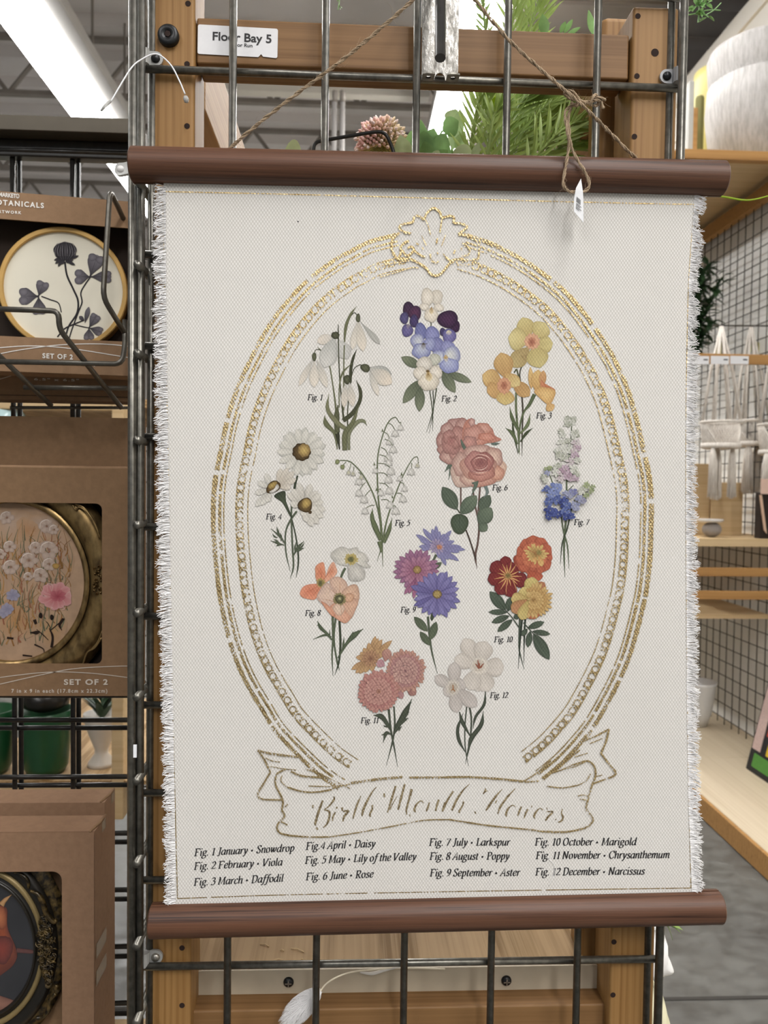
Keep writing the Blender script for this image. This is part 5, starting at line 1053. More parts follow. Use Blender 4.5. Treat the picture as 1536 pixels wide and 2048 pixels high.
twine(b, [at(452, 306, YC+.002), at(470, 287, YC-.004), at(560, 213, YC-.013), at(700, 108, YC-.025), at(822, 4, YC-.036), at(872, -45, -.0625), V(PEG_A.x, -.058, at(880, -60, -.058).z)], seed=1)
twine(b, [V(PEG_A.x, -.058, at(880, -60, -.058).z), at(905, -45, -.06), at(945, -6, -.055), at(1010, 72, YC-.026), at(1085, 142, YC-.02), K, at(1205, 250, YC-.012), at(1252, 298, YC-.006), at(1278, 322, YC+.002)], seed=2)
yk = YC-.018
twine(b, [K+V(-.001, -.001, .001), at(1136, 195, yk), at(1128, 186, yk-.001), at(1140, 183, yk-.003), at(1152, 190, yk-.003), at(1160, 205, yk), at(1152, 212, yk+.001), at(1140, 204, yk)], r=.00118, seed=3)
twine(b, [K, at(1176, 205, yk), at(1190, 200, yk-.001), at(1199, 198, yk-.002), at(1211, 200, yk)], r=.0015, seed=5, fuzz=3)
twine(b, [at(1180, 212, yk), at(1186, 195, yk-.003), at(1192, 190, yk), at(1196, 208, yk+.002), at(1186, 212, yk)], r=.00118, seed=6, fuzz=2)
twine(b, [at(1196, 195, yk), at(1204, 208, yk), at(1207, 219, yk)], r=.00118, seed=7, fuzz=3)
twine(b, [K, at(1140, 214, yk), at(1130, 228, yk), at(1136, 270, yk-.002), at(1137, 300, YC-.0165), at(1129, 345, YC-.0172), at(1127, 370, YC-.0172), at(1137, 383, YC-.0172), at(1150, 383.5, YC-.0172), at(1168, 383, YC-.0178), at(1179, 371, YC-.0178), at(1172, 348, YC-.0175), at(1155, 320, YC-.0172), at(1143, 295, YC-.017), at(1138, 262, yk-.001), at(1137, 232, yk), at(1142, 216, yk)], r=.00118, seed=4)
cordo = b.build('hanging_twine', M['twine'], scroll, smooth=True)
# paper price tag on the twine loop
pt = thing('price_tag', 'small white price tag folded over the twine loop on the scroll', 'tag', at(1159, 440, YC-.019))
f_ = [at(1162, 357, YC-.0205), at(1166, 384, YC-.0195), at(1166.5, 400, YC-.0185), at(1167, 445, YC-.0168), at(1148, 423, YC-.0195), at(1148, 398, YC-.0205), at(1152, 376, YC-.0215)]
b = MB(); b.prism(f_, V(0, .0003, 0)); b.build('paper', M['tag'], pt)
def tp(px, py): return at(px, py, YC-.0222)
b = MB()
T0, Tx, Ty = at(1152, 393, YC-.0200), (at(1164, 403, YC-.0186)-at(1152, 393, YC-.0200)), (at(1150, 421, YC-.0193)-at(1152, 393, YC-.0200))
nrm = Tx.cross(Ty).normalized(); nrm = nrm if nrm.y < 0 else -nrm
def tq(u, v): return T0+Tx*u+Ty*v+nrm*.0006
for i in range(11):
    u0 = .06+i*.065; b.add([tq(u0, 0), tq(u0+.035, 0), tq(u0+.035, .36), tq(u0, .36)], [(0, 1, 2, 3)])
for v, u1 in ((.46, .9), (.56, .7), (.68, .95), (.78, .6)): b.add([tq(.06, v), tq(u1, v), tq(u1, v+.045), tq(.06, v+.045)], [(0, 1, 2, 3)])
b.build('barcode', M['black_ink'], pt)
# clear plastic hook behind the left end of the top rod
yy = YC+.018
ph = thing('plastic_hook', 'clear plastic hook clipped beside the left end of the top rod', 'hook', at(245, 345, yy))
b = MB(); poly = []
for px, py in ((231, 331), (236, 326), (246, 325), (256, 323), (262, 324), (262, 346), (256, 347), (246, 349), (236, 350), (229, 343)): poly.append(at(px, py, yy))
b.prism(cat(poly, 3, True), V(0, .004, 0)); b.build('body', M['clip'], ph, bevel=.0008)
b = MB(); b.lathe([(0, .0012), (.0022, .001), (.003, 0)], at(241, 338, yy-.0002), 14, V(0, -1, 0)); b.build('rivet', M['white'], ph, smooth=True)
pc = thing('wire_tag', 'tiny white plastic tab on the side panel wire at the left of the scroll', 'tag', at(271, 1515, -.006))
b = MB(); p0, p1 = at(267.5, 1514, -.0075), at(274, 1489, -.0075); b.box((p0.x, -.009, p0.z), (p1.x, -.0075, p1.z)); b.build('tab', M['tag'], pc)
# snapped plastic tag fastener over the panel wire
tf = thing('tag_fastener', 'snapped clear plastic tag pin looped over the wire beside the bolt', 'tag fastener', at(282, 150, -.006))
b = MB(); b.tube(cat([at(222, 203, -.016), at(240, 172, -.013), at(262, 137, -.009), at(280, 121, -.0055), at(312, 108, -.004), at(340, 128, -.006), at(358, 160, -.007), at(370, 188, -.008)], 6), .0006, 8); b.build('filament', M['tag'], tf, smooth=True)
b = MB(); b.lathe([(0, -.0028), (.0016, -.0022), (.0023, 0), (.0016, .0026), (0, .0032)], at(372, 198, -.008), 14, V(.1, 0, -1)); b.build('bead', M['clip'], tf, smooth=True)
b = MB(); b.tube([at(202, 222, -.018), at(208, 214, -.0175), at(216, 206, -.0165), at(222, 202, -.016)], [.0008, .0013, .0013, .0008], 10); b.build('barb', M['clip'], tf, smooth=True)

for pts, lab in (([(1098, 1664), (1091, 1684), (1089, 1702), (1098, 1718), (1109, 1730), (1108, 1748), (1098, 1772)], 'long white lint thread lying over the word Fig of the October caption'), ([(507, 1782), (509, 1796), (512, 1808), (515, 1812)], 'short white lint thread on the lower left gold border line')):
    b = MB(); b.tube(cat([oc(x, y, .0006) for x, y in pts], 6), .00018, 5); tag(b.build('lint_thread', M['thread'], None, smooth=True), lab, 'thread')
# ================================================================ left bay: two black grids back to back, boxes of framed art
lin = _lin
YG = .372
def lgrid(Y, pxs, pys, x_right_px, label, top_py, z_bot_py=2300):
    g = thing('wire_grid_panel', label, 'grid panel', at(100, 1900, Y))
    ztop, zbot = zz(100, top_py, Y), .15
    for px in pxs:
        x = px_x(px, 1100, Y); wire(g, V(x, Y, zbot), V(x, Y, ztop), .0033, 'wire', 'black_wire')
    xa, xb = px_x(-160, 1100, Y), px_x(x_right_px, 1100, Y)
    for py in pys:
        z = zz(100, py, Y); wire(g, V(xa, Y-.0066, z), V(xb, Y-.0066, z), .0033, 'wire', 'black_wire')
    return g
hA = [298+113.2*k for k in range(0, 17)]
lgrid(YG, (-208, -90, 28, 146, 264), [1437+113*k for k in range(-10, 8)], 262, 'black wire grid panel on the left behind the boxed art, nearer of a pair', 292)
lgrid(YG+.0135, (-196, -78, 41, 157, 272), [1452.5+114*k for k in range(-10, 8)], 276, 'black wire grid panel on the left behind the boxed art, farther of a pair', 292)
t = thing('upright_post', 'black metal upright at the corner between the two left grid panels', 'post', V(px_x(273, 1100, YG+.02), YG+.03, 0))
b = MB(); xa, xb = px_x(267, 1100, YG+.02), px_x(283, 1100, YG+.02); b.box((xa, YG+.02, 0), (xb, YG+.032, zz(270, 290, YG+.02))); b.build('tube', M['black_wire'], t)
r_ = thing('top_rail', 'flat steel rail with a black channel above the left grid panels', 'rail', at(60, 300, YG))
ya = YG-.012; xa = px_x(-160, 300, ya); xb = px_x(284, 300, ya)
b = MB(); b.box((xa, ya-.02, zz(100, 276, ya)), (xb, ya+.03, zz(100, 246, ya))); M['rail_steel'] = flat('brushed_rail', '#575147', .5, .6, .1, 20); b.build('flat_bar', M['rail_steel'], r_, bevel=.001)
b = MB()
b.box((xa, ya+.004, zz(100, 311, ya)), (xb, ya+.022, zz(100, 277, ya)-.0003)); b.build('channel', M['black_wire'], r_, bevel=.002)

M['disc'] = flat('cream_print_board', '#e9e4d2', .75, 0, .015, 40)
def planeproj(p0, n):
    def f(px, py, off=0.0): return hit(px, py, p0-n*off, n)
    return f
def carton(name, label, o, U, N, wdt, hgt, dep, win=None, group='boxes of framed art', mat='card', lid=False):
    """cardboard box; o = top right front corner, U runs right, N runs into the box; win = (u0,u1,z0,z1,r) in metres from the corner"""
    t_ = thing(name, label, 'box', o-U*(wdt/2)-V(0, 0, hgt)+N*(dep/2), group)
    Z = V(0, 0, 1); k = .0025; b = MB()
    b.obox(o, U, Z, N, (-wdt, 0), (-hgt, 0), (dep-k, dep)); b.obox(o, U, Z, N, (-k, 0), (-hgt, 0), (k, dep-k)); b.obox(o, U, Z, N, (-wdt, -wdt+k), (-hgt, 0), (k, dep-k))
    b.obox(o, U, Z, N, (-wdt+k, -k), (-k, 0), (k, dep-k)); b.obox(o, U, Z, N, (-wdt+k, -k), (-hgt, -hgt+k), (k, dep-k))
    b.build('carton_body', M[mat], t_)
    b = MB()
    if win is None: b.obox(o, U, Z, N, (-wdt, 0), (-hgt, 0), (0, k-.0001))
    else:
        u0, u1, z0, z1, r = win; n = 6; inner = []
        for cx, cz, q in ((u1-r, z1-r, 0), (u0+r, z1-r, 1), (u0+r, z0+r, 2), (u1-r, z0+r, 3)):
            inner += [(cx+r*math.cos((q+i/n)*math.pi/2), cz+r*math.sin((q+i/n)*math.pi/2)) for i in range(n+1)]
        outer = []
        for q, (ux, zx) in enumerate(((0, 0), (-wdt, 0), (-wdt, -hgt), (0, -hgt))):
            for i in range(n+1):
                outer.append((ux, zx))
        m_ = len(inner)
        for d in (0, k-.0001): b.v += [o+U*p_[0]+Z*p_[1]+N*d for p_ in inner+outer]
        for i in range(m_):
            j = (i+1) % m_
            b.f += [(i, j, m_+j, m_+i), (2*m_+i, 3*m_+i, 3*m_+j, 2*m_+j), (i, 2*m_+i, 2*m_+j, j)]
    b.build('front_panel', M[mat], t_)
    if lid:                                       # tuck flaps at the right end of the top
        b = MB(); b.tube([o+U*-.0045+Z*.0006, o+U*-.0005+Z*.0012+N*(dep*.5), o+U*-.001+Z*.0006+N*dep], [.0012, .0016, .0012], 8); b.build('tuck_flap', M['card_d'], t_, smooth=True)
        b = MB(); b.obox(o, U, Z, N, (.0, .0004), (-.012, -.001), (dep*.62, dep*.9)); b.build('tape_tab', M['tape'], t_)
    return t_
M['card_m'] = flat('cardboard_brown', '#8b6e57', .85, 0, .07, 140, .15, .15)
M['tape'] = flat('clear_tape', '#8d7a62', .25, 0, .05, 60)

# --- top box: round clover print, turned a little
th = math.radians(8.5); U1 = V(math.cos(th), math.sin(th), 0); N1_ = V(-math.sin(th), math.cos(th), 0)
o1 = at(272, 404, .268)
pr1 = planeproj(o1, N1_)
hgt1 = (o1-pr1(262, 752)).z
zt1, zb1 = pr1(200, 452).z-o1.z, pr1(200, 681).z-o1.z
c1 = carton('cardboard_box', 'cardboard box with a round clover print on the left, behind the wire shelf', o1, U1, N1_, .262, hgt1, .040, (-.2595, -.0025, zb1, zt1, .002))
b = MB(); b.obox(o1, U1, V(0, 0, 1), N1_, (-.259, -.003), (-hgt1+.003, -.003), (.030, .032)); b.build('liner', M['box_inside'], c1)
pa = planeproj(o1+N1_*.009, N1_)
cc1 = pa(127, 577); R1 = (pa(255, 577)-pa(127, 577)).length
fr1 = thing('framed_print', 'round gold framed print of a dark clover in the left cardboard box', 'framed art', cc1)
def ringf(b, c, U, W, N, prof, n=64, sx=1.0, sy=1.0):
    vs = [c+U*(r*sx*math.cos(2*math.pi*k/n))+W*(r*sy*math.sin(2*math.pi*k/n))+N*d for r, d in prof for k in range(n)]
    b.add(vs, [(i*n+k, i*n+(k+1) % n, (i+1)*n+(k+1) % n, (i+1)*n+k) for i in range(len(prof)-1) for k in range(n)])
ZV = V(0, 0, 1)
b = MB(); ringf(b, cc1, U1, ZV, N1_, [(R1, .018), (R1, .001), (R1*.985, 0), (R1*.93, 0), (R1*.92, .001), (R1*.92, .005)]); b.build('frame_ring', M['gold_paint'], fr1, smooth=False)
b = MB(); n = 64; b.add([cc1+U1*(R1*.925*math.cos(2*math.pi*k/n))+ZV*(R1*.925*math.sin(2*math.pi*k/n))+N1_*.004 for k in range(n)], [tuple(range(n))]); disc = b.build('print_board', M['disc'], fr1)
pd = planeproj(cc1+N1_*.004, N1_)
A = Art(0, 370, 4.359, pd, .0003, .00001)
CL, CL2, CD = '#5d5960', '#77737a', '#343136'
def cst(pts, w_=16, c='#2c292c'): A.s(pts, [w_, w_, w_*.9], c)
cst([(565, 670), (585, 790), (640, 910), (680, 1010), (670, 1120), (600, 1230), (570, 1330)], 16); cst([(790, 800), (740, 870), (705, 940), (715, 1020), (690, 1090), (630, 1250), (605, 1330)], 12); cst([(360, 970), (440, 1000), (510, 1030), (535, 1110)], 10); cst([(500, 1325), (560, 1255), (640, 1215), (730, 1180)], 12); cst([(640, 1215), (720, 1235), (775, 1245)], 9)
def leaflet(c, t_, w_):
    A.p(c, t_, w_, CD, CL2, CD, .72, rd=.6, ed=.5, streak=.12)
    d = Vector((t_[0]-c[0], t_[1]-c[1])); nn = Vector((-d.y, d.x)).normalized()*w_*.25
    for s_ in (1, -1): A.b(t_[0]-d.x*.16+nn.x*s_, t_[1]-d.y*.16+nn.y*s_, w_*.27, w_*.24, CL2, CL, wob=.04)
    A.s([c, (c[0]+d.x*.8, c[1]+d.y*.8)], [4, 2], CD)
for c, L in (((335, 970), (((180, 970), 150), ((380, 845), 110), ((345, 1125), 120))), ((785, 800), (((665, 800), 130), ((850, 610), 140), ((970, 800), 110))), ((775, 1245), (((845, 1130), 90), ((890, 1285), 80), ((775, 1345), 90)))):
    for t_, w_ in L: leaflet(c, t_, w_)
A.p((740, 1200), (775, 1062), 44, CD, CL2, CD, .6); A.p((735, 1180), (690, 1145), 36, CD, CL, CD, .6)
for t_ in ((470, 655), (505, 710), (540, 690), (600, 680), (655, 697), (640, 655), (685, 615), (480, 685)): A.p((570, 640), t_, 26, '#242226', '#3a373c', None, .6, .1)
A.b(567, 575, 98, 78, '#3b383d', '#232125', wob=.03, lobes=9)
for k in range(-7, 8): A.s([(567+k*5, 650), (567+k*13.5, 570), (567+k*10, 490+abs(k)*3)], [5, 13, 3], ('#3a373c', '#4a464c', '#2b292d')[k % 3], '#1b191c')
for k in range(-4, 5): A.s([(567+k*20, 620), (567+k*22, 570), (567+k*15, 500)], [2, 4, 1], '#8d888c')
A.build('clover_drawing', None, disc, 'paint')
d = -N1_*.0006
def ptext(txt, pa_, pb_, size, name, par, proj, mat='white_ink', weight=.02, spacing=1.0, dn=d, xw=True):
    A0, B0 = proj(*pa_), proj(*pb_); dirn = (B0-A0); 
    return sans(txt, A0+dn, dirn, V(0, 0, 1), size, name, M[mat], par, weight, width=dirn.length if xw else None, spacing=spacing)
mpp = .88/F_PX
ptext('MARKET®', (-2, 393), (39, 397), 10.4*mpp*1.1, 'lettering', c1, pr1, weight=.03)
ptext('BOTANICALS', (-18, 408.5), (88, 416.5), 10.5*mpp*1.35, 'lettering', c1, pr1, weight=.03, spacing=1.3)
ptext('ARTWORK', (-10, 425.5), (43, 428.5), 6.4*mpp*1.2, 'lettering', c1, pr1, weight=.03, spacing=1.4)
ptext('SET OF 2', (85, 716), (146, 719), 10*mpp*1.35, 'lettering', c1, pr1, 'white_ink', .03, 1.2)
ptext('6.5" x 6.5" each', (38, 724), (190, 733), 5.5*mpp*1.3, 'lettering', c1, pr1, 'white_ink', .02, 1.2)
def pline(par, proj, pts, wd, dn, mat='white_ink', name='printed_curve'):
    P = cat([proj(x, y)+dn for x, y in pts], 8); b = MB(); vs = []
    for i, p_ in enumerate(P):
        t_ = (P[min(i+1, len(P)-1)]-P[max(i-1, 0)]).normalized(); vs += [p_+V(0, 0, wd/2), p_-V(0, 0, wd/2)]
    b.add(vs, [(2*i, 2*i+1, 2*i+3, 2*i+2) for i in range(len(P)-1)]); return b.build(name, M[mat], par)
pline(c1, pr1, [(-20, 712), (40, 700), (120, 690), (200, 688), (262, 693)], .0009, d); pline(c1, pr1, [(-20, 697), (60, 692), (140, 697), (262, 716)], .0009, d)
# box behind it, seen below the shelf
o1b = at(272, 700, .306); prb = planeproj(o1b, V(0, 1, 0))
c1b = carton('cardboard_box', 'plain cardboard box on the left, behind and below the clover print box', o1b, V(1, 0, 0), V(0, 1, 0), .262, (o1b-at(268, 803, .306)).z, .042, mat='card_d')
ptext('6.5" x 6.5"', (68, 760.5), (158, 763), 5*mpp*1.35, 'lettering', c1b, prb, 'grey_ink', .02, 1.2, dn=V(0, -.0006, 0))
pline(c1b, prb, [(-20, 763), (5, 757), (28, 750)], .0007, V(0, -.0006, 0), 'grey_ink')
pline(c1b, prb, [(0, 790), (130, 792), (268, 795)], .0007, V(0, -.0006, 0), 'box_inside', 'lid_seam')

# --- wire shelf in front of the top boxes
ws = thing('wire_shelf', 'dark wire shelf basket hooked on the left grid under the clover print box', 'shelf', at(150, 800, .3))
def bentwire(pts, nm='wire', r=.0030):
    b = MB(); P = [at(x, y, Y) for x, y, Y in pts]; Q = [P[0]]
    for a, m_, c in zip(P, P[1:], P[2:]):
        k = min(.011, (m_-a).length*.4, (c-m_).length*.4); s_ = m_+(a-m_).normalized()*k; e_ = m_+(c-m_).normalized()*k
        Q += [s_.lerp(m_, u).lerp(m_.lerp(e_, u), u) for u in (0, .25, .5, .75, 1)]
    Q.append(P[-1]); b.tube(Q, r, 10); return b.build(nm, M['grey_wire'], ws, smooth=True)
bentwire([(-60, 616, .185), (117, 622, .185), (119, 659, .187), (243, 816, .262)], 'front_rail'); bentwire([(262, 470, .30), (220, 380, .215), (206, 596, .195), (252, 670, .225)], 'end_wire')
bentwire([(-60, 722, .2), (244, 728, .22), (250, 690, .222), (250, 640, .225)], 'lower_rail'); bentwire([(48, 775, .245), (276, 776.5, .25)], 'lower_rail'); bentwire([(-60, 655, .19), (0, 713, .215), (103, 812, .262)], 'floor_wire')
bentwire([(20, 815, .31), (270, 815.5, .355)], 'hidden_ledge', .002)

# --- middle boxes: oval gilt frames
o2 = at(275, 938, .275); o2b = at(276, 836.5, .312)
pr2 = planeproj(o2, V(0, 1, 0)); XV, YV = V(1, 0, 0), V(0, 1, 0)
h2 = (o2-at(260, 1392, .275)).z
w0, w1, wz0, wz1 = at(-60, 1100, .275).x-o2.x, at(204, 1150, .275).x-o2.x, at(200, 1328, .275).z-o2.z, at(200, 1007, .275).z-o2.z
c2 = carton('cardboard_box', 'cardboard box with a gilt oval frame of meadow flowers in its window', o2, XV, YV, .275, h2, .036, (w0, w1, wz0, wz1, .0075), mat='card_d')
b = MB(); b.tube([o2+XV*-.275+V(0, .003, 0), o2+V(0, .003, 0)], .0028, 8); b.build('folded_edge', M['card'], c2, smooth=True)
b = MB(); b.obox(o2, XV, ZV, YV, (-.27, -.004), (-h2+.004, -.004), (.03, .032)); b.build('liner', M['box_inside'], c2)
c2b = carton('cardboard_box', 'plain cardboard box standing behind the gilt oval frame box', o2b, XV, YV, .275, h2-.002, .038, mat='card_d')
ptext('SET OF 2', (128, 1369), (216, 1369), 11*.94/F_PX*1.36, 'lettering', c2, pr2, 'grey_ink', .03, 1.2, dn=V(0, -.0006, 0))
ptext('7 in x 9 in each (17.8cm x 22.3cm)', (23, 1385), (215, 1385), 7.5*.94/F_PX*1.36, 'lettering', c2, pr2, 'grey_ink', .02, 1.3, dn=V(0, -.0006, 0))
pline(c2, pr2, [(-30, 1373), (0, 1368), (80, 1350), (150, 1337), (240, 1332), (274, 1333)], .0008, V(0, -.0006, 0), 'grey_ink'); pline(c2, pr2, [(-30, 1360), (20, 1352), (100, 1344), (180, 1346), (274, 1357)], .0008, V(0, -.0006, 0), 'grey_ink')
t = NT('antique_gilt'); nz = t.noise(t.coord((1, 1, .5)), 90, 4); t.l(t.ramp(nz, [(.3, lin('#54422a')), (.6, lin('#9a8054'))]), t.b.inputs['Base Color']); t.b.inputs['Metallic'].default_value = .75; t.b.inputs['Roughness'].default_value = .32; M['gilt'] = t.m
t = NT('dark_gilt'); nz = t.noise(t.coord(), 160, 4); t.l(t.ramp(nz, [(.4, lin('#17130e')), (.72, lin('#6e5a33'))]), t.b.inputs['Base Color']); t.b.inputs['Metallic'].default_value = .4; t.b.inputs['Roughness'].default_value = .3; M['dgilt'] = t.m
M['old_gold'] = flat('old_gold_line', '#8f7d55', .4, .4, .12, 40)
M['black_lac'] = flat('black_lacquer', '#1d1a16', .3, .1, .2, 40)
def oval_frame(name, label, pc, prx, pry, Y, prof, mats, back, group=None):
    c = at(*pc, Y); sx = (at(pc[0]+prx, pc[1], Y)-c).length; sy = (at(pc[0], pc[1]+pry, Y)-c).length
    f_ = thing(name, label, 'framed art', c); 
    for (nm, pf), mt in zip(prof, mats):
        b = MB(); ringf(b, c, XV, ZV, YV, pf, 72, sx, sy); b.build(nm, M[mt], f_, smooth=True)
    b = MB(); n = 64; b.add([c+XV*(sx*.985*math.cos(2*math.pi*k/n))+ZV*(sy*.985*math.sin(2*math.pi*k/n))+YV*.004 for k in range(n)], [tuple(range(n))])
    return f_, b.build('painting', back, f_), c, sx, sy
M['oil_ground'] = flat('oil_paint_ground', '#a4876c', .6, 0, .14, 60)
f2, pnt, c_, sx, sy = oval_frame('oval_gilt_frame', 'oval gilt frame with a painting of pale meadow flowers in the middle left box', (20, 1165), 148, 160, .283,
    (('inner_lip', [(.985, .004), (1.0, .0), (1.04, -.001), (1.07, .001)]), ('outer_moulding', [(1.07, .004), (1.12, .001), (1.2, -.003), (1.32, -.001), (1.42, .006), (1.45, .012)])), ('gilt', 'gilt'), M['oil_ground'])
A = Art(0, 960, 4.654, planeproj(c_+YV*.004, YV), .0003, .0000012)
for x, y, rx, ry, c in ((100, 400, 200, 160, '#a5907e'), (420, 420, 160, 120, '#9f8f84'), (250, 470, 110, 120, '#a07a58'), (300, 700, 200, 160, '#a18a78'), (560, 700, 120, 240, '#9c8676'), (150, 1300, 190, 200, '#a37c52'), (480, 1400, 150, 160, '#a5845c'), (60, 900, 120, 200, '#9b836e')): A.b(x, y, rx, ry, c, '#a4876c', wob=.15, pw=.9, edge=1)
for i in range(260):
    x = A.r.uniform(-60, 660); y = A.r.uniform(560, 1560); L = A.r.uniform(60, 240); 
    if ((x-95)/640)**2+((y-955)/690)**2 > .93: continue
    A.s([(x, y), (x+A.r.uniform(-30, 30), y-L*.5), (x+A.r.uniform(-60, 60), y-L)], [A.r.uniform(5, 15), 3], A.r.choice(('#8b6136', '#6a6b52', '#7b5a3c', '#a37c4c', '#5b5f4a', '#8f5a44')))
for x, y, r in ((430, 430, 60), (330, 630, 52), (450, 650, 74), (85, 620, 50), (265, 750, 68), (95, 810, 62), (375, 885, 62), (60, 350, 55), (455, 785, 55), (260, 900, 38), (500, 460, 40), (0, 690, 45)):
    for t_ in ring((x, y), r*.75, r*.7, 6, 0, .2, A.r): A.b(t_[0], t_[1], r*.5, r*.45, '#ad9b8d', '#a08e82', wob=.10, edge=.95)
    A.s([(x-r, y+r*.3), (x-r*.8, y-r*.6), (x, y-r), (x+r*.5, y-r*.8)], [3, 8, 3], '#d2c5ba'); A.b(x+5, y, r*.2, r*.2, '#7a5c4c', '#93796a')
for x, y in ((120, 1075), (40, 1230), (70, 1200)):
    for t_ in ring((x, y), 60, 55, 7, 0, .2, A.r): A.p((x, y), t_, 46, '#7d7a8e', '#918d9c')
for t_ in ring((520, 1080), 150, 125, 11, 0, .12, A.r): A.p((520, 1080), t_, 90, '#a8525a', '#bd8a88', '#c09a96', .7, rd=.5)
for t_ in ring((540, 1080), 75, 60, 9, .4, .2, A.r): A.p((540, 1085), t_, 50, '#8f3f4a', '#ad666c')
for pts in ([(440, 1090), (400, 1075), (470, 1085)], [(445, 1040), (440, 970), (490, 980), (480, 1040)], [(600, 1080), (650, 1040), (660, 1120)], [(470, 1220), (480, 1185), (500, 1200)], [(570, 1160), (600, 1200), (570, 1210)]): A.s(pts, [3, 9, 3], '#c9a39c')
DK = '#241812'
for pts, wd in (([(480, 1560), (490, 1460), (460, 1380)], [26, 22, 10]), ([(470, 1400), (540, 1340), (600, 1290)], [8, 8, 16]), ([(450, 1490), (400, 1440), (340, 1390)], [6, 10, 6]), ([(280, 1420), (340, 1420), (370, 1410)], [10, 34, 10]), ([(590, 1290), (555, 1350), (575, 1400)], [26, 24, 6]), ([(320, 1300), (335, 1340)], [30, 26]), ([(470, 1380), (450, 1340), (430, 1320)], [6, 6, 6]), ([(65, 1468), (125, 1475)], [20, 16]), ([(320, 1530), (400, 1570), (410, 1610)], [14, 10, 6]), ([(210, 1630), (300, 1640)], [14, 12])): A.s(pts, wd, DK, DK)
for x, y in ((378, 1262), (482, 1278)): A.b(x, y, 18, 26, DK, '#120c08')
A.b(520, 800, 34, 26, '#a8864a', '#8f7242'); A.s([(560, 740), (580, 800), (555, 830)], [10, 16, 6], '#7d5a30')
A.build('meadow_painting', None, pnt, 'paint')
# cast ornaments on the gilt frame
for pts in ([(145, 1010), (152, 1020), (158, 1014), (175, 1025), (190, 1048), (200, 1075)], [(150, 1008), (168, 1016), (186, 1042), (198, 1068)], [(165, 1332), (172, 1310), (178, 1302), (190, 1295), (204, 1275)], [(205, 1262), (195, 1285), (182, 1300)]):
    b = MB(); b.tube(cat([at(x, y, .279) for x, y in pts], 5), .0013, 6); b.build('scroll_ornament', M['gilt'], f2, smooth=True)
b = MB(); rr = random.Random(5)
for k in range(26):
    p_ = at(rr.uniform(188, 203), 1133+k*2.2, .2785); b.lathe([(0, -.002), (.0014, -.001), (.0019, 0), (.001, .001)], p_, 8, V(rr.uniform(-.4, .4), -1, rr.uniform(-.4, .4)))
b.build('flower_ornament', M['gilt'], f2, smooth=True)

# --- bottom boxes on the base deck
D3 = .168; o3 = at(188, 1664.5, D3); o4 = at(209, 1605, .243)
h3 = .34
w1 = at(124, 1900, D3).x-o3.x; wz1 = at(100, 1743, D3).z-o3.z
c3 = carton('cardboard_box', 'front cardboard box at bottom left with a dark oval frame in its window', o3, XV, YV, .30, h3, .042, (-.28, w1, -.32, wz1, .010), lid=True, mat='card_m')
b = MB(); b.obox(o3, XV, ZV, YV, (-.295, -.004), (-h3+.004, -.004), (.034, .036)); b.build('liner', M['card_d'], c3)
c4 = carton('cardboard_box', 'cardboard box at bottom left standing behind the one with the dark oval frame', o4, XV, YV, .30, h3, .040, lid=True, mat='card_m')
for z in (.13, .16): 
    b = MB(); b.obox(o3+V(.0004, 0, -z), XV, ZV, YV, (0, .0003), (-.012, .004), (.006, .04)); b.build('tape_strip', M['tape'], c3)
f3, pnt, c_, sx, sy = oval_frame('oval_dark_frame', 'oval black and gold frame with a dark still life in the bottom left box', (-45, 1900), 112, 138, D3+.012,
    (('inner_bead', [(.985, .004), (1.0, .0), (1.03, .0), (1.04, .002)]), ('gold_line', [(1.10, .003), (1.12, .0), (1.17, .0), (1.19, .003)]), ('black_band', [(1.04, .002), (1.06, .003), (1.11, .0035)]), ('outer_moulding', [(1.18, .003), (1.25, .0), (1.36, .001), (1.42, .006), (1.45, .012)])), ('black_lac', 'old_gold', 'black_lac', 'black_lac'), flat('dark_canvas', '#2f3034', .5, 0, .1, 30))
A = Art(0, 1560, 4.1967, planeproj(c_+YV*.004, YV), .0003, .000008)
A.y([(-120, 1060), (20, 1060), (60, 1090), (60, 1180), (70, 1260), (130, 1400), (140, 1500), (60, 1600), (-120, 1650)], '#8a4a34', '#5f3a34', nz=.08, edge=.9); A.b(0, 1160, 60, 100, '#a8694a', '#7a4838', 0, .08); A.b(20, 1420, 90, 120, '#7d3f38', '#5a3836', 0, .08)
A.s([(10, 1050), (40, 1010), (100, 960)], [50, 34, 4], '#b08a62', '#8a6644'); A.s([(140, 1430), (250, 1440), (290, 1445)], [40, 34, 20], '#5f4240'); A.y([(-100, 1800), (60, 1830), (130, 1870), (60, 1930), (-100, 1960)], '#8a6658', '#6f5048'); 
A.build('still_life', None, pnt, 'paint')
YO = D3+.008
def orn(pts, r, nm, mt):
    b = MB(); b.tube(cat([at(x/4.1967, 1560+y/4.1967, YO) for x, y in pts], 6), r, 8); return b.build(nm, M[mt], f3, smooth=True)
orn([(120, 775), (190, 800), (235, 850), (240, 910)], [.001, .0022, .0016], 'scroll_ornament', 'dgilt'); orn([(255, 930), (320, 960), (360, 1030), (390, 1120), (450, 1190), (475, 1175)], [.0012, .003, .0028, .002], 'scroll_ornament', 'dgilt'); orn([(305, 2000), (360, 1990), (410, 1930), (420, 1850), (470, 1790)], [.0022, .0026, .002], 'scroll_ornament', 'dgilt'); orn([(490, 1780), (470, 1750), (480, 1720)], .0022, 'scroll_ornament', 'dgilt')
b = MB()
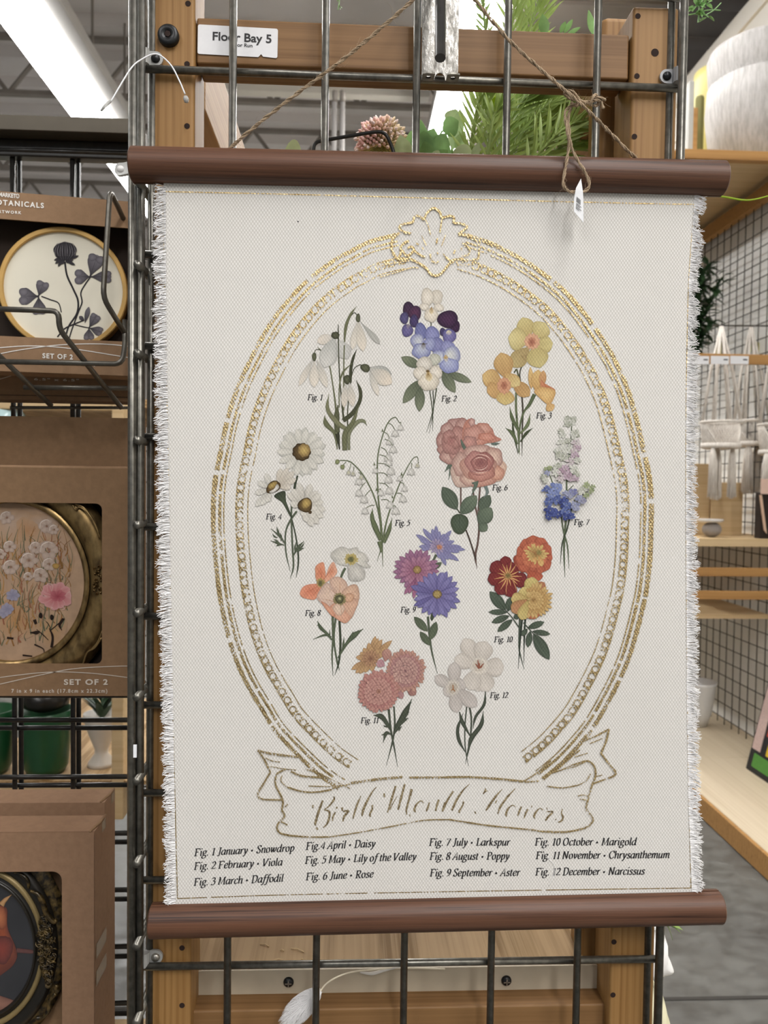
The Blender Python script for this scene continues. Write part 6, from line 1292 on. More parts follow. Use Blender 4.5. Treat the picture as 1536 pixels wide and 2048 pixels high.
for k in range(150):
    v = k/150; x = 410+rr.uniform(-60, 75)*math.sin(math.pi*min(1, v*1.0+.05))-40*(1-v); y = 1160+v*560
    p_ = at(x/4.1967, 1560+y/4.1967, YO-.001+rr.uniform(0, .002)); a = rr.uniform(0, 6.28); q = rr.uniform(.0022, .0042)
    b.tube([p_+V(q*math.cos(a+s_), -.0012*math.sin(s_), q*math.sin(a+s_)) for s_ in (0, .8, 1.6, 2.4, 3.2)], [.0004, .0008, .0009, .0008, .0004], 5)
b.build('carved_band', M['dgilt'], f3, smooth=True)
b = MB(); ringf(b, c_, XV, ZV, YV, [(1.18, .006), (1.25, .0045), (1.4, .006), (1.5, .012)], 72, sx*1.06, sy*1.06); b.build('outer_rim', M['dgilt'], f3, smooth=True)
# base deck and ledge that carry the boxes
deck = thing('base_deck', 'pale wooden base deck of the left bay under the boxes', 'shelf', V(o3.x-.15, .3, 0))
b = MB(); zb_ = o3.z-h3; b.box((o3.x-.5, .12, zb_-.03), (px_x(300, 1900, .3)-.002, .36, zb_)); b.build('board', M['pale_x'], deck)
b = MB(); b.box((o3.x-.5, .14, 0), (o3.x+.05, .34, zb_-.03)); b.build('plinth', M['pale_x'], deck)
lw = thing('wire_shelf', 'narrow wire ledge under the gilt oval frame box on the left grid', 'shelf', V(o2.x-.13, .3, o2.z-h2-.006))
for y in (.290, .325, .352): wire(lw, V(o2.x-.27, y, o2.z-h2-.0035), V(o2.x-.01, y, o2.z-h2-.0035), .003, 'wire', 'black_wire')

# ================================================================ what shows through the left grid
bs = thing('back_shelf_unit', 'pale wooden shelf unit holding green pots beyond the left grid', 'shelf unit', V(-.75, 1.5, 0))
YB = 1.15
def bx(nm, a, b2, Y0_, Y1_, mat, par, bev=.003):
    p0, p1 = at(a[0], a[1], Y0_), at(b2[0], b2[1], Y0_); b = MB(); b.box((min(p0.x, p1.x), Y0_, min(p0.z, p1.z)), (max(p0.x, p1.x), Y1_, max(p0.z, p1.z))); return b.build(nm, M[mat], par, bevel=bev)
bx('post', (223, 780), (246, 1640), YB, YB+.04, 'pale_x', bs); bx('rail', (-60, 790), (228, 822), YB+.01, YB+.045, 'pale_x', bs); bx('rail', (-60, 1568), (236, 1600), YB+.002, YB+.04, 'pale_x', bs)
zsb = zz(100, 1560, YB+.01); p0 = at(-80, 1560, YB); b = MB(); b.box((p0.x, YB+.005, zsb-.01), (at(300, 1560, YB).x+.1, YB+.7, zsb)); b.build('shelf_board', M['plank'], bs)
ztb = zz(100, 792, YB+.01); b = MB(); b.box((p0.x, YB+.046, ztb-.02), (at(300, 1560, YB).x+.1, YB+.7, ztb)); b.build('shelf_board', M['plank'], bs)
b = MB(); b.box((p0.x, YB+.7, .3), (.1, YB+.72, zsb+.55)); 
g = thing('wire_grid_panel', 'fine grid panel at the back of the pale shelf unit beyond the left boxes', 'grid panel', V(-.9, YB+.72, .3))
for i in range(16): wire(g, V(-1.75+i*.0762*1.3, YB+.72, .3), V(-1.75+i*.0762*1.3, YB+.72, 1.6), .003, 'wire', 'dark_wire', 6)
for i in range(13): wire(g, V(-1.8, YB+.726, .35+i*.1), V(-.2, YB+.726, .35+i*.1), .003, 'wire', 'dark_wire', 6)
M['green_pot'] = flat('green_glaze', '#1a4a2a', .3, 0, .12, 12)
def pot(px, label, pyb=1543, r_px=49):
    q = atz(px, pyb, zsb); sc = (q.y-CAM.y)/F_PX; r = r_px*sc; h = 125*sc
    t_ = thing('green_pot', label, 'pot', q, 'green pots on the back shelf'); b = MB(); b.lathe([(0, .0), (r*.72, 0), (r*.86, h*.12), (r*.95, h*.5), (r, h*.88), (r*1.03, h), (r*.95, h), (r*.9, h*.6), (0, h*.55)], q, 32); b.build('body', M['green_pot'], t_, smooth=True); return t_, q, r, h
g1, q1, r1, h1 = pot(92, 'dark green glazed pot beyond the left grid, right one of two')
g2 = copy_tree(g1, at(-22, 1543, q1.y)-q1, 'dark green glazed pot beyond the left grid, cut by the picture edge')
t_ = thing('dark_bowl', 'black bowl stacked on the right green pot beyond the left grid', 'bowl', q1+V(.01, 0, h1)); b = MB(); b.lathe([(r1*.5, .0), (r1*.9, h1*.08), (r1*1.0, h1*.3), (r1*.94, h1*.3), (0, h1*.12)], q1+V(.0, 0, h1), 32); b.build('body', M['black_lac'], t_, smooth=True)
q = atz(203, 1530, zsb); sc = (q.y-CAM.y)/F_PX
vs = thing('white_vase', 'fluted white vase on a foot beside the pale post beyond the left grid', 'vase', q); b = MB()
b.lathe([(0, 0), (27*sc, 0), (25*sc, 8*sc), (13*sc, 24*sc), (13*sc, 34*sc), (24*sc, 62*sc), (33*sc, 92*sc), (35*sc, 105*sc), (32*sc, 105*sc), (20*sc, 62*sc), (0, 50*sc)], q, 32); M['vase'] = flat('white_vase_glaze', '#cbc4ba', .35, 0, .03); b.build('body', M['vase'], vs, smooth=True)
rp = random.Random(9)
def leafblade(b, p, d, L, W, up=V(0, 0, 1), n=5, curl=.2, c=None):
    d = d.normalized(); s_ = d.cross(up); s_ = s_.normalized() if s_.length > 1e-4 else V(1, 0, 0); nn = s_.cross(d); vs = []
    for i in range(n+1):
        u = i/n; w_ = W*.5*max(.03, math.sin(math.pi*min(1, u**.85)))**.8; ctr = p+d*(L*u)-nn*(curl*L*u*u)
        vs += [ctr-s_*w_+nn*w_*.25, ctr, ctr+s_*w_+nn*w_*.25]
    b.add(vs, [(3*i+j, 3*i+j+1, 3*i+j+4, 3*i+j+3) for i in range(n) for j in range(2)], [c]*len(vs) if c else None)
M['green_dk'] = flat('dark_leaf', '#2f4a2c', .45, 0, .25, 40)
t_ = thing('potted_plant', 'dark leafy plant in the white vase beyond the left grid', 'plant', q+V(0, 0, 60*sc)); b = MB()
for k in range(26):
    a = rp.uniform(0, 6.28); leafblade(b, q+V(0, 0, 90*sc+rp.uniform(0, 40)*sc), V(math.cos(a)*.6, math.sin(a)*.6, rp.uniform(.5, 1.3)), rp.uniform(40, 75)*sc, 14*sc)
b.build('leaves', M['green_dk'], t_, smooth=True)
b = MB(); b.tube([q+V(0, 0, 51*sc), q+V(0, 0, 110*sc)], 3*sc, 6); b.build('stem', M['green_dk'], t_)
q = at(8, 826, YB+.05); t_ = thing('glass_cloche', 'pale blue glass dome at the left edge above the gilt frame boxes', 'glass dome', V(q.x, q.y, q.z-.2)); b = MB(); b.lathe([(.05, 0), (.05, .18), (.045, .2), (.03, .215), (0, .22)], V(q.x, q.y, q.z-.2), 24); b.build('dome', flat('pale_blue_glass', '#b9d5d8', .15, 0, .05, 30), t_, smooth=True)
b = MB(); b.box((q.x-.3, q.y-.08, q.z-.23), (q.x+.12, q.y+.12, q.z-.2)); b.build('board', M['pale_x'], t_)
# ================================================================ right hand gondola along the aisle
XF, XG, YE = 1.645, 2.2, 2.86
rg = thing('aisle_shelf_unit', 'pale timber gondola of open shelves along the right side of the aisle', 'shelf unit', V(1.95, 3.5, 0))
def rb(nm, lo, hi, mat, bev=.003): b = MB(); b.box(lo, hi); return b.build(nm, M[mat], rg, bevel=bev)
zB = .088
rb('shelf_board', (XF+.004, -.2, zB-.02), (XG+.25, YE-.002, zB), 'pale_y'); rb('front_board', (XF-.012, -.2, .004), (XF+.003, YE, zB-.0015), 'honey', .002)
rb('shelf_board', (XF+.004, YE+.002, zB-.02), (XG+.25, 6.2, zB), 'pale_y'); rb('front_board', (XF-.012, YE+.002, .004), (XF+.003, 6.2, zB-.0015), 'honey', .002)
def zr(py, Y, px=1450): return at(px, py, Y).z
for py0, py1, mat, nm in ((709, 729, 'honey', 'label_rail'), (1135, 1152, 'honey', 'slat'), (1181, 1198, 'honey', 'slat')):
    rb(nm, (XF, YE-.02, zr(py1, YE)), (XG+.2, YE+.0, zr(py0, YE)), mat)
zA = zr(1077, YE); zA0 = zr(1093, YE); rb('shelf_board', (XF, YE-.01, zA0), (XG+.2, 5.6, zA), 'pale_x', .002)
zC = zr(1229.5, YE+.05); rb('shelf_board', (XF, YE+.05, zC-.02), (XG-.01, 5.6, zC), 'pale_x', .002)
zT0 = zr(319, YE-.02); zT1 = zr(299.5, YE-.02)
rb('top_beam', (XF, YE-.02, zT0), (XG+.3, YE+.02, zT1), 'honey'); rb('top_shelf', (XF+.01, YE+.021, zT0+.02), (XG+.3, 6.0, zT1-.004), 'pale_x')
rb('back_rail', (XG-.02, YE+.025, zT0-.09), (XG+.02, 6.0, zT0-.015), 'honey')
xpost = px_x(1381, 500, YE-.03)
rb('post', (XF-.045, YE-.0, .0), (XF-.001, YE+.04, 3.02), 'honey'); rb('post', (XG+.21, YE-.0, .0), (XG+.25, YE+.04, zT0-.002), 'honey'); rb('post', (XF-.045, 5.6, .0), (XF-.001, 5.64, 3.0), 'honey')
for k in range(3):
    pxa = (1374, 1421, 1460)[k]; pxb = (1418, 1458, 1497)[k]
    p0, p1 = at(pxa, 728, YE-.0205), at(pxb, 712.5, YE-.0205); b = MB(); b.box((p0.x, p0.y-.002, p0.z), (p1.x, p0.y, p1.z)); l_ = b.build('rail_label', M['label'], rg)
    b = MB(); b.box((p1.x-.026, p0.y-.0024, p0.z+.018), (p1.x-.006, p0.y-.002, p0.z+.024)); b.build('print', M['black_ink'], l_)
g = thing('wire_grid_panel', 'black wire grid running along the back of the right aisle shelves', 'grid panel', V(XG, 4.0, .0))
zgt = zr(440, 4.05, 1455)
for i in range(46): wire(g, V(XG, 1.9+i*.0762, zB+.001), V(XG, 1.9+i*.0762, zT0-.012), .0027, 'wire', 'dark_wire', 6)
for k in range(36): wire(g, V(XG+.0068, 1.88, zB+.03+k*.0762), V(XG+.0068, 5.4, zB+.03+k*.0762), .0027, 'wire', 'dark_wire', 6)
M['board_white'] = flat('white_back_board', '#f3f2ee', .7, 0, .03, 3)
bp = thing('back_board', 'white board behind the wire grid of the right aisle shelves', 'board', V(XG+.06, 4, .0)); b = MB(); b.box((XG+.05, 1.6, zB+.001), (XG+.06, YE-.01, zT0-.01)); b.box((XG+.05, YE+.045, zB+.001), (XG+.06, 5.9, zT0-.02)); b.build('panel', M['board_white'], bp)
b = MB(); b.box((XG+.02, 1.6, zB+.1), (XG+.035, YE-.02, zB+.115)); b.build('ledge', M['pale_y'], bp)

# --- tall woven planters and yellow pots on the top shelf
def lathe_thing(name, label, c, q, prof, mat, group=None, n=40):
    t_ = thing(name, label, c, q, group); b = MB(); b.lathe(prof, q, n); b.build('body', M[mat], t_, smooth=True); return t_
M['planter'] = None
t = NT('whitewashed_planter'); nz = t.noise(t.coord((1, 1, .12)), 70, 4, .7); t.l(t.ramp(nz, [(.35, lin('#a19d99')), (.62, lin('#bebbb8'))]), t.b.inputs['Base Color']); t.b.inputs['Roughness'].default_value = .7; t.bump(nz, .5, .01); M['planter'] = t.m
M['yellow'] = flat('yellow_glaze', '#c6bb74', .45, 0, .06, 5); M['grey_block'] = flat('grey_painted_block', '#b3b2ac', .6, 0, .02)
zt_s = zT1-.0035
def onTop(px, Y): p_ = at(px, 300, Y); return V(p_.x, Y, zt_s)
YP = 3.15; sc = (YP+.654)/F_PX; q = V(at(1515, 300, YP).x, YP, zt_s)
hN = at(1515, 128, YP-.2).z-zt_s; rT = 101*sc
lathe_thing('round_planter', 'tall whitewashed round planter on the top shelf, front one', 'planter', q, [(0, 0), (rT*.83, 0), (rT*.98, hN*.62), (rT, hN*.75), (rT*.97, hN), (rT*.93, hN), (rT*.9, hN*.6), (0, hN*.5)], 'planter', 'whitewashed planters on the top shelf')
h2_ = at(1515, 82, YP-.1).z-zt_s; q2 = q+V(.012, .0, hN*.5+.001)
lathe_thing('round_planter', 'whitewashed round planter nested inside the front one, its rim showing above', 'planter', q2, [(0, 0), (rT*.80, 0), (rT*.90, hN*.42), (rT*.99, hN*.56), (rT*1.03, h2_-hN*.5-.02), (rT*1.0, h2_-hN*.5), (rT*.96, h2_-hN*.5), (rT*.8, hN*.3), (0, .02)], 'planter', 'whitewashed planters on the top shelf')
YQ = 3.62; q = V(at(1437, 300, YQ).x, YQ, zt_s); hh = at(1430, 146, YQ).z-zt_s; ry = 50*(YQ+.654)/F_PX
lathe_thing('yellow_planter', 'pale yellow planter beside the whitewashed planters on the top shelf', 'planter', q, [(0, 0), (ry*.8, 0), (ry*1.02, hh*.93), (ry, hh), (ry*.93, hh), (ry*.8, hh*.3), (0, hh*.2)], 'yellow')
q = V(at(1397, 300, YP-.12).x, YP-.12, zt_s); b = MB(); t_ = thing('wood_block', 'dark olive block leaning by the yellow planter on the top shelf', 'block', q); wq = 9*(YP+.5)/F_PX; b.box((q.x-wq, q.y-.02, zt_s), (q.x+wq, q.y+.02, zr(190, YP-.12, 1397))); b.build('body', flat('olive_block', '#6f6a30', .6, 0, .1, 10), t_, bevel=.02)
q = V(at(1386, 300, YP-.2).x, YP-.2, zt_s); b = MB(); t_ = thing('wood_block', 'slim orange wooden block at the left of the top shelf', 'block', q); b.box((q.x-.011, q.y-.02, zt_s), (q.x+.011, q.y+.02, zr(219, YP-.2, 1386))); b.build('body', M['honey'], t_, bevel=.003)
q = V(at(1377, 300, YP-.2).x, YP-.2, zt_s); b = MB(); t_ = thing('wood_block', 'pale grey block at the left end of the top shelf', 'block', q); b.box((q.x-.012, q.y-.02, zt_s), (q.x+.012, q.y+.02, zr(166, YP-.2, 1377))); b.build('body', M['grey_block'], t_, bevel=.003)

# --- macrame hangers
M['macrame'] = None
t = NT('macrame_cord'); nz = t.noise(t.coord((1, 1, .08)), 260, 3, .7); t.l(t.ramp(nz, [(.3, lin('#c9bfb4')), (.65, lin('#f2ece3'))]), t.b.inputs['Base Color']); t.b.inputs['Roughness'].default_value = .9; t.bump(nz, .6, .006); M['macrame'] = t.m
hr = thing('hanging_bar', 'thin dark bar the macrame plant hangers loop over', 'bar', V(at(1500, 652, 3.0).x, 3.0, at(1500, 652, 3.0).z)); b = MB(); b.tube([at(1425, 651, 3.0), V(XG+.002, 3.0, at(1500, 651, 3.0).z)], .004, 8); b.build('bar', M['dark_wire'], hr)
def macrame(px, Y, rim_py, bot_py, r_px, label, tas):
    top = at(px, 652, Y); sc = (Y-CAM.y)/F_PX; c0 = V(at(px+tas[1], rim_py, Y).x, Y, at(px, rim_py, Y).z); c1 = V(c0.x, Y, at(px, bot_py, Y).z); R = r_px*sc
    t_ = thing('macrame_hanger', label, 'plant hanger', c1, 'macrame plant hangers'); rr = random.Random(px)
    for k in range(8):
        a = k/8*6.283; e = c0+V(R*math.cos(a), R*math.sin(a), 0); b = MB()
        b.tube([top+V(.003*math.cos(a), .003*math.sin(a), -.002), top.lerp(e, .5)+V(.01*math.cos(a), .01*math.sin(a), 0), e], .006, 6); b.build('cord', M['macrame'], t_, smooth=True)
    b = MB(); b.tube([c0+V(R*math.cos(a/32*6.283), R*math.sin(a/32*6.283), 0) for a in range(32)], .008, 6, closed=True); b.build('rim', M['macrame'], t_, smooth=True)
    b = MB(); h = c0.z-c1.z
    for k in range(22):
        for sgn in (1, -1):
            a0 = k/40*6.283; b.tube([c0+V(R*(1-.18*u)*math.cos(a0+sgn*u*.8), R*(1-.18*u)*math.sin(a0+sgn*u*.8), -h*u) for u in (0, .33, .66, 1)], .0062, 5)
    b.build('woven_band', M['macrame'], t_, smooth=True)
    b = MB(); b.lathe([(0, .004), (R*.8, .002), (R*.86, .012), (R*.98, .014), (R*1.0, -.006), (R*.86, -.012), (R*.5, .004), (0, -.012)], c1, 32); b.build('base_ring', M['macrame'], t_, smooth=True)
    for k, (dx, w_) in enumerate(tas[0]):
        q = c1+V(dx*sc, (-.05, .03, -.02, .04)[k % 4], -.008); L = (q.z-at(px, tas[2]+rr.uniform(-4, 4), Y).z); b = MB()
        for s_ in range(46):
            a = rr.uniform(0, 6.28); r0 = w_*sc*rr.uniform(0, 1)**.5; o_ = V(math.cos(a)*r0, math.sin(a)*r0*.8, 0)
            b.tube([q+o_*.3, q+o_*.75+V(0, 0, -L*.22), q+o_+V(rr.uniform(-.004, .004), 0, -L*rr.uniform(.9, 1.02))], [.0035, .004, .003], 4)
        b.build('tassel', M['macrame'], t_, smooth=True)
    return t_
macrame(1443, 2.95, 845, 893, 39, 'macrame plant hanger with three tassels, left one on the bar', (((-26, 9), (0, 14), (20, 9)), 0, 996))
macrame(1502, 3.13, 843, 889, 34, 'macrame plant hanger right of the one with three tassels on the bar', (((-14, 12), (20, 11)), 0, 990))
macrame(1556, 2.96, 850, 906, 36, 'macrame plant hanger at the right edge of the picture', (((-34, 10), (10, 10)), 0, 1012))
for px, py, lab in ((1437, 697, 'yellow card tucked in the left macrame hanger above the label rail'), (1497, 690, 'pale yellow card tucked beside the second macrame hanger'), (1514, 697, 'mustard card right of the pale one above the label rail')):
    p0 = at(px-5, py+14, 3.2); p1 = at(px+6, py-12, 3.2); b = MB(); b.box((p0.x, 3.2, p0.z), (p1.x, 3.203, p1.z)); o_ = b.build('yellow_card', M['yellow'] if py > 691 else flat('lime_card', '#e9efae', .6), None); tag(o_, lab, 'card')
    
# --- crate, stone pedestal bowl, planter bowl, patchwork art, paper parcel
YW = 3.12; p0, p1 = at(1390, 1076, YW), at(1487, 968, YW)
t_ = thing('wooden_crate', 'light pine crate on the upper shelf behind the small stone table', 'crate', V((p0.x+p1.x)/2, YW+.1, zA))
b = MB(); b.box((px_x(1423, 1000, YW), YW, zA+.0005), (p1.x, YW+.2, zr(965, YW))); b.build('front_panel', M['pale_x'], t_, bevel=.003)
b = MB(); b.box((p0.x-.1, YW+.01, zA+.0005), (px_x(1421.5, 1000, YW), YW+.2, zr(928, YW))); b.build('side_panel', M['pale_x'], t_, bevel=.003)
YS2 = YE+.09; q = V(at(1423, 1074, YS2).x, YS2, zA+.0005); sc = (YS2-CAM.y)/F_PX
t_ = thing('stone_pedestal', 'grey stone ball with a flat white plate on top, on the upper shelf', 'stand', q)
b = MB(); r = 19*sc; b.lathe([(0, 0)]+[(r*math.sin(a/12*math.pi), r*.82*(1-math.cos(a/12*math.pi))) for a in range(1, 12)]+[(0, r*1.64)], q, 28); b.build('ball', flat('grey_stone', '#8d8681', .7, 0, .1, 40), t_, smooth=True)
b = MB(); zt4 = r*1.62; b.lathe([(0, zt4), (22*sc, zt4), (26*sc, zt4+.008), (26*sc, zt4+.014), (0, zt4+.014)], q+V(-.01, 0, 0), 32); b.build('plate', M['white'], t_, smooth=False)
YW3 = 3.35; q = V(at(1396, 1470, YW3).x, YW3, zB+.0005); sc = (YW3-CAM.y)/F_PX; h = at(1396, 1362, YW3).z-zB
lathe_thing('white_planter', 'large white planter bowl on the bottom shelf of the right aisle unit', 'planter', q, [(0, 0), (17*sc, 0), (25*sc, h*.3), (33*sc, h*.93), (35*sc, h), (32*sc, h), (24*sc, h*.5), (0, h*.3)], 'white')
# patchwork panel that leans on the grid
PA = atz(1491, 1536, zB+.002); PB = PA+V(.015, -.62, 0); H = 1.0
lean = V(.20, 0, .86); US = (PB-PA).normalized(); UL = lean.normalized(); NP = US.cross(UL).normalized(); NP = NP if NP.x < 0 else -NP
t_ = thing('patchwork_panel', 'black framed patchwork panel of coloured strips leaning on the right grid', 'wall art', (PA+PB)/2)
b = MB(); b.obox(PA, US, UL, NP, (0, .62), (0, .72), (-.02, 0)); b.build('frame', flat('black_frame', '#1d1d20', .5, 0, .1, 30), t_, bevel=.003)
for (u0, u1, v0, v1, c) in ((.012, .075, .10, .50, '#c3aaa2'), (.095, .155, .18, .44, '#b8402c'), (.04, .6, .025, .085, '#4f8a37'), (.12, .55, .10, .155, '#cfae28'), (.012, .10, .62, .70, '#c8662f'), (.105, .15, .46, .56, '#7f8a48'), (.20, .30, .18, .5, '#7a5ea0'), (.32, .45, .18, .6, '#c98ab0'), (.47, .58, .18, .66, '#3c7a8a')):
    b = MB(); b.obox(PA, US, UL, NP, (u0, u1), (v0, v1), (.0005, .003)); b.build('fabric_patch', flat('patch_'+c[1:], c, .6, 0, .25, 220), t_)
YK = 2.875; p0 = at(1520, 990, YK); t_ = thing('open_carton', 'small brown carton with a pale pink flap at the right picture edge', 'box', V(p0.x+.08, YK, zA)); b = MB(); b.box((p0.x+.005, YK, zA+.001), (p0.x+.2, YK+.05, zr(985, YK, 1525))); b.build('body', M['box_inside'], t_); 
b = MB(); b.box((p0.x-.002, YK-.012, zr(988, YK, 1525)), (p0.x+.22, YK-.008, zr(958, YK, 1525))); b.build('flap', flat('pink_flap', '#d5b5a4', .8), t_); b = MB(); b.prism([at(1524, 990, YK-.012), at(1534, 1068, YK-.012), at(1528, 1060, YK-.012), at(1519, 990, YK-.012)], V(0, .004, 0)); b.build('strap', flat('strap_tan', '#cfae94', .8), t_)
# dark leafy branch behind the scroll edge
t_ = thing('leafy_branch', 'dark green leafy branch beside the right frayed edge of the scroll', 'plant', at(1398, 712, 3.34)); b = MB(); rr = random.Random(12); st_ = MB()
for (x0_, y0_, x1_, y1_) in ((1385, 720, 1402, 560), (1385, 700, 1440, 560), (1380, 640, 1415, 530), (1385, 730, 1425, 640), (1385, 690, 1398, 600)):
    P = cat([at(x0_, y0_, 3.34), at((x0_+x1_)/2-4, (y0_+y1_)/2, 3.34), at(x1_, y1_, 3.3)], 8); st_.tube(P, .004, 5)
    for p_ in P[1:]:
        for k in range(4): leafblade(b, p_, V(rr.uniform(-1, 1), rr.uniform(-.7, .3), rr.uniform(-.5, .9)), rr.uniform(.05, .085), rr.uniform(.022, .036))
for x, y in ((1443, 545), (1455, 545), (1462, 560), (1436, 555), (1450, 562)): leafblade(b, at(x-8, y+6, 3.28), V(rr.uniform(.2, 1), -.2, rr.uniform(-.2, .8)), .05, .03)
b.build('leaves', M['green_dk'], t_, smooth=True); st_.build('stems', M['green_dk'], t_)
# white cloth and a leaf tip that show beyond the right post
def cloth(name, label, pts, Y, mat, dep=.05):
    P = cat([at(x, y, Y) for x, y in pts], 4, True); t_ = thing(name, label, 'cloth', min(P, key=lambda v_: v_.z)); b = MB(); n = len(P); c = sum(P, V(0, 0, 0))/n
    for k, (s_, d) in enumerate(((1, 0), (.8, -.012), (.4, -.02))): b.v += [c+(p_-c)*s_+V(0, d, 0) for p_ in P]
    b.v.append(c+V(0, -.021, 0)); b.f = [(k*n+i, k*n+(i+1) % n, (k+1)*n+(i+1) % n, (k+1)*n+i) for k in range(2) for i in range(n)]+[(2*n+i, 2*n+(i+1) % n, 3*n) for i in range(n)]
    o_ = len(b.v); b.v += [p_+V(0, .03, 0) for p_ in P]; b.f += [(i, (i+1) % n, o_+(i+1) % n, o_+i) for i in range(n)]; b.build('folds', M[mat], t_, smooth=True)
M['cloth'] = flat('white_cloth', '#f0f0ee', .8, 0, .02); M['cream'] = flat('cream_cloth', '#e3dfbe', .8, 0, .04)
cloth('white_cloth', 'white cloth bulging out beside the right post near the floor', [(1262, 1862), (1325, 1866), (1327, 1892), (1338, 1915), (1344, 1932), (1340, 1939), (1325, 1944), (1262, 1950)], .135, 'cloth'); cloth('cream_cloth', 'cream cloth hanging beside the right post at the bottom edge', [(1262, 1965), (1320, 1985), (1332, 2020), (1342, 2060), (1335, 2120), (1262, 2100)], .135, 'cream')
t_ = thing('leaf_sprig', 'green leaf tip under the right end of the bottom rod', 'leaf', at(1345, 1862, .075)); b = MB()
for dx, dy in ((1, -.6), (.4, -1), (.8, -.2)): leafblade(b, at(1330, 1846, .075), V(dx, -.1, dy*.6), .018, .009)
b2 = MB(); b2.tube(cat([at(1332, 1847, .075), at(1322, 1838, .07), V(PR_R+.0005, .045, zz(1318, 1832, .05))], 5), .0007, 5); b2.build('stem', M['green_dk'], t_, smooth=True)
b.build('leaves', flat('pale_leaf', '#7e9a4c', .5, 0, .2, 60), t_, smooth=True)
# ================================================================ artificial greenery on the upper shelf
M['needle'] = leafmat('rosemary_green', '#a2b868', .2, .3); M['needle2'] = leafmat('rosemary_deep_green', '#86a052', .22, .3); M['leaf'] = leafmat('round_leaf_green', '#8fb878', .28, .25); M['leaf4'] = leafmat('variegated_leaf', '#bfd6a6', .2, .2); M['leaf2'] = leafmat('pale_round_leaf', '#c9d9a8', .12, .35); M['leaf3'] = leafmat('lime_leaf', '#b0c840', .15, .5)
rq = random.Random(21)
def frond(label, base, tip, Y0_, Y1_, nl, L, W, mat, bend=(0, 0, .02), spread=.75, r0=.0022):
    a, e = at(*base, Y0_), at(*tip, Y1_); m_ = (a+e)/2+V(*bend); P = cat([a, m_, e], 12)
    t_ = thing('greenery_frond', label, 'artificial plant', a, 'needle leaved fronds on the upper shelf')
    b = MB(); b.tube(P, [r0, r0*.8, r0*.5], 6); b.build('stem', M[mat], t_, smooth=True)
    b = MB()
    for k in range(nl):
        u = .08+.92*k/nl; i = min(int(u*(len(P)-1)), len(P)-2); p_ = P[i].lerp(P[i+1], u*(len(P)-1)-i); d = (P[i+1]-P[i]).normalized(); s_ = d.orthogonal().normalized(); c_ = d.cross(s_); an = k*2.4+rq.uniform(-.4, .4)
        o_ = s_*math.cos(an)+c_*math.sin(an); q = 1-.45*u
        leafblade(b, p_, d*(1.0-spread*.35+u*.5)+o_*spread, L*rq.uniform(.75, 1.15)*(q+.2), W, up=o_.cross(d)+V(.01, 0, 0), n=4, curl=-.18)
    b.build('needles', M[mat], t_, smooth=True); return t_
for lab, b0, tp_, y0, y1, nl, L, mt in (
    ('rosemary like frond rising at the far left of the needle greenery, beside the round leaves', (935, 345), (972, 178), .13, .11, 60, .030, 'needle'),
    ('needle frond leaning right behind the fifth wire of the grid', (980, 345), (1080, 175), .15, .14, 80, .038, 'needle2'),
    ('broad needle frond sweeping right across the middle of the greenery', (1000, 345), (1150, 185), .17, .16, 90, .042, 'needle'),
    ('deep green needle frond low behind the twine loop', (1000, 350), (1175, 225), .20, .18, 90, .042, 'needle2'),
    ('light needle frond reaching right under the twine knot', (1040, 350), (1225, 240), .13, .12, 90, .038, 'needle'),
    ('needle frond lying low toward the right post', (1060, 345), (1240, 292), .16, .14, 80, .034, 'needle2'),
    ('short upright needle frond near the left of the greenery', (970, 350), (1000, 215), .11, .11, 60, .030, 'needle'),
    ('needle frond bending toward the right post below the knot', (1110, 340), (1245, 205), .22, .2, 70, .036, 'needle'),
    ('dark needle frond filling the back of the greenery', (1050, 330), (1120, 190), .27, .26, 90, .045, 'needle2'),
    ('tall needle frond standing above the cross beam left of the right post', (1005, 330), (1085, -25), .24, .22, 120, .046, 'needle'),
    ('second tall needle frond just showing over the cross beam by the fifth wire', (1000, 320), (1035, -40), .21, .2, 110, .042, 'needle'),
    ('thin feathery frond above the beam beside the hook bracket', (985, 300), (962, -30), .3, .3, 70, .024, 'needle2')):
    frond(lab, b0, tp_, y0, y1, nl, L, .0036, mt)
# fleshy leaves that stick up over the beam
def leafset(label, cat_, base, Y, specs, mat, name='leaf_sprig'):
    t_ = thing(name, label, cat_, at(*base, Y)); b = MB(); st_ = MB()
    for (x0_, y0_, x1_, y1_, w_) in specs:
        a, e = at(x0_, y0_, Y), at(x1_, y1_, Y-.01); leafblade(b, a, e-a, (e-a).length, w_, up=V(.1, 1, .2), n=6, curl=.08)
        st_.tube(cat([at(*base, Y), (at(*base, Y)+a)/2+V(0, .004, .006), a], 4), .0011, 5)
    b.build('leaves', M[mat], t_, smooth=True); st_.build('stems', M['leaf'], t_); return t_
leafset('fleshy green leaves poking over the right end of the cross beam', 'artificial plant', (1180, 300), .2, [(1188, 70, 1176, 20, .008), (1196, 66, 1250, 47, .013), (1092, 70, 1084, 28, .012), (1120, 66, 1132, 42, .006), (1128, 66, 1146, 38, .006), (1134, 68, 1162, 55, .005)], 'leaf')
leafset('round leaved green sprig behind the fourth wire of the grid', 'artificial plant', (850, 345), .13, [(838, 330, 822, 262, .030), (850, 325, 835, 238, .020), (845, 300, 842, 240, .012), (848, 325, 848, 262, .028), (852, 310, 868, 257, .022), (858, 328, 892, 268, .030), (885, 262, 918, 242, .020), (860, 325, 848, 282, .016), (866, 330, 896, 300, .016)], 'leaf')
leafset('round leaved sprig with smaller leaves beside the lamp glare', 'artificial plant', (905, 345), .15, [(903, 250, 912, 218, .02), (905, 300, 920, 220, .016), (925, 330, 908, 300, .02), (930, 330, 935, 290, .014), (892, 330, 880, 310, .012), (912, 300, 930, 262, .012)], 'leaf4')
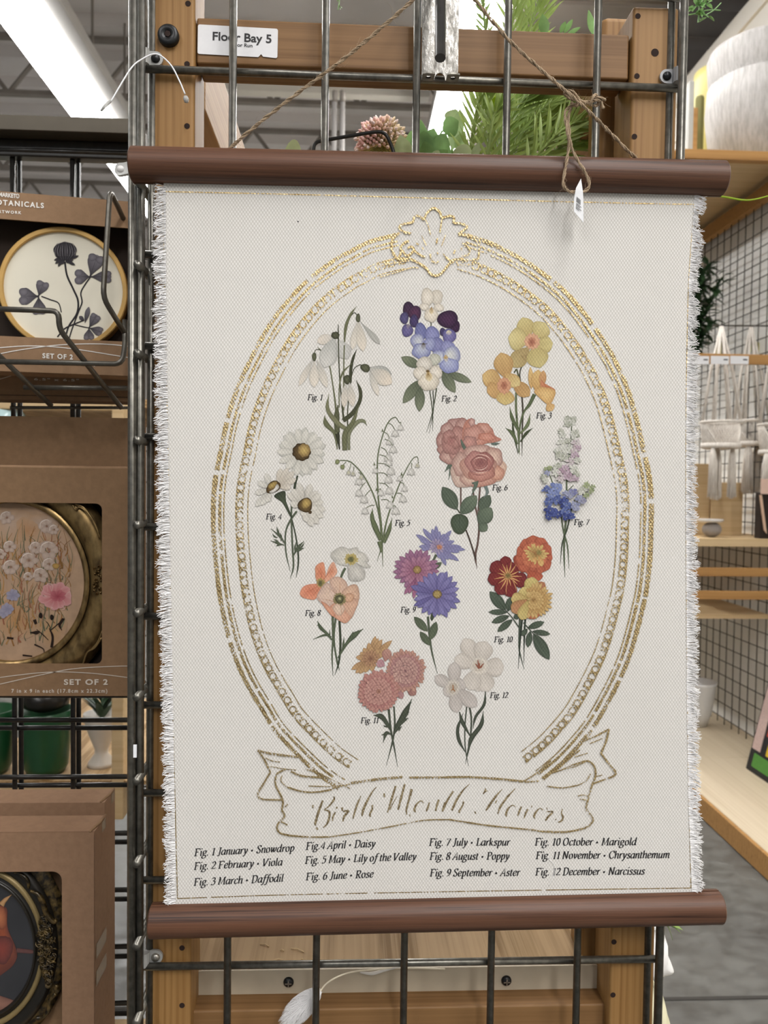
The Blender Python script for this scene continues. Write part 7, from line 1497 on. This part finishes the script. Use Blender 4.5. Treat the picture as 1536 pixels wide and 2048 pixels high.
leafset('pale green rounded leaves low in front of the needle fronds', 'artificial plant', (925, 345), .1, [(946, 322, 906, 300, .022), (945, 322, 958, 284, .008), (812, 325, 800, 270, .018), (868, 322, 878, 300, .010)], 'leaf2')
leafset('single lime green leaf among the needle fronds', 'artificial plant', (985, 250), .14, [(990, 215, 992, 190, .022), (985, 222, 996, 194, .018)], 'leaf3')
leafset('single whitish green leaf tip above the top rod left of the pink flower', 'artificial plant', (585, 330), .1, [(568, 303, 604, 301, .022)], 'leaf2')
leafset('pink and white petals low at the right end of the greenery', 'artificial flower', (1225, 330), .14, [(1212, 322, 1238, 298, .012), (1214, 322, 1240, 312, .008)], 'leaf2')
# pink stonecrop head
PC = at(762, 288, .12); t_ = thing('stonecrop_flower', 'dusty pink stonecrop flower head rising above the top rod', 'artificial flower', PC-V(0, 0, .02))
bp_ = MB(); bs_ = MB(); R = 54*(PC.y-CAM.y)/F_PX; cg, cp, cw = lin('#d8d290'), lin('#f8cbc6'), lin('#fdeae4')
for k in range(430):
    z = 1-2*(k+.5)/430; a = k*2.39996; r = math.sqrt(1-z*z); d = V(r*math.cos(a), r*math.sin(a)*.9, z)
    if d.z < -.45: continue
    q = rq.uniform(.78, 1.05); mixr = max(0, min(1, .62-d.x*.75+rq.uniform(-.25, .25)))
    tipc = tuple(g_*(1-mixr)+p_*mixr for g_, p_ in zip(lin('#f0dcba'), cp)); lite = rq.random() < .35
    p0, p1, p2 = PC+d*R*.35, PC+d*R*q*.84, PC+d*R*q; n0 = len(bp_.v)
    bp_.tube([p0, p1, p1.lerp(p2, .5), p2], [.0009, .0011, .0019, .0004], 6); bp_.c += [cg]*6+[tuple((x+y)/2 for x, y in zip(cg, tipc))]*6+[cw if lite else tipc]*12
bp_.build('florets', M['paint'], t_, smooth=True); b = MB(); b.tube([PC-V(0, 0, R*.3), V(PC.x, PC.y+.02, SHZ+.001)], .002, 6); b.build('stem', M['leaf'], t_)
# black wire handle in front of the stonecrop
t_ = thing('bent_wire', 'thin black bent wire arching over the top rod in front of the pink flower', 'wire', at(705, 330, .06)); b = MB(); b.tube(cat([at(627, 345, .06), at(627, 300, .06), at(632, 286, .06), at(648, 281, .06), at(700, 272, .06), at(752, 264, .06), at(770, 268, .06), at(780, 285, .06), at(788, 310, .06), at(790, 345, .06)], 5), .0017, 8); b.build('wire', M['black_wire'], t_, smooth=True)
# small leafed sprigs hanging in from above
def hang(label, base, Y, L, mat='leaf'):
    t_ = thing('hanging_sprig', label, 'artificial plant', at(*base, Y)); b = MB(); s_ = MB()
    for pts in L:
        P = cat([at(x, y, Y) for x, y in pts], 5); s_.tube(P, .0007, 5)
        for i, p_ in enumerate(P[3:]):
            if i % 2 == 0:
                for k in range(2): leafblade(b, p_, V(rq.uniform(-1, 1), rq.uniform(-.6, .2), rq.uniform(-1, .6)), rq.uniform(.005, .009), rq.uniform(.004, .006), n=3)
    b.build('leaves', M[mat], t_, smooth=True); s_.build('stems', M['leaf'], t_)
hang('small leaved variegated sprig hanging beside the top right corner of the grid', (1385, -30), .12, [[(1378, -40), (1392, -10), (1398, 15), (1396, 45)], [(1376, 20), (1390, 14), (1412, 6)], [(1376, 30), (1400, 27), (1420, 35)], [(1372, -30), (1405, -8), (1415, 12)]])
b = MB(); b.tube(cat([at(1412, 30, .12), at(1428, 20, .12), at(1442, 6, .12)], 5), .0006, 5); b.tube(cat([at(1405, 22, .12), at(1425, 20, .12), at(1441, 21, .12)], 5), .0006, 5); o_ = b.build('twig', M['leaf'], None); tag(o_, 'bare green twig tip of the sprig beside the top right of the grid', 'twig')
hang('green wisp of foliage hanging in at the top edge above the beam', (680, -40), .35, [[(688, -60), (682, -20), (676, 20)]])
# long grass blade beside the right end of the top rod
b = MB(); b.tube(cat([at(1400, 386, YC+.01), at(1450, 394, YC+.02), at(1500, 400, YC+.03), at(1560, 385, YC+.04)], 6), [.0008, .0008, .0005], 6); o_ = b.build('grass_blade', M['leaf3'], None, smooth=True); tag(o_, 'long thin yellow green grass blade sticking out right of the scroll', 'grass blade')
# bunny tail grass and straw litter on the lower shelf
t_ = thing('bunny_tail_grass', 'white fluffy bunny tail grass stem lying over the metal edge strip', 'dried grass', at(600, 2040, .03)); 
yb = .018
b = MB(); b.tube(cat([at(641, 1982, yb), at(652, 1968, yb), at(672, 1955, yb), at(700, 1945, yb+.006), at(740, 1940, .038), at(800, 1936, .042), at(890, 1938, .044)], 6), .0007, 6); b.build('stem', flat('straw_stem', '#e6dcc4', .7), t_, smooth=True)
b = MB(); A0, A1 = at(640, 1980, yb), at(576, 2040, yb-.004)
b.tube([A0, A0.lerp(A1, .3), A0.lerp(A1, .7), A1], [.003, .0062, .0055, .002], 12)
for k in range(1500):
    u = rq.random(); p_ = A0.lerp(A1, u); ax = (A1-A0).normalized(); o_ = ax.orthogonal(); o_.rotate(Matrix.Rotation(rq.uniform(0, 6.28), 3, ax)); L_ = rq.uniform(.005, .009); r_ = .0062*math.sin(math.pi*(.12+.8*u))
    b.tube([p_+o_*r_*.8, p_+o_*(r_+.0012)+ax*L_*.4, p_+o_*(r_+.0018)+ax*L_], [.00016, .00013, .00004], 3, False)
o_ = b.build('fluffy_head', M['thread'], t_, smooth=True)
b = MB(); b.tube(cat([at(720, 1945, .04), at(745, 1947, .04), at(770, 1940, .041), at(800, 1934, .042)], 5), [.0006, .0016, .0014, .0005], 6); b.build('husk', flat('dry_husk', '#d9d4cc', .8), t_, smooth=True)
zs_ = sz-.0005
for i, ((x0_, y0_), (x1_, y1_)) in enumerate((((582, 1897), (608, 1904)), ((560, 1901), (568, 1902)), ((548, 1920), (566, 1920)), ((602, 1919), (606, 1919)), ((520, 1888), (538, 1893)))):
    a, e = atz(x0_, y0_, zs_+.0006), atz(x1_, y1_, zs_+.0006); b = MB(); b.tube([a, (a+e)/2+V(0, .001, .0006), e], .0005, 5); o_ = b.build('straw_bit', flat('straw', '#e2c79a', .8), None); tag(o_, ('longest pale straw bit on the lower shelf board', 'tiny straw bit left of the longest one on the shelf board', 'straw bit lying just behind the lower wire', 'small straw crumb near the second wire on the shelf', 'leftmost straw bit on the lower shelf board')[i], 'straw')
q = at(396, 1915, .11); t_ = thing('wicker_ball', 'edge of a brown woven ball at the left end of the lower shelf', 'ball', V(q.x-.005, .14, sz)); b = MB(); R = .0105
for k in range(9):
    ax = V(rq.uniform(-1, 1), rq.uniform(-1, 1), rq.uniform(-1, 1)).normalized(); s_ = ax.orthogonal().normalized(); c_ = ax.cross(s_); b.tube([V(q.x-.005, .14, sz+R+.0015)+(s_*math.cos(a/20*6.283)+c_*math.sin(a/20*6.283))*R for a in range(20)], .0013, 5, closed=True)
b.build('weave', flat('brown_wicker', '#5f4030', .7, 0, .2, 80), t_, smooth=True)
